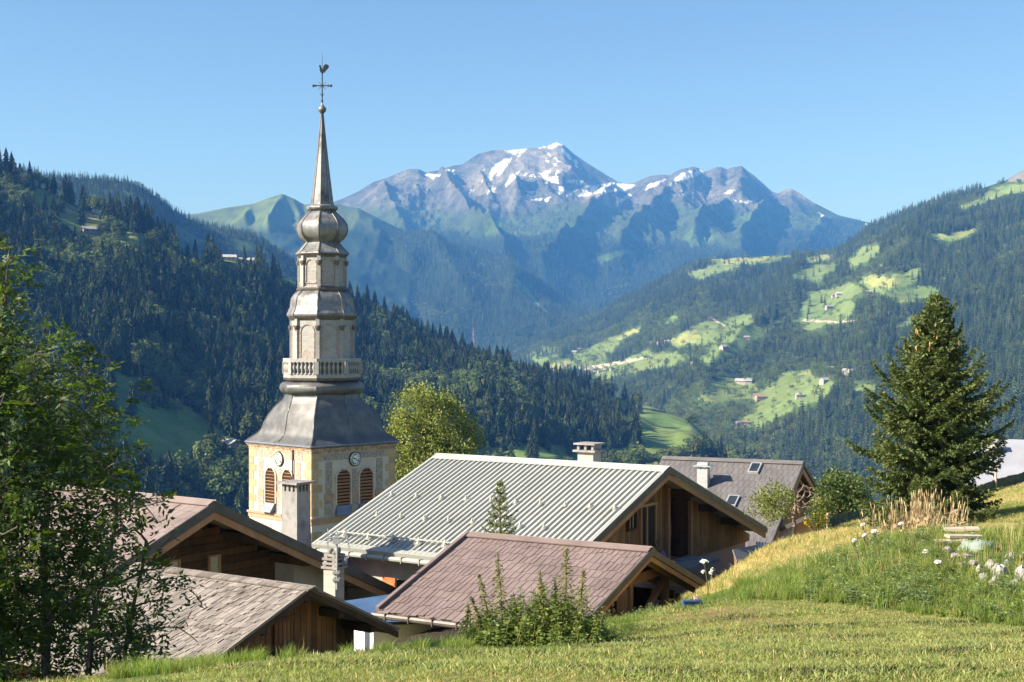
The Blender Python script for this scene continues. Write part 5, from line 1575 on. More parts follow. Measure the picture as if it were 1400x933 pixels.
# big tapered chimney on the right slope
cq = Lc.pick_roof(400, 738, 1)
cx, cyy = cq.x - 1.0, None
o_, d_ = Lc.local_ray(399, 745)
best = Lc.pick_x(399, 742, -1.6); ycen = best.y + 0.2
zt = Lc.pick_x(399, 672, -1.6).z; zb2 = Lc.roof(ycen) - 0.6
mb = MB(); b0, b1 = (0.40, 0.36), (0.345, 0.31)
vs = [(-1.6 + sx * b[0], ycen + sy_ * b[1], z) for z, b in ((zb2, b0), (zb2 + (zt - zb2) * .62, b1), (zt, b1)) for sx, sy_ in ((-1, -1), (1, -1), (1, 1), (-1, 1))]
fs = [(i * 4 + k, i * 4 + (k + 1) % 4, i * 4 + 4 + (k + 1) % 4, i * 4 + 4 + k) for i in range(2) for k in range(4)] + [(0, 3, 2, 1)]
mb.raw(vs, fs)
mb.raw([vs[8 + k] for k in range(4)], [(0, 1, 2, 3)])
chm = part(Lc.t, 'chimney', mb, M_CONCRETE)
mb = MB()
for sx in (-0.29, -0.1, 0.1, 0.29):
    for sy_ in (-0.255, 0.255):
        mb.box((-1.6 + sx, ycen + sy_, zt + 0.12), (0.1, 0.1, 0.25))
for sy_ in (-0.085, 0.085):
    for sx in (-0.29, 0.29):
        mb.box((-1.6 + sx, ycen + sy_, zt + 0.12), (0.1, 0.07, 0.25))
part(chm, 'chimney_vent', mb, M_CONCRETE)
mb = MB(); r = random.Random(3)
mb.prism([(-1.6 + sx * 0.47 + r.uniform(-.03, .03), ycen + sy_ * 0.43 + r.uniform(-.04, .04), zt + 0.245) for sx, sy_ in ((-1, -1), (0, -1.03), (1, -1), (1, 1), (-1, 1))], (0, 0, 0.07)); part(chm, 'chimney_cap', mb, M_STONE)

# ---------------------------------------------------------------- narrow masonry chimney behind the shingle shed, aerial mast fixed to it
cpos = P(456.5, 752, 33.5)
gzb = -8.2
chimney = thing('masonry_chimney', 'narrow pale block chimney with stacked slab cap behind the shingle shed', 'chimney', (cpos.x, cpos.y, gzb), math.radians(-33))
zc = P(456.5, 777, 33.5).z - gzb
mb = MB()
z = 0.0
while z < zc - 0.02:
    h = min(0.3, zc - z); mb.box((0, 0, z + h / 2), (0.37, 0.34, h - 0.012)); z += h
mb.box((0, 0, zc / 2), (0.355, 0.325, zc - 0.02))
part(chimney, 'shaft', mb, M_PALE_RENDER)
mb = MB(); r = random.Random(5)
for k, (w, dz) in enumerate(((0.48, 0.03), (0.44, 0.13), (0.41, 0.24), (0.38, 0.33))):
    mb.box((r.uniform(-.02, .02), r.uniform(-.02, .02), zc + dz), (w, w * 0.92, 0.055), Matrix.Rotation(r.uniform(-.1, .1), 3, 'Z'))
    if k < 3:
        for sx in (-1, 1):
            for sy_ in (-1, 1):
                mb.box((sx * w * 0.3, sy_ * w * 0.28, zc + dz + 0.055), (0.1, 0.1, 0.06))
part(chimney, 'slab_cap', mb, M_STONE)
mb = MB()
for sx, sy_, h in ((-0.1, -0.02, 0.12), (0.08, 0.05, 0.16), (0.13, -0.1, 0.09)):
    mb.lathe([(0.07, 0), (0.09, h * 0.6), (0.05, h)], 6, (sx, sy_, zc + 0.36))
part(chimney, 'weight_stone', mb, M_STONE, 60)
mast = thing('antenna_mast', 'thin galvanised aerial mast with two small antennas clamped to the narrow chimney', 'antenna', tuple(P(460.5, 806, 33.1)), 0)
k_ = 33.1 / F
mb = MB(); mb.tube([(0, 0, 0), (0, 0, 78 * k_)], 0.028, 8); part(mast, 'pole', mb, M_GALV)
mb = MB()
for z in (13 * k_, 23 * k_):
    mb.box((-0.02, 0.06, z), (0.16, 0.22, 0.05)); mb.box((-0.06, 0, z), (0.04, 0.06, 0.14))
part(mast, 'bracket', mb, M_GALV)
for sx, z, tilt in ((-1, 69 * k_, 0.12), (1, 69 * k_, -0.12)):
    mb = MB()
    mb.tube([(0, 0, z), (sx * 0.26, -0.03, z + 0.02)], 0.014, 6)
    p0 = Vector((sx * 0.26, -0.03, z + 0.02))
    mb.bar(p0 + Vector((0.05, 0, -0.27)), p0 + Vector((-0.04 * sx, 0, 0.23)), 0.05, 0.025)
    for dz in (-0.1, 0, 0.1):
        mb.tube([p0 + Vector((0, -0.03, dz)), p0 + Vector((-0.2 * sx, -0.05, dz + 0.03))], 0.01, 4)
    part(mast, 'antenna_panel', mb, M_GALV)
mb = MB(); mb.box((0, -0.03, 66 * k_), (0.16, 0.1, 0.13)); mb.box((0, -0.02, 73 * k_), (0.08, 0.08, 0.1)); part(mast, 'amplifier_box', mb, M_GALV)

# ---------------------------------------------------------------- low blue sheet roof between the sheds
def lean_to(name, label, cat, quad, m, wall_m, base, ribs_=None, thick=0.05, ribm=None):
    q = [P(*c) for c in quad]
    cen = sum(q, Vector()) / 4
    t = thing(name, label, cat, (cen.x, cen.y, base))
    o = Vector((cen.x, cen.y, base)); q = [p - o for p in q]
    n = (q[1] - q[0]).cross(q[3] - q[0]).normalized()
    if n.z < 0:
        n = -n
    mb = MB(); mb.prism(q, n * thick)
    rf = part(t, 'roof', mb, m)
    if ribs_:
        mb = MB()
        for i in range(ribs_ + 1):
            f = i / ribs_
            a, b = q[0].lerp(q[1], f) + n * (thick + 0.012), q[3].lerp(q[2], f) + n * (thick + 0.012)
            mb.bar(a, b, 0.05, 0.04, n)
        part(rf, 'rib', mb, ribm or m)
    ins = [cen - o + (p - (cen - o)) * 0.9 for p in q]
    mb = MB(); vs = [(p.x, p.y, p.z - 0.06) for p in ins] + [(p.x, p.y, 0) for p in ins]
    mb.raw(vs, [(0, 1, 5, 4), (1, 2, 6, 5), (2, 3, 7, 6), (3, 0, 4, 7)])
    part(t, 'wall', mb, wall_m)
    return t, rf
lean_to('blue_roof_shed', 'low lean to with blue sheet roof between shingle shed and woodshed', 'lean-to', [(460, 826, 36.2), (548, 813, 37.6), (612, 851, 34.2), (508, 854, 33.0)], M_BLUE, M_WHITE_SHEET, -8.0)
t, rf = lean_to('sheet_canopy', 'small canopy of white corrugated sheet under the left eave of the green roofed chalet', 'canopy', [(458, 768, 49), (492, 760, 51), (492, 779, 49), (462, 785, 47.5)], M_WHITE_SHEET, M_PALE_RENDER, -9.0, 8, ribm=M_SLATE)

# ---------------------------------------------------------------- grey-roofed house behind on the right
R_ = House('grey_roof_house', 'chalet with grey brown sheet tile roof, steel flue and two skylights', 'house', (1098, 633), (906, 626), -8.8, 65, 24.5, 7.0, 6.4, 0.16)
rf = R_.slabs(M_GREY_TILE)
R_.tiles(rf, M_GREY_TILE, 0.58, 0.265, 0.007, 0.0, True, 6, gap=0.03, lift=0.008)
mb = MB()
for sg in (-1, 1):
    mb.prism([R_.pt(-R_.L, sg * 0.001, 0.10), R_.pt(-R_.L, sg * 0.25, 0.08), R_.pt(-R_.L, sg * 0.25, 0.05), R_.pt(-R_.L, sg * 0.001, 0.07)], (R_.L + 0.03, 0, 0))
part(rf, 'ridge_cap', mb, M_GREY_TILE)
R_.verge('sheet_edge', M_DARK_EDGE, 0.004, 0.2, 0.05, -0.04)
R_.verge('bargeboard', M_BEAM, -0.08, 0.28, 0.07, R_.th + 0.04)
RX = -1.1
R_.planks('gable_wall', mat('light_larch_boards', (0.30, 0.185, 0.10), (0.38, 0.25, 0.14), 2.2, 0.85, stretch=(1, 1, .12), island=0.14), RX, -R_.wl + 0.9, R_.wr - 0.9, R_.H * 0.25, 0.24)
mb = MB(); mb.box((-R_.L / 2 - 0.5, -0.2, R_.roof(6) / 2 - 0.2), (R_.L - 1.6, R_.wl + R_.wr - 2.2, R_.roof(6) - 0.3)); part(R_.t, 'wall', mb, M_PALE_RENDER)
mb = MB()
for y in (-4.6, -2.3, 0, 2.3, 4.4):
    mb.box((-0.6, y, R_.roof(y) - R_.th - 0.18), (1.0, 0.24, 0.28))
part(R_.t, 'purlin', mb, M_BEAM)
mb = MB()
for sg in (-1, 1):
    mb.bar((-0.35, 0, R_.H - 0.55), (-0.35, sg * 1.5, R_.H - 1.35), 0.14, 0.14)
mb.box((-0.35, 0, R_.H - 1.35), (0.16, 3.2, 0.16)); part(R_.t, 'gable_truss', mb, M_BEAM)
q = R_.pick_roof(962, 664, -1); zt = R_.pick_y(962, 641, q.y).z; fw = 0.5
mb = MB(); mb.box((q.x, q.y, (q.z + zt) / 2 - 0.25), (fw, fw, zt - q.z + 0.5)); fl = part(R_.t, 'flue', mb, M_GALV)
mb = MB()
mb.prism([(q.x - 0.42, q.y - 0.36, zt + 0.12), (q.x + 0.42, q.y - 0.36, zt + 0.12), (q.x + 0.42, q.y + 0.36, zt + 0.12), (q.x - 0.42, q.y + 0.36, zt + 0.12)], (0, 0, 0.04))
mb.box((q.x, q.y, zt + 0.24), (0.5, 0.44, 0.14))
for sx in (-0.2, 0.2):
    for sy_ in (-0.2, 0.2):
        mb.box((q.x + sx, q.y + sy_, zt + 0.05), (0.05, 0.05, 0.14))
part(fl, 'flue_cap', mb, M_GALV)
for (u, v) in ((1032, 642), (1001, 687)):
    q = R_.pick_roof(u, v, -1); c = R_.pt(q.x, q.y, 0.06)
    M = Matrix.Rotation(R_.pitch, 3, 'X')
    mb = MB(); mb.box(c, (0.52, 0.92, 0.12), M); sk = part(rf, 'skylight', mb, M_GALV)
    mb = MB(); mb.box(R_.pt(q.x, q.y, 0.125), (0.38, 0.74, 0.02), M); part(sk, 'pane', mb, M_GLASS)

# ---------------------------------------------------------------- little roofs beside the meadow edge
lean_to('slate_lean_to', 'tiny dark slate covered lean to at the end of the boarded gable by the meadow', 'lean-to', [(1001, 753, 47), (1033, 747, 49.5), (1041, 762, 48.5), (1007, 770, 45.5)], mat('small_grey_slates', (0.13, 0.115, 0.115), (0.20, 0.18, 0.18), 9, 0.7, bump=0.6, bscale=16), M_BOARD, -7.2)
lean_to('corrugated_lean_to', 'tiny pale corrugated sheet roof beside the slate lean to at the meadow edge', 'lean-to', [(1034, 743, 52), (1062, 746, 53), (1052, 760, 50), (1036, 757, 49.5)], M_WHITE_SHEET, M_PALE_RENDER, -7.5, 7, ribm=M_CONCRETE)

def small_house(name, label, cat, apex, far, base, D, pitch, wl, wr, mroof, mwall, L=None, tile=None):
    h = House(name, label, cat, apex, far, base, D, pitch, wl, wr, 0.14)
    if L:
        h.L = L
    rf = h.slabs(mroof)
    if tile:
        h.tiles(rf, mroof, tile[0], tile[1], 0.014, 0.05, True, 3, gap=0.01, lift=0.01)
    h.verge('bargeboard', M_DARK_EDGE, 0.003, 0.2, 0.05, -0.01)
    x = -0.7
    mb = MB(); z0 = 0
    mb.prism([(x, -wl + .6, z0), (x, wr - .6, z0), (x, wr - .6, h.roof(wr - .6) - .14), (x, 0, h.H - .15), (x, -wl + .6, h.roof(wl - .6) - .14)], (-(h.L - 1.4), 0, 0))
    part(h.t, 'wall', mb, mwall)
    return h, rf
M_SALMON = mat('salmon_render', (0.52, 0.33, 0.26), (0.58, 0.38, 0.30), 1.0, 0.95)
hp, rf = small_house('salmon_house', 'small salmon pink cottage with dark grey roof peeping out behind the leafless apple tree', 'cottage', (1108, 702), (1128, 702), -8.0, 60, 28, 1.5, 1.5, M_DARK_EDGE, M_SALMON, 4.0)
hp.t.rotation_euler.z = math.radians(-118)
hr, rf = small_house('slate_roof_house', 'house with smooth blue grey slate roof beyond the meadow right of the spruce', 'house', (1520, 606), (1362, 600), -6.2, 66, 24, 6.0, 6.0, mat('blue_grey_slate', (0.25, 0.25, 0.285), (0.30, 0.30, 0.335), 0.8, 0.6), M_PALE_RENDER, 6.4, None)
mb = MB(); q = hr.pick_roof(1357, 622, -1); mb.box((q.x, q.y, q.z + 0.1), (0.45, 0.5, 1.1)); ch = part(hr.t, 'chimney', mb, M_PALE_RENDER)
mb = MB(); mb.box((q.x, q.y, q.z + 0.68), (0.6, 0.64, 0.07)); part(ch, 'chimney_cap', mb, M_CONCRETE)
# ================================================================ FAR SMALL THINGS: barns, chalets, mast, single trees
M_FARWALL = mat('far_chalet_wall', (0.30, 0.22, 0.16), (0.42, 0.33, 0.25), 0.5, 0.9, objrand=0.4)
M_FARWHITE = mat('far_white_wall', (0.36, 0.335, 0.30), (0.31, 0.285, 0.25), 0.5, 0.9, objrand=0.15)
M_FARROOF = mat('far_grey_roof', (0.27, 0.26, 0.26), (0.36, 0.34, 0.33), 0.4, 0.6, objrand=0.35)
M_FARBROWN = mat('far_brown_roof', (0.24, 0.15, 0.11), (0.30, 0.20, 0.15), 0.4, 0.7, objrand=0.25)

def tiny_house(name, label, cat, group, loc, w, d, h, rh, yaw, wall, roof):
    e = Vector((math.cos(yaw), math.sin(yaw), 0)); n = Vector((-e.y, e.x, 0)); Z = Vector((0, 0, 1))
    mb = MB(); a, b = w / 2, d / 2
    mb.prism([-e * a - n * b - Z * 3, -e * a + n * b - Z * 3, -e * a + n * b + Z * h, -e * a + Z * (h + rh), -e * a - n * b + Z * h], e * w, 0)
    for sg in (-1, 1):
        s = rh / b
        mb.prism([-e * (a + 0.9) + Z * (h + rh + 0.05), -e * (a + 0.9) + n * sg * (b + 1.1) + Z * (h - 1.1 * s + 0.05), -e * (a + 0.9) + n * sg * (b + 1.1) + Z * (h - 1.1 * s + 0.4), -e * (a + 0.9) + Z * (h + rh + 0.45)], e * (w + 1.8), 1)
    for k in range(3):
        mb.box(-e * (a * 0.6) + e * (k * a * 0.6) - n * (b + 0.02) + Z * (h * 0.55), (1.1, 0.1, 1.2), Matrix((e, n, Z)).transposed(), 2)
    mb.box(e * a * 0.4 + n * b * 0.35 + Z * (h + rh * 0.9), (0.8, 0.8, 1.8), None, 0)
    o = link(name, mb.mesh(name, [wall, roof, M_DARK])); o.location = loc
    return tag(o, label, cat, group)

hr_ = random.Random(12)
for (u, v, w, yaw, lab) in ((126, 318, 17, 0.5, 'grey roofed barn on the grass strip high on the left hill'), (312, 346, 15, 0.3, 'pale barn on the ridge of the left hill beside the steeple'),
                            (335, 351, 19, 0.3, 'long pale barn on the ridge just left of the onion roof'), (313, 612, 12, -0.6, 'small dark hay barn on the shaded meadow left of the clock tower'),
                            (203, 660, 15, 0.2, 'pale roofed house half hidden by trees above the brown chalet roof'), (174, 645, 14, 0.4, 'pale house behind the ash leaves at the foot of the shaded meadow')):
    p = L1.at(u, v)
    tiny_house('barn' if v < 620 else 'valley_house', lab, 'barn' if v < 620 else 'house', None, p, w, w * 0.62, 3.0, 2.4, yaw, M_FARWALL if v < 640 else M_FARWHITE, M_FARROOF)
for i, (u, v) in enumerate([(902, 471), (898, 467), (911, 468), (893, 470), (802, 513), (811, 511), (828, 507), (837, 505), (820, 509), (792, 479), (785, 482), (754, 505), (776, 500), (953, 481), (990, 478), (1021, 463), (971, 438), (1011, 523), (1017, 523), (1025, 522),
                            (1035, 544), (1135, 507), (1158, 509), (1127, 522), (1039, 546), (1023, 523), (1133, 422), (1189, 401), (1141, 405), (1147, 404), (1291, 381), (1093, 542), (1018, 580), (1010, 582), (700, 484), (690, 482), (695, 486), (1165, 508), (948, 499), (1196, 402)]):
    p = L5.at(u, v); s = hr_.uniform(0.9, 1.3)
    tiny_house('mountain_chalet', 'tiny chalet among the meadows on the hazy right valley side', 'chalet', 'far chalets on the valley side', p, 11 * s, 8 * s, 4.2 * s, 2.4 * s, hr_.uniform(-0.6, 0.6), M_FARWHITE if i % 3 else M_FARWALL, M_FARROOF if i % 4 else M_FARBROWN)
# red and white mast rising over the wooded ridge
mp_ = L4B.at(647, 474)
mastt = thing('lattice_mast', 'tiny red and white lattice mast rising above the forest ridge below the mountain', 'mast', mp_)
kk = mp_.y / F
for seg in range(6):
    mb = MB(); z0, z1 = seg * 4.8 * kk, (seg + 1) * 4.8 * kk
    w0, w1 = (2.6 - seg * 0.36) * kk * 0.6, (2.6 - (seg + 1) * 0.36) * kk * 0.6
    for sx in (-1, 1):
        for sy_ in (-1, 1):
            mb.tube([(sx * w0, sy_ * w0, z0), (sx * w1, sy_ * w1, z1)], 0.32, 4)
        mb.tube([(sx * w0, -w0, z0), (-sx * w1, -w1, z1)], 0.25, 4); mb.tube([(sx * w0, w0, z0), (-sx * w1, w1, z1)], 0.25, 4)
    if seg in (2, 4):
        mb.box((0, 0, z0), (4.2 * kk, 0.8, 1.0))
    part(mastt, 'mast_section', mb, mat('mast_red', (0.5, 0.08, 0.06)) if seg % 2 else M_FARWHITE)

srng = np.random.default_rng(77)
def put_tree(u, v, hpx, kind, label, group, wd=1.0):
    p = L1.at(u, v); p.z -= 0.4
    h = hpx * p.y / F
    if kind == 'b':
        single_tree('broadleaf_tree', label, 'tree', group, BRO_HI[int(srng.integers(3))], p, h, 1.15 * wd, srng)
    else:
        single_tree('conifer_tree', label, 'tree', group, CON_HI[int(srng.integers(4))], p, h, 1.1 * wd, srng)
for (u, v, h, k) in ((196, 552, 40, 'b'), (203, 553, 36, 'b'), (216, 556, 34, 'c'), (224, 557, 30, 'c'), (210, 556, 28, 'c'), (230, 559, 24, 'c'), (189, 550, 24, 'b')):
    put_tree(u, v, h, k, 'tree in the small grove standing alone on the shaded meadow left of the tower', 'small grove on the shaded meadow')
for (u, v, h, k) in ((222, 665, 44, 'b'), (240, 672, 58, 'b'), (256, 668, 40, 'c'), (262, 648, 36, 'c'), (284, 650, 58, 'b'), (294, 652, 62, 'b'), (276, 668, 38, 'c'), (310, 668, 50, 'b'), (322, 690, 66, 'b'), (300, 697, 56, 'b'), (284, 690, 44, 'b'),
                     (334, 694, 60, 'b'), (270, 690, 48, 'b'), (230, 694, 40, 'b'), (246, 700, 44, 'b'), (212, 690, 40, 'c'), (340, 670, 52, 'b'), (310, 690, 50, 'c'), (262, 675, 50, 'b'), (205, 640, 34, 'c')):
    put_tree(u, v, h, k, 'rounded tree in the thick clump below the shaded meadow just left of the tower', 'tree clump left of the tower')
for (u, v, h, k, lab) in ((342, 606, 46, 'b', 'large round tree at the forest edge touching the left eave of the bell roof'), (334, 628, 26, 'b', 'small round tree beside the hay barn left of the tower'),
                     (652, 612, 36, 'b', 'lone bushy tree at the forest edge right of the linden'), (690, 614, 26, 'c', 'lone slim conifer on the shaded meadow right of the linden'), (684, 612, 16, 'b', 'tiny bush behind the slim conifer on the shaded meadow'),
                     (946, 588, 24, 'b', 'lone round tree on the crest of the sunlit meadow')):
    put_tree(u, v, h, k, lab, None)
for (u, v, h, k) in ((826, 640, 24, 'c'), (834, 642, 18, 'c'), (846, 640, 14, 'c'), (858, 642, 20, 'c'), (868, 642, 22, 'b'), (880, 642, 26, 'b'), (892, 640, 20, 'b'), (905, 642, 16, 'b')):
    put_tree(u, v, h, k, 'small tree in the row just above the ridge of the green roof beside its chimney', 'trees along the ridge by the chimney')
for i in range(58):
    f = srng.random(); u = 905 + 150 * f + srng.normal(0, 4); top = np.interp(u, [900, 930, 960, 985, 1010, 1040, 1062], [626, 604, 588, 574, 578, 598, 622])
    v = np.interp(u, [900, 985, 1062], [640, 648, 668]) - srng.random() * np.interp(u, [900, 985, 1062], [4, 30, 14])
    put_tree(u, v, srng.uniform(26, 44) if u > 950 else srng.uniform(18, 28), 'b' if (u < 955 and srng.random() < 0.75) or srng.random() < 0.2 else 'c', 'tree in the dark wooded knoll at the right end of the sunlit meadow', 'trees of the knoll beyond the meadow')

# ================================================================ NEAR TREES
def leaf_mat(name, c1, c2, tr=0.35, island=0.35, hue=0.02, rough=0.55, scale=1.5):
    return mat(name, c1, c2, scale, rough, island=island, hue=hue, spec=0.35, translucent=tr)

M_ASH = leaf_mat('ash_leaf_green', (0.048, 0.078, 0.018), (0.082, 0.12, 0.028), 0.4)
M_ASHBARK = mat('smooth_grey_bark', (0.085, 0.07, 0.055), (0.16, 0.135, 0.11), 12, 0.9, bump=0.3)
M_NEEDLE = leaf_mat('spruce_needles', (0.062, 0.092, 0.024), (0.125, 0.152, 0.042), 0.15, 0.4, 0.018, 0.6)
M_CONE = mat('brown_spruce_cone', (0.30, 0.20, 0.07), (0.40, 0.28, 0.10), 20, 0.8)
M_LINDEN = leaf_mat('flowering_linden_leaf', (0.17, 0.20, 0.04), (0.245, 0.265, 0.068), 0.25, 0.35, 0.018, 0.7, 0.6)
M_APPLE = leaf_mat('apple_leaf', (0.13, 0.16, 0.04), (0.19, 0.20, 0.06), 0.3)
M_TWIG = mat('grey_red_twig', (0.20, 0.135, 0.115), (0.31, 0.235, 0.205), 14, 0.9)
M_SHRUB = leaf_mat('dark_shrub_leaf', (0.055, 0.085, 0.02), (0.085, 0.12, 0.03), 0.2)
M_WEED = leaf_mat('weed_leaf', (0.155, 0.215, 0.045), (0.22, 0.275, 0.075), 0.4)
M_STALK = leaf_mat('seeding_stalk', (0.15, 0.16, 0.045), (0.22, 0.20, 0.07), 0.3)

def grow(trunk, targets, rng, step=0.14, droop=0.0, up=0.5, wig=0.03):
    """branches from a trunk polyline to each target: node positions, parents, target nodes"""
    P_ = [np.array(p, float) for p in trunk]; par = [-1] + list(range(len(trunk) - 1)); tips = []
    A = np.array(P_)
    d0 = np.array([np.min(np.linalg.norm(A - t, axis=1)) for t in targets])
    for i in np.argsort(d0):
        t = targets[i]; A = np.array(P_)
        dv = t - A; dist = np.linalg.norm(dv, axis=1)
        cost = dist + up * np.maximum(0, A[:, 2] - t[2] + 0.35 * np.hypot(dv[:, 0], dv[:, 1]))
        k = int(np.argmin(cost)); n = max(2, int(dist[k] / step)); prev = k
        mid = rng.normal(0, wig, 3) * dist[k] * 3
        for j in range(1, n + 1):
            f = j / n
            q = P_[k] + (t - P_[k]) * f + mid * math.sin(math.pi * f) + np.array([0, 0, -droop * dist[k] * math.sin(math.pi * f)])
            P_.append(q); par.append(prev); prev = len(P_) - 1
        tips.append(prev)
    return np.array(P_), np.array(par), tips

def limb_mesh(name, P_, par, ntr, r0, rmin, m, n=5, pw=0.5):
    """tubes along the skeleton; radius by how many tips each node carries"""
    cnt = np.zeros(len(P_)); kids = [[] for _ in P_]
    for i in range(len(P_) - 1, 0, -1):
        kids[par[i]].append(i)
    for i in range(len(P_) - 1, -1, -1):
        cnt[i] = max(1.0, sum(cnt[c] for c in kids[i]))
    # parents may come later than children only inside the trunk; one more pass keeps it monotone
    rad = np.maximum(rmin, r0 * (cnt / cnt.max()) ** pw)
    mb = MB()
    for s_ in range(len(P_)):
        for ci, c in enumerate(kids[s_]):
            if s_ != 0 and ci == 0:
                continue
            chain = [s_, c]
            while kids[chain[-1]]:
                chain.append(kids[chain[-1]][0])
            rr = [min(rad[chain[1]], rad[s_])] + [rad[q] for q in chain[1:]]
            mb.tube([P_[q] for q in chain], rr, n)
    return mb.mesh(name, m, 60)

def compound_leaves(pos, dirs, rng, L=0.2, pairs=4, lw=(0.062, 0.024)):
    """pinnate leaves: leaflets in pairs along a drooping stalk"""
    n = len(pos); dirs = dirs / np.linalg.norm(dirs, axis=1, keepdims=True)
    Ls = L * (0.7 + 0.6 * rng.random(n))
    up = np.array([0, 0, 1.0]) + rng.normal(0, 0.35, (n, 3))
    side = np.cross(dirs, up); side /= np.linalg.norm(side, axis=1, keepdims=True) + 1e-9
    nor = np.cross(side, dirs)
    C, Dd, Nn, Le = [], [], [], []
    for k in range(pairs):
        f = 0.3 + 0.6 * k / pairs
        base = pos + dirs * (Ls * f)[:, None] + np.array([0, 0, -1]) * (Ls * f * f * 0.35)[:, None]
        for sg in (-1, 1):
            d = side * sg + dirs * 0.45 + np.array([0, 0, -0.25]) + rng.normal(0, 0.16, (n, 3))
            d /= np.linalg.norm(d, axis=1, keepdims=True)
            s = lw[0] * (Ls / L) * (0.85 + 0.3 * rng.random(n))
            C.append(base + d * (s * 0.5)[:, None]); Dd.append(d); Nn.append(nor + rng.normal(0, 0.3, (n, 3))); Le.append(s)
    base = pos + dirs * (Ls * 0.95)[:, None] + np.array([0, 0, -1]) * (Ls * 0.33)[:, None]
    d = dirs + np.array([0, 0, -0.4]); s = lw[0] * Ls / L
    C.append(base + d * (s * 0.4)[:, None]); Dd.append(d); Nn.append(nor); Le.append(s)
    C, Dd, Nn, Le = np.concatenate(C), np.concatenate(Dd), np.concatenate(Nn), np.concatenate(Le)
    return diamonds(C, Dd, Nn, Le, Le * lw[1] / lw[0])

def poly_targets(poly, n, d0, d1, rng, dens=None):
    poly_ = np.array(poly, float); lo, hi = poly_.min(0), poly_.max(0); out = []
    while len(out) < n:
        u = lo[0] + rng.random(400) * (hi[0] - lo[0]); v = lo[1] + rng.random(400) * (hi[1] - lo[1])
        k = in_poly(u, v, poly)
        for a, b in zip(u[k], v[k]):
            out.append(np.array(P(a, b, d0 + (d1 - d0) * rng.random())))
    return out[:n]

def leafy_tree(name, label, cat, base, trunk, targets, rng, r0, per, leafm, barkm, L=0.2, group=None, spread=0.12, rmin=0.005, lw=(0.062, 0.024), droop=0.0, bare=()):
    t = thing(name, label, cat, base, 0, group)
    b = np.array(base)
    Pn, par, tips = grow([np.array(q) - b for q in trunk], [np.array(q) - b for q in list(targets) + list(bare)], rng, droop=droop)
    part_mesh(t, 'trunk', limb_mesh('trunk', Pn, par, len(trunk), r0, rmin, barkm))
    nt_ = len(targets); order = tips
    tgt = np.array([Pn[k] for k in tips]); pars = np.array([Pn[par[k]] for k in tips])
    # leave the bare targets leafless: match tips to targets by position
    T = np.array([np.array(q) - b for q in targets])
    keep = np.array([np.min(np.linalg.norm(T - q, axis=1)) < 1e-6 for q in tgt])
    tgt, pars = tgt[keep], pars[keep]
    pos = np.repeat(tgt, per, 0) + rng.normal(0, spread, (len(tgt) * per, 3))
    dd = np.repeat((tgt - pars) / (np.linalg.norm(tgt - pars, axis=1, keepdims=True) + 1e-9), per, 0) * 0.5 + rand_dirs(len(pos), rng) * 0.9 + np.array([0, 0, 0.15])
    V, Q = compound_leaves(pos, dd, rng, L, 4, lw)
    part_mesh(t, 'crown', np_mesh('crown', V, [Q], leafm))
    return t

arng = np.random.default_rng(40)
def gbase(u, D):
    x = (u - U0) / F * D; return (x, D, gz(x, D))
b = gbase(62, 12.2)
main_poly = [(-120, 470), (-20, 440), (30, 452), (62, 474), (92, 484), (128, 504), (138, 540), (160, 562), (148, 590), (132, 602), (140, 640), (152, 668), (138, 700), (146, 742), (128, 790), (134, 830), (110, 880), (70, 915), (-40, 930), (-140, 900)]
tg = poly_targets(main_poly, 640, 10.9, 13.6, arng)
trk = [b, tuple(P(64, 850, 12.2)), tuple(P(58, 770, 12.25)), tuple(P(66, 690, 12.2)), tuple(P(54, 610, 12.3)), tuple(P(48, 530, 12.3)), tuple(P(40, 470, 12.3))]
leafy_tree('ash_tree', 'dense young ash tree filling the left edge in front of the brown roof', 'tree', b, trk, tg, arng, 0.045, 7, M_ASH, M_ASHBARK)
b = gbase(4, 11.4)
tg = poly_targets([(-30, 420), (-8, 350), (8, 330), (20, 332), (24, 372), (14, 402), (20, 440), (16, 500), (-10, 560), (-40, 560)], 46, 11.1, 11.7, arng)
leafy_tree('ash_tree', 'tall slender ash shoot with bright yellow green top at the left picture edge', 'tree', b, [b, tuple(P(0, 760, 11.4)), tuple(P(-3, 600, 11.4)), tuple(P(3, 480, 11.4)), tuple(P(8, 390, 11.4)), tuple(P(13, 338, 11.4))], tg, arng, 0.03, 5, M_ASH, M_ASHBARK, spread=0.07)
b = gbase(-260, 10.6)
tg = poly_targets([(-560, 470), (-430, 370), (-330, 340), (-230, 390), (-130, 440), (-50, 490), (4, 520), (30, 600), (24, 700), (34, 800), (10, 930), (-300, 930), (-560, 800)], 620, 9.6, 12.0, arng)
leafy_tree('ash_tree', 'broad shady ash crown cut off by the left picture edge', 'tree', b, [b, tuple(P(-262, 800, 10.6)), tuple(P(-256, 640, 10.7)), tuple(P(-262, 500, 10.7)), tuple(P(-280, 420, 10.8))], tg, arng, 0.07, 7, M_ASH, M_ASHBARK)
b = gbase(120, 11.0)
tg = poly_targets([(120, 585), (160, 600), (182, 640), (190, 670), (218, 664), (222, 690), (196, 702), (170, 700), (172, 736), (140, 760), (120, 740), (110, 660)], 46, 10.6, 11.5, arng) + \
     poly_targets([(188, 762), (212, 772), (240, 790), (236, 806), (214, 800), (196, 790)], 9, 10.7, 11.2, arng) + poly_targets([(120, 780), (172, 770), (190, 850), (205, 880), (180, 905), (120, 900)], 40, 10.4, 11.4, arng) + \
     poly_targets([(186, 838), (220, 846), (214, 866), (190, 866)], 6, 10.7, 11.1, arng)
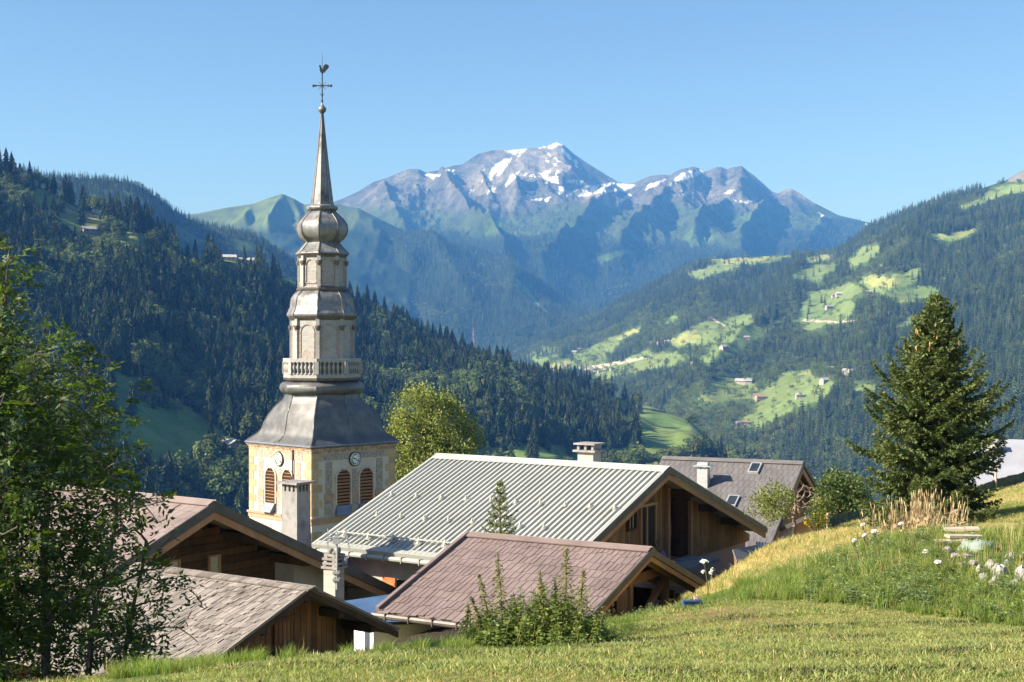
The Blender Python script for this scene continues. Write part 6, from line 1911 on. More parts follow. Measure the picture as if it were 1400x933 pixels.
bare = [np.array(P(u, v, D)) for u, v, D in ((247, 690, 11), (236, 676, 11.1), (222, 672, 11), (252, 722, 11.2), (246, 740, 11.0), (232, 700, 10.9), (262, 836, 11), (270, 878, 11), (244, 858, 10.9), (226, 742, 11.1), (254, 806, 11.1), (214, 716, 11), (206, 690, 11.2), (240, 760, 10.9))]
leafy_tree('ash_sapling', 'thin ash sapling with half bare twigs reaching over the shingle roof', 'tree', b, [b, tuple(P(124, 880, 11)), tuple(P(132, 820, 11)), tuple(P(150, 760, 11.05)), tuple(P(160, 700, 11)), tuple(P(158, 640, 11))], tg, arng, 0.028, 4, M_ASH, M_ASHBARK, spread=0.08, bare=bare, rmin=0.004)
b = gbase(168, 11.3)
tg = poly_targets([(150, 900), (172, 830), (186, 842), (196, 870), (200, 905), (180, 930)], 12, 11.0, 11.6, arng)
bare = [np.array(P(u, v, 11.2)) for u, v in ((196, 720), (212, 738), (220, 770), (204, 750), (232, 818), (188, 696), (178, 726))]
leafy_tree('ash_sapling', 'second sapling of nearly leafless dark stems beside the shingle roof eave', 'tree', b, [b, tuple(P(172, 880, 11.3)), tuple(P(182, 830, 11.3)), tuple(P(194, 780, 11.25)), tuple(P(200, 740, 11.2))], tg, arng, 0.024, 4, M_ASH, M_ASHBARK, spread=0.06, bare=bare, rmin=0.004)

M_NEEDLE2 = leaf_mat('pale_young_needles', (0.12, 0.15, 0.045), (0.19, 0.21, 0.075), 0.2, 0.3, 0.015, 0.6)
def spruce(name, label, base, H, R, seed, whorls, dens, cones=0, lean=0.0, nm=None):
    r = np.random.default_rng(seed); t = thing(name, label, 'tree', base)
    mb = MB(); mb.tube([(lean * f * H + 0.015 * H * math.sin(f * 5) * 0.3, 0, f * H) for f in np.linspace(0, 1, 9)], [0.021 * H * (1 - f) ** 0.8 + 0.006 for f in np.linspace(0, 1, 9)], 7)
    C, Dd, Nn, Le = [], [], [], []
    conepts = []
    for w in range(whorls):
        f = 0.015 + 0.97 * (w / (whorls - 1)) ** 0.92
        nb = int(r.integers(6, 9)) if f < 0.85 else 5
        Rh = R * ((1 - f) ** 0.60) * (1.0 if f > 0.12 else 0.85 + f) + 0.05
        a0 = r.random() * 6.28
        for k in range(nb):
            a = a0 + 2 * math.pi * k / nb + r.normal(0, 0.2)
            L = Rh * r.uniform(0.6, 1.25) * (1 + 0.16 * math.sin(2 * a + 9 * f + seed))
            e0 = np.interp(f, [0, 0.35, 0.75, 1], [-0.12, 0.12, 0.5, 0.95]) + r.normal(0, 0.08)
            p = np.array([lean * f * H, 0, f * H]); n = max(4, int(L / 0.09)); az = np.array([math.cos(a), math.sin(a), 0])
            pts = [p]
            for j in range(n):
                g = (j + 1) / n
                el = e0 - 0.28 * math.sin(math.pi * min(g * 1.2, 1)) + 0.45 * g ** 2
                d = az * math.cos(el) + np.array([0, 0, math.sin(el)])
                p = p + d * L / n; pts.append(p)
                s = np.cross(d, [0, 0, 1.0]); s /= np.linalg.norm(s) + 1e-9
                m = max(1, int(dens * (2.4 if g > 0.15 else 1)))
                for sg in (-1, 1):
                    tl = (0.36 * L * (1 - g) ** 0.7 + 0.09) * r.uniform(0.7, 1.2)
                    td = d * 0.75 + s * sg * 0.8 + np.array([0, 0, -0.22]) + r.normal(0, 0.12, 3); td /= np.linalg.norm(td)
                    nn = max(1, int(tl / 0.075))
                    for q in range(nn):
                        c = p + td * tl * (q + 0.5) / nn + np.array([0, 0, -0.10]) * tl * ((q + 0.5) / nn) ** 2
                        for _ in range(m):
                            C.append(c + r.normal(0, 0.016, 3)); Dd.append(td * 0.8 + r.normal(0, 0.42, 3)); Nn.append(r.normal(0, 1, 3) + np.array([0, 0, 1.2])); Le.append(r.uniform(0.075, 0.135))
                C.append(p + d * 0.03); Dd.append(d + r.normal(0, 0.15, 3)); Nn.append(r.normal(0, 1, 3)); Le.append(r.uniform(0.1, 0.16))
            if cones and 0.72 < f < 0.96 and r.random() < 0.75:
                for _ in range(2):
                    conepts.append(pts[int(r.integers(max(1, n // 2), n))] + r.normal(0, 0.03, 3))
            mb.tube(pts[::2] + [pts[-1]] if n % 2 else pts[::2], [max(0.003, 0.012 * (1 - i / (n / 2 + 1))) for i in range(len(pts[::2]) + (1 if n % 2 else 0))], 4)
    part(t, 'trunk', mb, M_TRUNK)
    C, Dd, Nn, Le = np.array(C), np.array(Dd), np.array(Nn), np.array(Le)
    V, Q = diamonds(C, Dd, Nn, Le, Le * 0.34)
    part_mesh(t, 'crown', np_mesh('crown', V, [Q], nm or M_NEEDLE))
    if cones:
        cm = MB(); cm.lathe([(0.004, -0.13), (0.016, -0.11), (0.021, -0.06), (0.017, -0.015), (0.004, 0)], 7); cme = cm.mesh('cone', M_CONE, 60)
        for q in conepts[:cones]:
            o = part_mesh(t, 'cone', cme); o.location = q
    print(name, len(C))
    return t
bx_ = gbase(1274, 32)
spruce('spruce_tree', 'large sunlit spruce with hanging cones on the meadow at right', (bx_[0], bx_[1], bx_[2] - 0.12), P(1282, 408, 32).z - bx_[2] + 0.1, 1.88, 4, 38, 2.2, 40, 0.02)
sp_ = P(684, 664, 39)
spruce('small_spruce', 'small young spruce whose tip shows above the pink brown shed roof', (sp_.x, 39, sp_.z - 2.9), 2.9, 0.62, 9, 13, 1, nm=M_NEEDLE2)

# the flowering linden behind the green roof
lrng = np.random.default_rng(51)
LP = P(590, 640, 128); lb = (LP.x, 128, gz(LP.x, 128) - 0.3)
lind = thing('linden_tree', 'big rounded linden with yellowish blossom right of the church tower', 'tree', lb)
cen = np.array(P(590, 596, 128)); lobes = [(0, 0, 0.5, 3.6), (-2.2, -0.6, -0.6, 2.6), (2.2, -0.8, -1.0, 2.6), (-0.8, -1.6, 2.2, 2.4), (1.0, -1.0, 1.6, 2.3), (-3.0, 0, -2.4, 1.9), (3.2, 0, -0.3, 1.7), (0, -2.2, -2.5, 2.8), (2.6, -1, -3.6, 2.2), (-1.8, -1.0, -4.6, 2.6), (0.5, 2, 0, 3.2), (-0.5, 1, -5, 3.2), (-1.3, 0.5, 3.4, 1.3), (2.6, -0.5, 1.6, 1.2), (-3.6, -0.6, -0.4, 0.9)]
tg = []
for x, y, z, R in lobes:
    n = int(6.5 * R * R); d = rand_dirs(n, lrng); tg += list(cen + np.array([x, y, z]) + d * R * (0.72 + 0.36 * lrng.random((n, 1))))
Pn, par, tips = grow([np.array(q) - np.array(lb) for q in (lb, tuple(P(590, 700, 128)), tuple(P(591, 650, 128)), tuple(P(588, 600, 128)), tuple(P(590, 560, 128)))], [q - np.array(lb) for q in tg], lrng, step=0.9)
part_mesh(lind, 'trunk', limb_mesh('trunk', Pn, par, 5, 0.42, 0.03, M_TRUNK))
tgl = np.array([Pn[k] for k in tips]); c = np.repeat(tgl, 44, 0) + lrng.normal(0, 0.34, (len(tgl) * 44, 3))
nn = lrng.normal(0, 1, (len(c), 3)) + np.array([0, 0, 0.8]); V, Q = diamonds(c, rand_dirs(len(c), lrng) + np.array([0, 0, -0.3]), nn, 0.24 * (0.7 + 0.6 * lrng.random(len(c))), 0.17)
part_mesh(lind, 'crown', np_mesh('crown', V, [Q], M_LINDEN))

def shrub(name, label, base, trunks, targets, rng, r0, per, size, leafm, barkm, spread, bare=(), rmin=0.006, cat='shrub', width=0.5):
    t = thing(name, label, cat, base); b = np.array(base)
    Pn, par, tips = grow([np.array(q) - b for q in trunks], [np.array(q) - b for q in list(targets) + list(bare)], rng, wig=0.06)
    part_mesh(t, 'stem', limb_mesh('stem', Pn, par, len(trunks), r0, rmin, barkm))
    T = np.array(targets) - b
    c = np.repeat(T, per, 0) + rng.normal(0, spread, (len(T) * per, 3))
    V, Q = diamonds(c, rand_dirs(len(c), rng) + np.array([0, 0, -0.2]), rng.normal(0, 1, (len(c), 3)) + np.array([0, 0, 0.9]), size * (0.7 + 0.6 * rng.random(len(c))), size * width)
    part_mesh(t, 'crown', np_mesh('crown', V, [Q], leafm))
    return t
b = gbase(1083, 36.5)
tg = poly_targets([(1028, 700), (1030, 676), (1048, 668), (1062, 664), (1078, 668), (1086, 684), (1074, 700), (1060, 712), (1044, 706)], 40, 35.6, 37.4, arng) + poly_targets([(1106, 690), (1122, 676), (1130, 690), (1118, 702)], 9, 36, 37, arng)
bare = poly_targets([(1072, 700), (1080, 668), (1096, 660), (1114, 668), (1122, 684), (1112, 704)], 70, 35.9, 37.1, arng)
shrub('apple_tree', 'old apple tree with bare twiggy right half at the meadow edge', b, [b, tuple(P(1086, 716, 36.5)), tuple(P(1084, 704, 36.5)), tuple(P(1088, 690, 36.5)), tuple(P(1090, 678, 36.5))], tg, arng, 0.055, 55, 0.085, M_APPLE, M_TWIG, 0.10, bare, 0.008, 'tree')
b = gbase(1148, 47)
tg = poly_targets([(1112, 706), (1118, 676), (1128, 654), (1146, 647), (1164, 652), (1180, 664), (1190, 690), (1188, 712), (1120, 712)], 150, 46, 49, arng)
shrub('round_bush', 'dark round leafy bush behind the green netting left of the spruce', b, [b, tuple(P(1150, 710, 47)), tuple(P(1148, 680, 47.3))], tg, arng, 0.06, 48, 0.13, M_SHRUB, M_TWIG, 0.14)
b = gbase(1119, 37)
tg = poly_targets([(1098, 722), (1104, 708), (1122, 702), (1136, 712), (1134, 728)], 30, 36.7, 37.4, arng)
yb = shrub('flowering_bush', 'low bush covered in yellow flowers at the meadow edge by the netting post', b, [b, tuple(P(1118, 718, 37))], tg, arng, 0.02, 14, 0.05, M_WEED, M_TWIG, 0.05)
c = np.repeat(np.array(tg[:16]) - np.array(b), 16, 0) + arng.normal(0, 0.05, (256, 3)) + np.array([0, -0.05, 0.04])
V, Q = diamonds(c, rand_dirs(256, arng), arng.normal(0, 1, (256, 3)) + np.array([-0.6, -0.8, 0.8]), 0.05, 0.045)
part_mesh(yb, 'blossom', np_mesh('blossom', V, [Q], leaf_mat('yellow_petal', (0.62, 0.42, 0.02), (0.70, 0.50, 0.03), 0.2, 0.15)))

# ================================================================ NETTING FENCES, POSTS
M_NET = mat('green_netting', (0.055, 0.085, 0.07), (0.10, 0.135, 0.115), 7, 0.9, bump=0.5)
M_POST = mat('pale_wood_post', (0.42, 0.33, 0.22), (0.52, 0.43, 0.31), 9, 0.9, stretch=(1, 1, .2))
def net_fence(name, label, pts, h, posts, m):
    q = [P(*c) for c in pts]; t = thing(name, label, 'fence', tuple(q[0]))
    o = q[0]; mb = MB(); n = 14
    rows = []
    for i in range(len(q) - 1):
        for k in range(n + (1 if i == len(q) - 2 else 0)):
            f = k / n; p = q[i].lerp(q[i + 1], f) - o
            rows.append((p + Vector((0, 0.03 * math.sin(k * 1.7), -0.25)), p + Vector((0, 0.05 * math.sin(k * 2.1 + 1), h * (1 - 0.06 * abs(math.sin(f * 6)))))))
    for a, b_ in zip(rows[:-1], rows[1:]):
        mb.prism([a[0], b_[0], b_[1], a[1]], (0, 0.008, 0))
    part(t, 'netting', mb, m)
    for u, v, D, hh in posts:
        p = P(u, v, D) - o; mb = MB(); mb.tube([p + Vector((0, -0.04, -0.4)), p + Vector((0, -0.04, hh * 0.6)), p + Vector((0.01, -0.04, hh))], [0.045, 0.045, 0.04], 8)
        part(t, 'post', mb, M_POST)
    return t
net_fence('netting_fence', 'sagging dark green netting fence with pale post between yellow bush and spruce', [(1132, 730, 38), (1160, 722, 39), (1200, 713, 40)], 0.46, [(1131, 732, 37.9, 0.62)], M_NET)
net_fence('netting_fence', 'dark net fence with thin wooden post in front of the blue grey roof', [(1335, 684, 52), (1361, 672, 54), (1400, 662, 56), (1460, 655, 58)], 0.5, [(1361, 672, 53.9, 0.95), (1420, 660, 56.9, 0.9)], M_NET)
# stray leaning stick in the meadow edge
# ================================================================ PLANKS, STONES, TROUGH
M_OLDPLANK = mat('bleached_plank', (0.42, 0.34, 0.25), (0.56, 0.47, 0.36), 5, 0.9, stretch=(.2, 1, 1), bump=0.3)
def surf(u, v, d0, d1):
    """ground point seen at (u, v) between two distances"""
    for D in np.linspace(d0, d1, 160):
        p = P(u, v, D)
        if gz(p.x, p.y) >= p.z:
            return Vector((p.x, p.y, gz(p.x, p.y)))
    p = P(u, v, d1); return Vector((p.x, p.y, gz(p.x, p.y)))
for i, (u, v, L, rz, lab) in enumerate(((1302, 728, 0.55, 0.05, 'uppermost weathered board lying on the pile beside the dry grass'), (1318, 733, 0.42, -0.15, 'bright sawn board lying in front of the dry grass clump'),
                                        (1326, 741, 0.46, 0.22, 'tilted grey board between dry grass and the mossy boulder'), (1310, 745, 0.40, 0.0, 'lowest pale board just left of the mossy boulder'))):
    p = surf(u, v + 6, 14, 18.4); k = p.y / F
    z = p.z + 0.05 + 0.04 * (3 - i)
    mb = MB(); mb.box((0, 0, 0), (L, 0.13, 0.03)); mb.box((L * 0.28, 0.01, -0.034), (0.06, 0.12, 0.035))
    o = mb.build('plank', M_OLDPLANK); o.location = (p.x, p.y + 0.1 * i, z); o.rotation_euler = (0.05, 0.04 * (-1) ** i, rz); tag(o, lab, 'board')
M_ROCK = mat('pale_limestone', (0.27, 0.25, 0.23), (0.42, 0.395, 0.37), 7, 0.95, bump=0.6, bscale=25, stain=(0.30, 0.25, 0.20), stain_scale=6, stain_lo=0.5, stain_hi=0.65, objrand=0.15)
M_MOSSROCK = mat('mossy_grey_boulder', (0.22, 0.27, 0.235), (0.33, 0.37, 0.33), 6, 0.95, bump=0.6, bscale=22)
def rock(seed, sx, sy_, sz):
    r = np.random.default_rng(seed); mb = MB(); n = 11; rows = []
    for i, th in enumerate(np.linspace(0.05, math.pi * 0.62, 6)):
        rows.append([(sx * math.sin(th) * math.cos(a) * (1 + r.normal(0, .17)), sy_ * math.sin(th) * math.sin(a) * (1 + r.normal(0, .17)), sz * math.cos(th) * (1 + r.normal(0, .15))) for a in np.linspace(0, 6.283, n, endpoint=False)])
    vs = [p for rw in rows for p in rw]
    fs = [(i * n + k, (i + 1) * n + k, (i + 1) * n + (k + 1) % n, i * n + (k + 1) % n) for i in range(5) for k in range(n)] + [tuple(range(n))]
    mb.raw(vs, fs); return mb
RK = [(1338, 746, 26, 13, 'large mossy grey green boulder behind the white stones', True), (1357, 772, 11, 11, 'white rounded stone at the left of the stone heap', False), (1367, 780, 13, 15, 'largest white stone in the heap of rubble', False), (1345, 790, 9, 10, None, False), (1361, 796, 8, 12, None, False),
      (1398, 784, 12, 18, 'tall pale stone at the right picture edge', False), (1378, 770, 9, 8, None, False), (1388, 798, 8, 8, None, False), (1318, 772, 9, 7, None, False), (1306, 760, 8, 6, None, False), (1296, 752, 8, 7, None, False), (1330, 770, 8, 8, None, False), (1384, 760, 9, 7, None, False), (1340, 778, 7, 8, None, False),
      (1310, 784, 7, 6, None, False), (1322, 760, 7, 6, None, False), (1402, 760, 9, 7, None, False)]
for i, (u, v, w, h, lab, moss) in enumerate(RK):
    p = surf(u, v + h * 0.5, 12.5, 18); k = p.y / F
    o = rock(300 + i, w * k * 0.95, w * k * 0.85, h * k * 0.8).build('boulder' if lab else 'stone', M_MOSSROCK if moss else M_ROCK, None, 50 if moss else 12)
    o.location = (p.x, p.y, p.z + h * k * 0.25); o.rotation_euler = (0, 0, i * 1.3)
    tag(o, lab or 'small pale stone in the overgrown rubble heap at the right edge', 'stone', None if lab else 'small stones of the rubble heap')
tp = surf(946, 830, 15, 22)
TRS = 0.36
tr = thing('flower_trough', 'blue flower trough with a pink bloom on the lawn edge before the woodshed', 'planter', (tp.x, tp.y, tp.z), 0.1)
M_TROUGH = mat('blue_plastic', (0.05, 0.09, 0.22), (0.07, 0.11, 0.26), 4, 0.5)
mb = MB(); mb.prism([(-0.26, -0.09, -0.03), (0.26, -0.09, -0.03), (0.29, -0.11, 0.17), (-0.29, -0.11, 0.17)], (0, 0.2, 0)); part(tr, 'trough', mb, M_TROUGH)
mb = MB(); mb.box((0, -0.01, 0.172), (0.6, 0.24, 0.03)); part(tr, 'rim', mb, M_TROUGH)
c = arng.normal(0, 1, (70, 3)) * np.array([0.2, 0.05, 0.05]) + np.array([0, 0, 0.23]); V, Q = diamonds(c, rand_dirs(70, arng), rand_dirs(70, arng), 0.07, 0.035); part_mesh(tr, 'foliage', np_mesh('foliage', V, [Q], M_WEED))
c = arng.normal(0, 1, (26, 3)) * np.array([0.03, 0.03, 0.025]) + np.array([0.1, -0.08, 0.27]); V, Q = diamonds(c, rand_dirs(26, arng), arng.normal(0, 1, (26, 3)) + np.array([0, -1, 1]), 0.05, 0.04); part_mesh(tr, 'bloom', np_mesh('bloom', V, [Q], mat('pink_petal', (0.72, 0.30, 0.36), (0.8, 0.42, 0.45), 9, 0.7)))
tr.scale = (TRS, TRS, TRS)
# the bag left on the deck of the green-roofed chalet
bgp = G.pick_x(905, 757, GX + 0.35)
bag = thing('backpack', 'dark purple backpack standing on the deck by the recess of the boarded gable', 'bag', tuple(G.M @ Vector((GX + 0.35, bgp.y, zb + 0.005))), G.yaw)
M_BAG = mat('purple_cloth', (0.16, 0.07, 0.22), (0.24, 0.12, 0.32), 7, 0.85, bump=0.3)
mb = MB(); mb.lathe([(0.02, 0), (0.19, 0.02), (0.22, 0.15), (0.205, 0.36), (0.15, 0.5), (0.06, 0.56), (0.02, 0.57)], 12); mb.v = [(x * 0.7, y, z) for x, y, z in mb.v]; part(bag, 'body', mb, M_BAG, 60)
mb = MB(); mb.lathe([(0.02, 0), (0.12, 0.02), (0.13, 0.12), (0.09, 0.22), (0.02, 0.24)], 10, (0.13, 0, 0.05)); part(bag, 'pocket', mb, mat('pink_cloth', (0.34, 0.2, 0.38), (0.42, 0.28, 0.45), 8, 0.85), 60)
mb = MB()
for sy_ in (-0.1, 0.1):
    mb.tube([(-0.1, sy_, 0.5), (-0.2, sy_ * 1.1, 0.75), (-0.14, sy_ * 0.8, 0.95)], 0.014, 5)
part(bag, 'strap', mb, M_BLACK)

# ================================================================ HERBS, GRASS
wrng = np.random.default_rng(60)
def blade_tuft(name, seed, n, h, spread, w, m, bend=0.5):
    r = np.random.default_rng(seed)
    a = r.random(n) * 6.283; rad = spread * np.sqrt(r.random(n)); x0, y0 = rad * np.cos(a), rad * np.sin(a)
    hh = h * (0.5 + 0.7 * r.random(n)); da = r.random(n) * 6.283; b = bend * hh * (0.2 + 0.9 * r.random(n)); wa = r.random(n) * 6.283
    V, Fq, Ft = [], [], []
    for i in range(n):
        d = np.array([math.cos(da[i]), math.sin(da[i]), 0]); s = np.array([math.cos(wa[i]), math.sin(wa[i]), 0]) * w / 2
        p0 = np.array([x0[i], y0[i], -0.01]); p1 = p0 + d * b[i] * 0.3 + np.array([0, 0, hh[i] * 0.55]); p2 = p0 + d * b[i] + np.array([0, 0, hh[i] * 0.97 - b[i] * 0.15])
        k = len(V); V += [p0 - s, p0 + s, p1 + s * 0.8, p1 - s * 0.8, p2]
        Fq.append((k, k + 1, k + 2, k + 3)); Ft.append((k + 3, k + 2, k + 4))
    return np_mesh(name, np.array(V), [np.array(Fq), np.array(Ft)], m)
def leafy_herb(name, seed, n, h, L, m, spread=0.08, wid=0.4):
    r = np.random.default_rng(seed); C, Dd, Nn = [], [], []; mb = MB()
    for s in range(4):
        a = r.random() * 6.283; q = np.array([spread * math.cos(a), spread * math.sin(a), 0]); H = h * r.uniform(0.6, 1.1)
        mb.tube([q, q * 1.2 + np.array([0, 0, H * 0.5]), q * 1.6 + np.array([0, 0, H])], [0.005, 0.004, 0.002], 3)
        for i in range(n // 4):
            f = r.random() ** 0.8; b = r.random() * 6.283; d = np.array([math.cos(b), math.sin(b), 0.25 - 0.5 * r.random()])
            C.append(q * (1 + 0.6 * f) + np.array([0, 0, H * f]) + d * L * 0.55); Dd.append(d); Nn.append(np.array([0, 0, 1]) + r.normal(0, 0.4, 3))
    C = np.array(C); V, Q = diamonds(C, np.array(Dd), np.array(Nn), L * (0.6 + 0.6 * r.random(len(C))), L * wid)
    tq = np.array([f for f in mb.f if len(f) == 4]) + len(V)
    return np_mesh(name, np.concatenate([V, np.array(mb.v)]), [Q, tq], m)
M_BLADE = mat('grass_blade', (0.20, 0.235, 0.065), (0.30, 0.31, 0.12), 2, 0.6, objrand=0.35, hue=0.03, spec=0.25, translucent=0.3)
M_BLADE2 = mat('tall_grass_blade', (0.16, 0.22, 0.045), (0.23, 0.275, 0.08), 2, 0.55, objrand=0.3, hue=0.025, spec=0.3, translucent=0.35)
M_STRAW = mat('straw_blade', (0.42, 0.33, 0.14), (0.54, 0.44, 0.21), 2, 0.8, objrand=0.25, hue=0.012, translucent=0.25)
M_HERB = mat('herb_leaf', (0.155, 0.205, 0.045), (0.22, 0.26, 0.075), 3, 0.6, objrand=0.35, hue=0.025, spec=0.3, translucent=0.3)
M_HERBDK = mat('grey_green_herb_leaf', (0.15, 0.20, 0.075), (0.21, 0.25, 0.11), 3, 0.6, objrand=0.25, spec=0.3, translucent=0.2)
M_FURROW_SHADE = mat('furrow_shade_grass', (0.045, 0.055, 0.018), (0.085, 0.085, 0.035), 2, 0.8, objrand=0.4)  # dark blade colour stands in for the shade along the furrows
LAWN = [blade_tuft('mown', 500 + k, 20, 0.034, 0.06, 0.005, M_BLADE, 0.9) for k in range(3)] + [blade_tuft('clipping', 510, 10, 0.035, 0.07, 0.006, M_STRAW, 1.6), blade_tuft('shade_tuft', 511, 20, 0.034, 0.10, 0.007, M_FURROW_SHADE, 1.1)]
TALL = [blade_tuft('tall', 520 + k, 22, 0.26, 0.09, 0.009, M_BLADE2, 0.6) for k in range(3)] + [blade_tuft('straw', 530, 12, 0.34, 0.08, 0.005, M_STRAW, 0.35)]
MEAD = [blade_tuft('meadow', 540 + k, 16, 0.17, 0.16, 0.012, M_BLADE, 0.7) for k in range(2)] + [blade_tuft('hay', 545 + k, 16, 0.18, 0.16, 0.011, M_STRAW, 0.8) for k in range(2)]
HERB = [leafy_herb('herb', 560, 90, 0.28, 0.055, M_HERB), leafy_herb('dock', 561, 44, 0.30, 0.10, M_HERBDK, 0.1, 0.33), leafy_herb('clover', 562, 70, 0.16, 0.05, M_HERB, 0.1, 0.7), leafy_herb('nettle', 563, 90, 0.42, 0.055, M_HERB, 0.09, 0.5)]
def scatter_region(n, d0, d1, u0, u1, rng):
    r = np.sqrt(d0 ** 2 + rng.random(n) * (d1 ** 2 - d0 ** 2)); k = (u0 + rng.random(n) * (u1 - u0) - U0) / F
    x = k * r; z = ground_z(x, r); u, v = uv_of(x, r, z)
    return np.stack([x, r, z], -1), u, v
p, u, v = scatter_region(98000, 5.6, 17.5, -250, 2200, wrng)
m = ~in_polys(u, v, [BANK, STRIP], 5) & (p[:, 2] > -5)
bare_ = (np.abs(u - 985) < 95) & (np.abs(v - 842) < 13)
m &= ~(bare_ & (wrng.random(len(u)) < 0.7))
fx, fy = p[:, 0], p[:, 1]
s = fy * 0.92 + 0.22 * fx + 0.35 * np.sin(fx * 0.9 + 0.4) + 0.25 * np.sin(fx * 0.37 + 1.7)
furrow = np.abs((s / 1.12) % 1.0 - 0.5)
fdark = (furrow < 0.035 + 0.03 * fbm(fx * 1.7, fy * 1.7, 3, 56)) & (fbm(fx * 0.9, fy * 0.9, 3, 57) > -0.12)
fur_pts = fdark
p, f_, fdark = p[m], furrow[m], fdark[m]; n = len(p)
dryk = fbm(p[:, 0] / 1.8, p[:, 1] / 1.1, 4, 31) * 0.9 + 0.5
kind = np.where(wrng.random(n) < np.clip(dryk * 0.36, 0.05, 0.5), 3, wrng.integers(0, 3, n))
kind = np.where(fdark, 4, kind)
sc = (0.6 + 0.7 * wrng.random(n)) * (0.85 + 0.5 * (f_ < 0.2))
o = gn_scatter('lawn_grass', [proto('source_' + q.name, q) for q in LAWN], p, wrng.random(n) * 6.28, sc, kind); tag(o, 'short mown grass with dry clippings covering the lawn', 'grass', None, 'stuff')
p, u, v = scatter_region(60000, 8.5, 19.5, -250, 1650, wrng)
RUB = [(1286, 722), (1420, 722), (1420, 806), (1340, 808), (1296, 780)]
rub = in_polys(u, v, [RUB], 4)
inb = in_polys(u, v, [BANK], 5) & ~(rub & (wrng.random(len(u)) < 0.86)); ins = in_polys(u, v, [STRIP], 4)
m = (inb | ins) & (wrng.random(len(u)) < np.where(inb, 0.55, 0.62)); p, ub, vb_ = p[m], u[m], v[m]; n = len(p); inb = inb[m]
kind = np.where(wrng.random(n) < np.where(inb & (vb_ < 790), 0.3, 0.06), 3, wrng.integers(0, 3, n))
sc = (0.5 + 0.6 * wrng.random(n)) * np.where(inb, np.interp(vb_, [700, 790, 850], [0.85, 0.62, 0.42]), 0.42)
sc *= 0.75 + 0.7 * np.clip(0.5 + fbm(p[:, 0] / 0.5, p[:, 1] / 0.5, 3, 66), 0, 1)
sc *= np.where((~inb & (ub > 640)) | (ub > 860) & (ub < 1010), 0.55, 1.0)
o = gn_scatter('tall_grass', [proto('source_' + q.name, q) for q in TALL], p, wrng.random(n) * 6.28, sc, kind); tag(o, 'uncut tall grass along the lawn edge and on the bank', 'grass', None, 'stuff')
p, u, v = scatter_region(9000, 10, 19.5, -250, 1650, wrng)
inb = in_polys(u, v, [BANK], 6) & ~(in_polys(u, v, [RUB], 4) & (wrng.random(len(u)) < 0.9)); ins = in_polys(u, v, [STRIP], 4)
m = (inb & (u > 1090) & (wrng.random(len(u)) < 0.95)) | (ins & (wrng.random(len(u)) < 0.13)) | (inb & (u <= 1090) & (wrng.random(len(u)) < 0.12)); p, ub, vb_ = p[m], u[m], v[m]; n = len(p)
kind = np.where(np.abs(ub - 1210) < 60, wrng.choice(4, n, p=[0.2, 0.4, 0.1, 0.3]), wrng.choice(4, n, p=[0.35, 0.12, 0.38, 0.15]))
o = gn_scatter('bank_weeds', [proto('source_' + q.name, q) for q in HERB], p, wrng.random(n) * 6.28, (0.55 + 0.6 * wrng.random(n)) * np.where(ub > 1090, 0.56, 0.38), kind); tag(o, 'leafy weeds growing through the grass of the bank', 'weeds', None, 'stuff')
p, u, v = scatter_region(72000, 17.0, 62, 900, 1750, wrng)
m = (p[:, 0] > 2.2) & (p[:, 2] > -8.5) & ~in_polys(u, v, [BANK], 3); p = p[m]; n = len(p)
dm = 0.47 + 0.6 * fbm(p[:, 0] / 5, p[:, 1] / 5, 4, 12)
kind = np.where(wrng.random(n) < np.clip(dm, 0.15, 0.85), 2 + wrng.integers(0, 2, n), wrng.integers(0, 2, n))
o = gn_scatter('meadow_grass', [proto('source_' + q.name, q) for q in MEAD], p, wrng.random(n) * 6.28, (0.4 + 0.5 * wrng.random(n)), kind); tag(o, 'half dry yellowish meadow grass on the slope by the spruce', 'grass', None, 'stuff')

# wild carrots, each a plant of its own
M_UMBEL = mat('white_umbel', (0.78, 0.76, 0.68), (0.66, 0.66, 0.55), 30, 0.8)
def wild_carrot(u, v, D, hpx, heads, label, group=None, rx=1.0):
    k = D / F; top = P(u, v, D); b = Vector((top.x + 0.05, D, top.z - hpx * k))
    t = thing('wild_carrot', label, 'plant', tuple(b), 0, group); H = hpx * k
    mb = MB(); mb.tube([(0, 0, -0.05), (-0.01, 0, H * 0.5), (-0.05, 0, H - 0.02)], [0.007, 0.006, 0.004], 5)
    tops = [(-0.05, 0, H, 1.0)]
    for j in range(heads - 1):
        a = wrng.uniform(0, 6.28); tt = (0.16 * math.cos(a), 0.1 * math.sin(a), H * wrng.uniform(0.72, 0.92), 0.45); mb.tube([(0, 0, H * 0.4), (tt[0] * 0.6, tt[1] * 0.6, H * 0.62), tt[:3]], 0.003, 4); tops.append(tt)
    part(t, 'stem', mb, M_STALK)
    for x, y, z, s in tops:
        R = 0.036 * s * rx; n = int(70 * s) + 20
        a = wrng.random(n) * 6.28; rr = R * np.sqrt(wrng.random(n)); c = np.stack([x + rr * np.cos(a), y + rr * np.sin(a), z + 0.015 - (rr / R) ** 2 * 0.02 + wrng.normal(0, .004, n)], -1)
        V, Q = diamonds(c, rand_dirs(n, wrng) * np.array([1, 1, .3]), np.tile([0, -0.5, 1.0], (n, 1)) + wrng.normal(0, .3, (n, 3)), 0.03, 0.028)
        mb = MB()
        for j in range(9):
            b_ = j * 0.7; mb.tube([(x, y, z - 0.07 * s), (x + R * .8 * math.cos(b_), y + R * .8 * math.sin(b_), z)], 0.0015, 3)
        fl = part_mesh(t, 'flower_head', np_mesh('flower_head', V, [Q], M_UMBEL)); part(fl, 'ray', mb, M_STALK)
    return t
wild_carrot(963, 768, 16.5, 62, 4, 'tall wild carrot with broad white head standing alone before the gable end', rx=1.25)
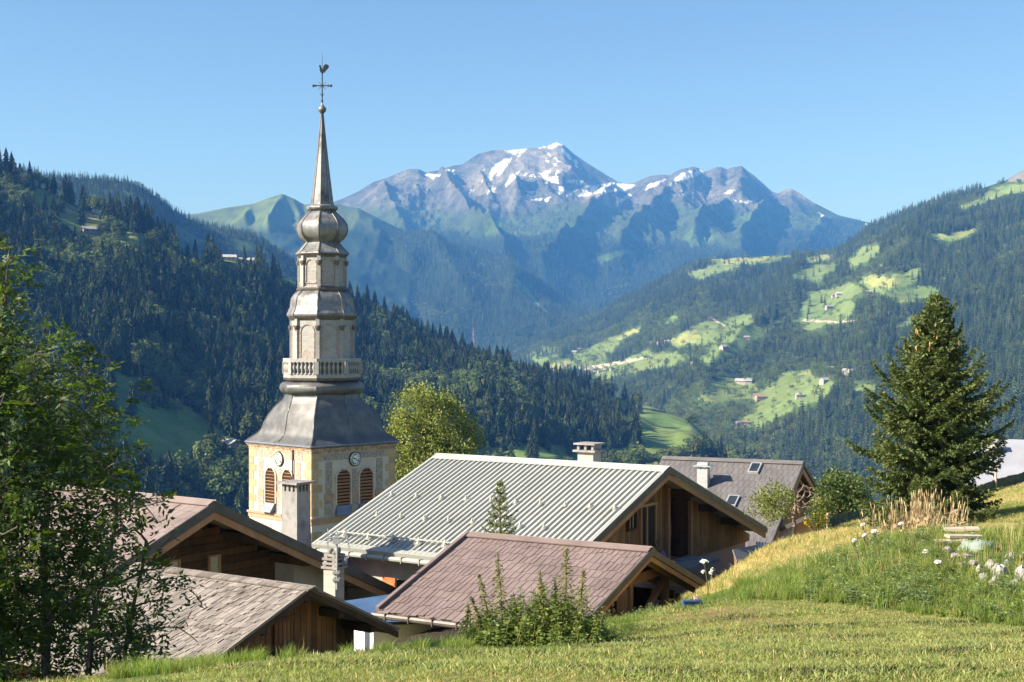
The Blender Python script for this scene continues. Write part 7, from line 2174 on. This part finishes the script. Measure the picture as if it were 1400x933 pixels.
for (u, v, D, h, lab, rx) in ((1196, 727, 15.6, 40, 'wild carrot with the largest white umbel on top of the bank', 1.0), (1232, 717, 16.4, 34, 'wild carrot with a white umbel against the dry grass', 0.8), (1266, 754, 14.9, 36, 'wild carrot with a flat white umbel below the dry grass clump', 0.75), (1283, 769, 14.2, 34, 'lowest wild carrot on the bank below the boards', 0.95)):
    wild_carrot(u, v, D, h, 1, lab, rx=rx)
for (u, v, D, h) in ((1168, 740, 15.6, 36), (1182, 733, 15.7, 34), (1180, 718, 16.4, 30)):
    wild_carrot(u, v, D, h, 1, 'small wild carrot with a white umbel in the weeds on top of the bank', 'small wild carrots on the bank', 0.6)

# dry grass clump beside the spruce
dg = surf(1255, 742, 15, 18.5); dgb = Vector((dg.x, dg.y, dg.z))
dry = thing('dry_grass_clump', 'tall clump of dry tan grass stalks at the foot of the spruce', 'dry grass', tuple(dgb))
k = dg.y / F; V, Q = [], []; mb = MB()
M_TAN = mat('tan_dry_stalk', (0.42, 0.29, 0.15), (0.56, 0.42, 0.24), 6, 0.85, island=0.25)
for i in range(340):
    x = float(np.clip(wrng.normal(0, 30), -62, 60)); y = wrng.uniform(-0.35, 0.35); h = wrng.uniform(20, 78) * (1 - 0.004 * abs(x)) * (1.25 if wrng.random() < 0.06 else 1)
    if x < -30: h *= 1.15
    dx = wrng.normal(0, 6) + x * 0.12
    b0 = Vector((x * k, y, gz(dgb.x + x * k, dgb.y + y) - dgb.z)); t0 = b0 + Vector((dx * k, wrng.normal(0, 3) * k, h * k))
    mb.tube([b0, b0.lerp(t0, 0.55) + Vector((0, 0, 0.02)), t0], [0.0035, 0.003, 0.0015], 3, cap=False)
    if wrng.random() < 0.5:
        mb.tube([t0 - (t0 - b0).normalized() * 0.09, t0 - (t0 - b0).normalized() * 0.04, t0], [0.003, 0.009, 0.002], 4, cap=False)
    if wrng.random() < 0.4:
        q = b0.lerp(t0, wrng.uniform(0.2, 0.6)); mb.face([q, q + Vector((wrng.normal(0, .05), 0.01, 0.05)), q + Vector((wrng.normal(0, .12), 0.02, -0.02))])
part(dry, 'stalk', mb, M_TAN)

# weed clump on the lawn edge with tall seeding stalks
cb = surf(735, 888, 9, 13); clump = thing('weed_clump', 'bushy clump of green weeds with tall seeding stalks on the lawn edge', 'weeds', tuple(cb)); k = cb.y / F
def cpt(u, v, dy=0.0):
    return Vector(((u - 735) * k, dy, (888 - v) * k))
outline = lambda u: float(np.interp(u, [616, 640, 665, 690, 720, 745, 775, 800, 825, 845, 856], [878, 858, 840, 828, 818, 810, 812, 830, 852, 872, 886]))
C, Dd, Nn, Le = [], [], [], []; mb = MB()
for i in range(600):
    u = wrng.uniform(616, 858); dy = wrng.normal(0, 0.22); top = outline(u) + wrng.normal(4, 12) + abs(dy) * 40; g0 = 889 + wrng.uniform(-4, 2)
    top = min(top, 884)
    b0, t0 = cpt(u, g0, dy), cpt(u + wrng.normal(0, 7), top, dy + wrng.normal(0, .03)); b0.z = gz(cb.x + b0.x, cb.y + b0.y) - cb.z - 0.01
    mb.tube([b0, b0.lerp(t0, .5) + Vector((wrng.normal(0, .015), 0, 0)), t0], [0.004, 0.003, 0.0015], 3, cap=False)
    n = int((t0 - b0).length / 0.022) + 3
    for j in range(n):
        f = wrng.uniform(0.12, 1.0); a = wrng.random() * 6.28; L = wrng.uniform(0.03, 0.062) * (1.15 - 0.4 * f)
        d = np.array([math.cos(a), math.sin(a), wrng.uniform(-.3, .35)]); C.append(np.array(b0.lerp(t0, f)) + d * L * .6); Dd.append(d); Nn.append(np.array([0, 0, 1.]) + wrng.normal(0, .45, 3)); Le.append(L)
V, Q = diamonds(np.array(C), np.array(Dd), np.array(Nn), np.array(Le), np.array(Le) * 0.5)
part_mesh(clump, 'foliage', np_mesh('foliage', V, [Q], M_WEED)); part(clump, 'stem', mb, M_STALK)
for (ub, ut, vt, w) in ((688, 680, 756, 1.0), (672, 655, 786, .8), (664, 644, 812, .6), (770, 775, 750, 1.25), (786, 797, 776, 1.0), (742, 738, 778, .7), (762, 758, 788, .7), (720, 700, 820, .6), (752, 741, 796, .6), (636, 640, 828, .5)):
    dy = wrng.normal(0, .08); b0, t0 = cpt(ub, 876, dy), cpt(ut, vt, dy); C, Dd, Nn, Le = [], [], [], []
    mb = MB(); mb.tube([b0, b0.lerp(t0, .5) + Vector((.01, 0, 0)), t0], [0.006, 0.005, 0.002], 5)
    H = (t0 - b0).length
    for j in range(int(420 * w)):
        f = wrng.uniform(0.25, 1.0); a = wrng.random() * 6.28; R = 0.125 * w * (1.05 - f) + 0.01
        d = np.array([math.cos(a), math.sin(a), wrng.uniform(-.9, .1)]); C.append(np.array(b0.lerp(t0, f)) + np.array([math.cos(a), math.sin(a), -.3]) * R * wrng.random()); Dd.append(d); Nn.append(wrng.normal(0, 1, 3) + np.array([0, 0, .6])); Le.append(wrng.uniform(.02, .045) * (1.3 - .6 * f))
    st = part(clump, 'flower_stalk', mb, M_STALK)
    V, Q = diamonds(np.array(C), np.array(Dd), np.array(Nn), np.array(Le), np.array(Le) * .42); part_mesh(st, 'seed_head', np_mesh('seed_head', V, [Q], M_STALK))
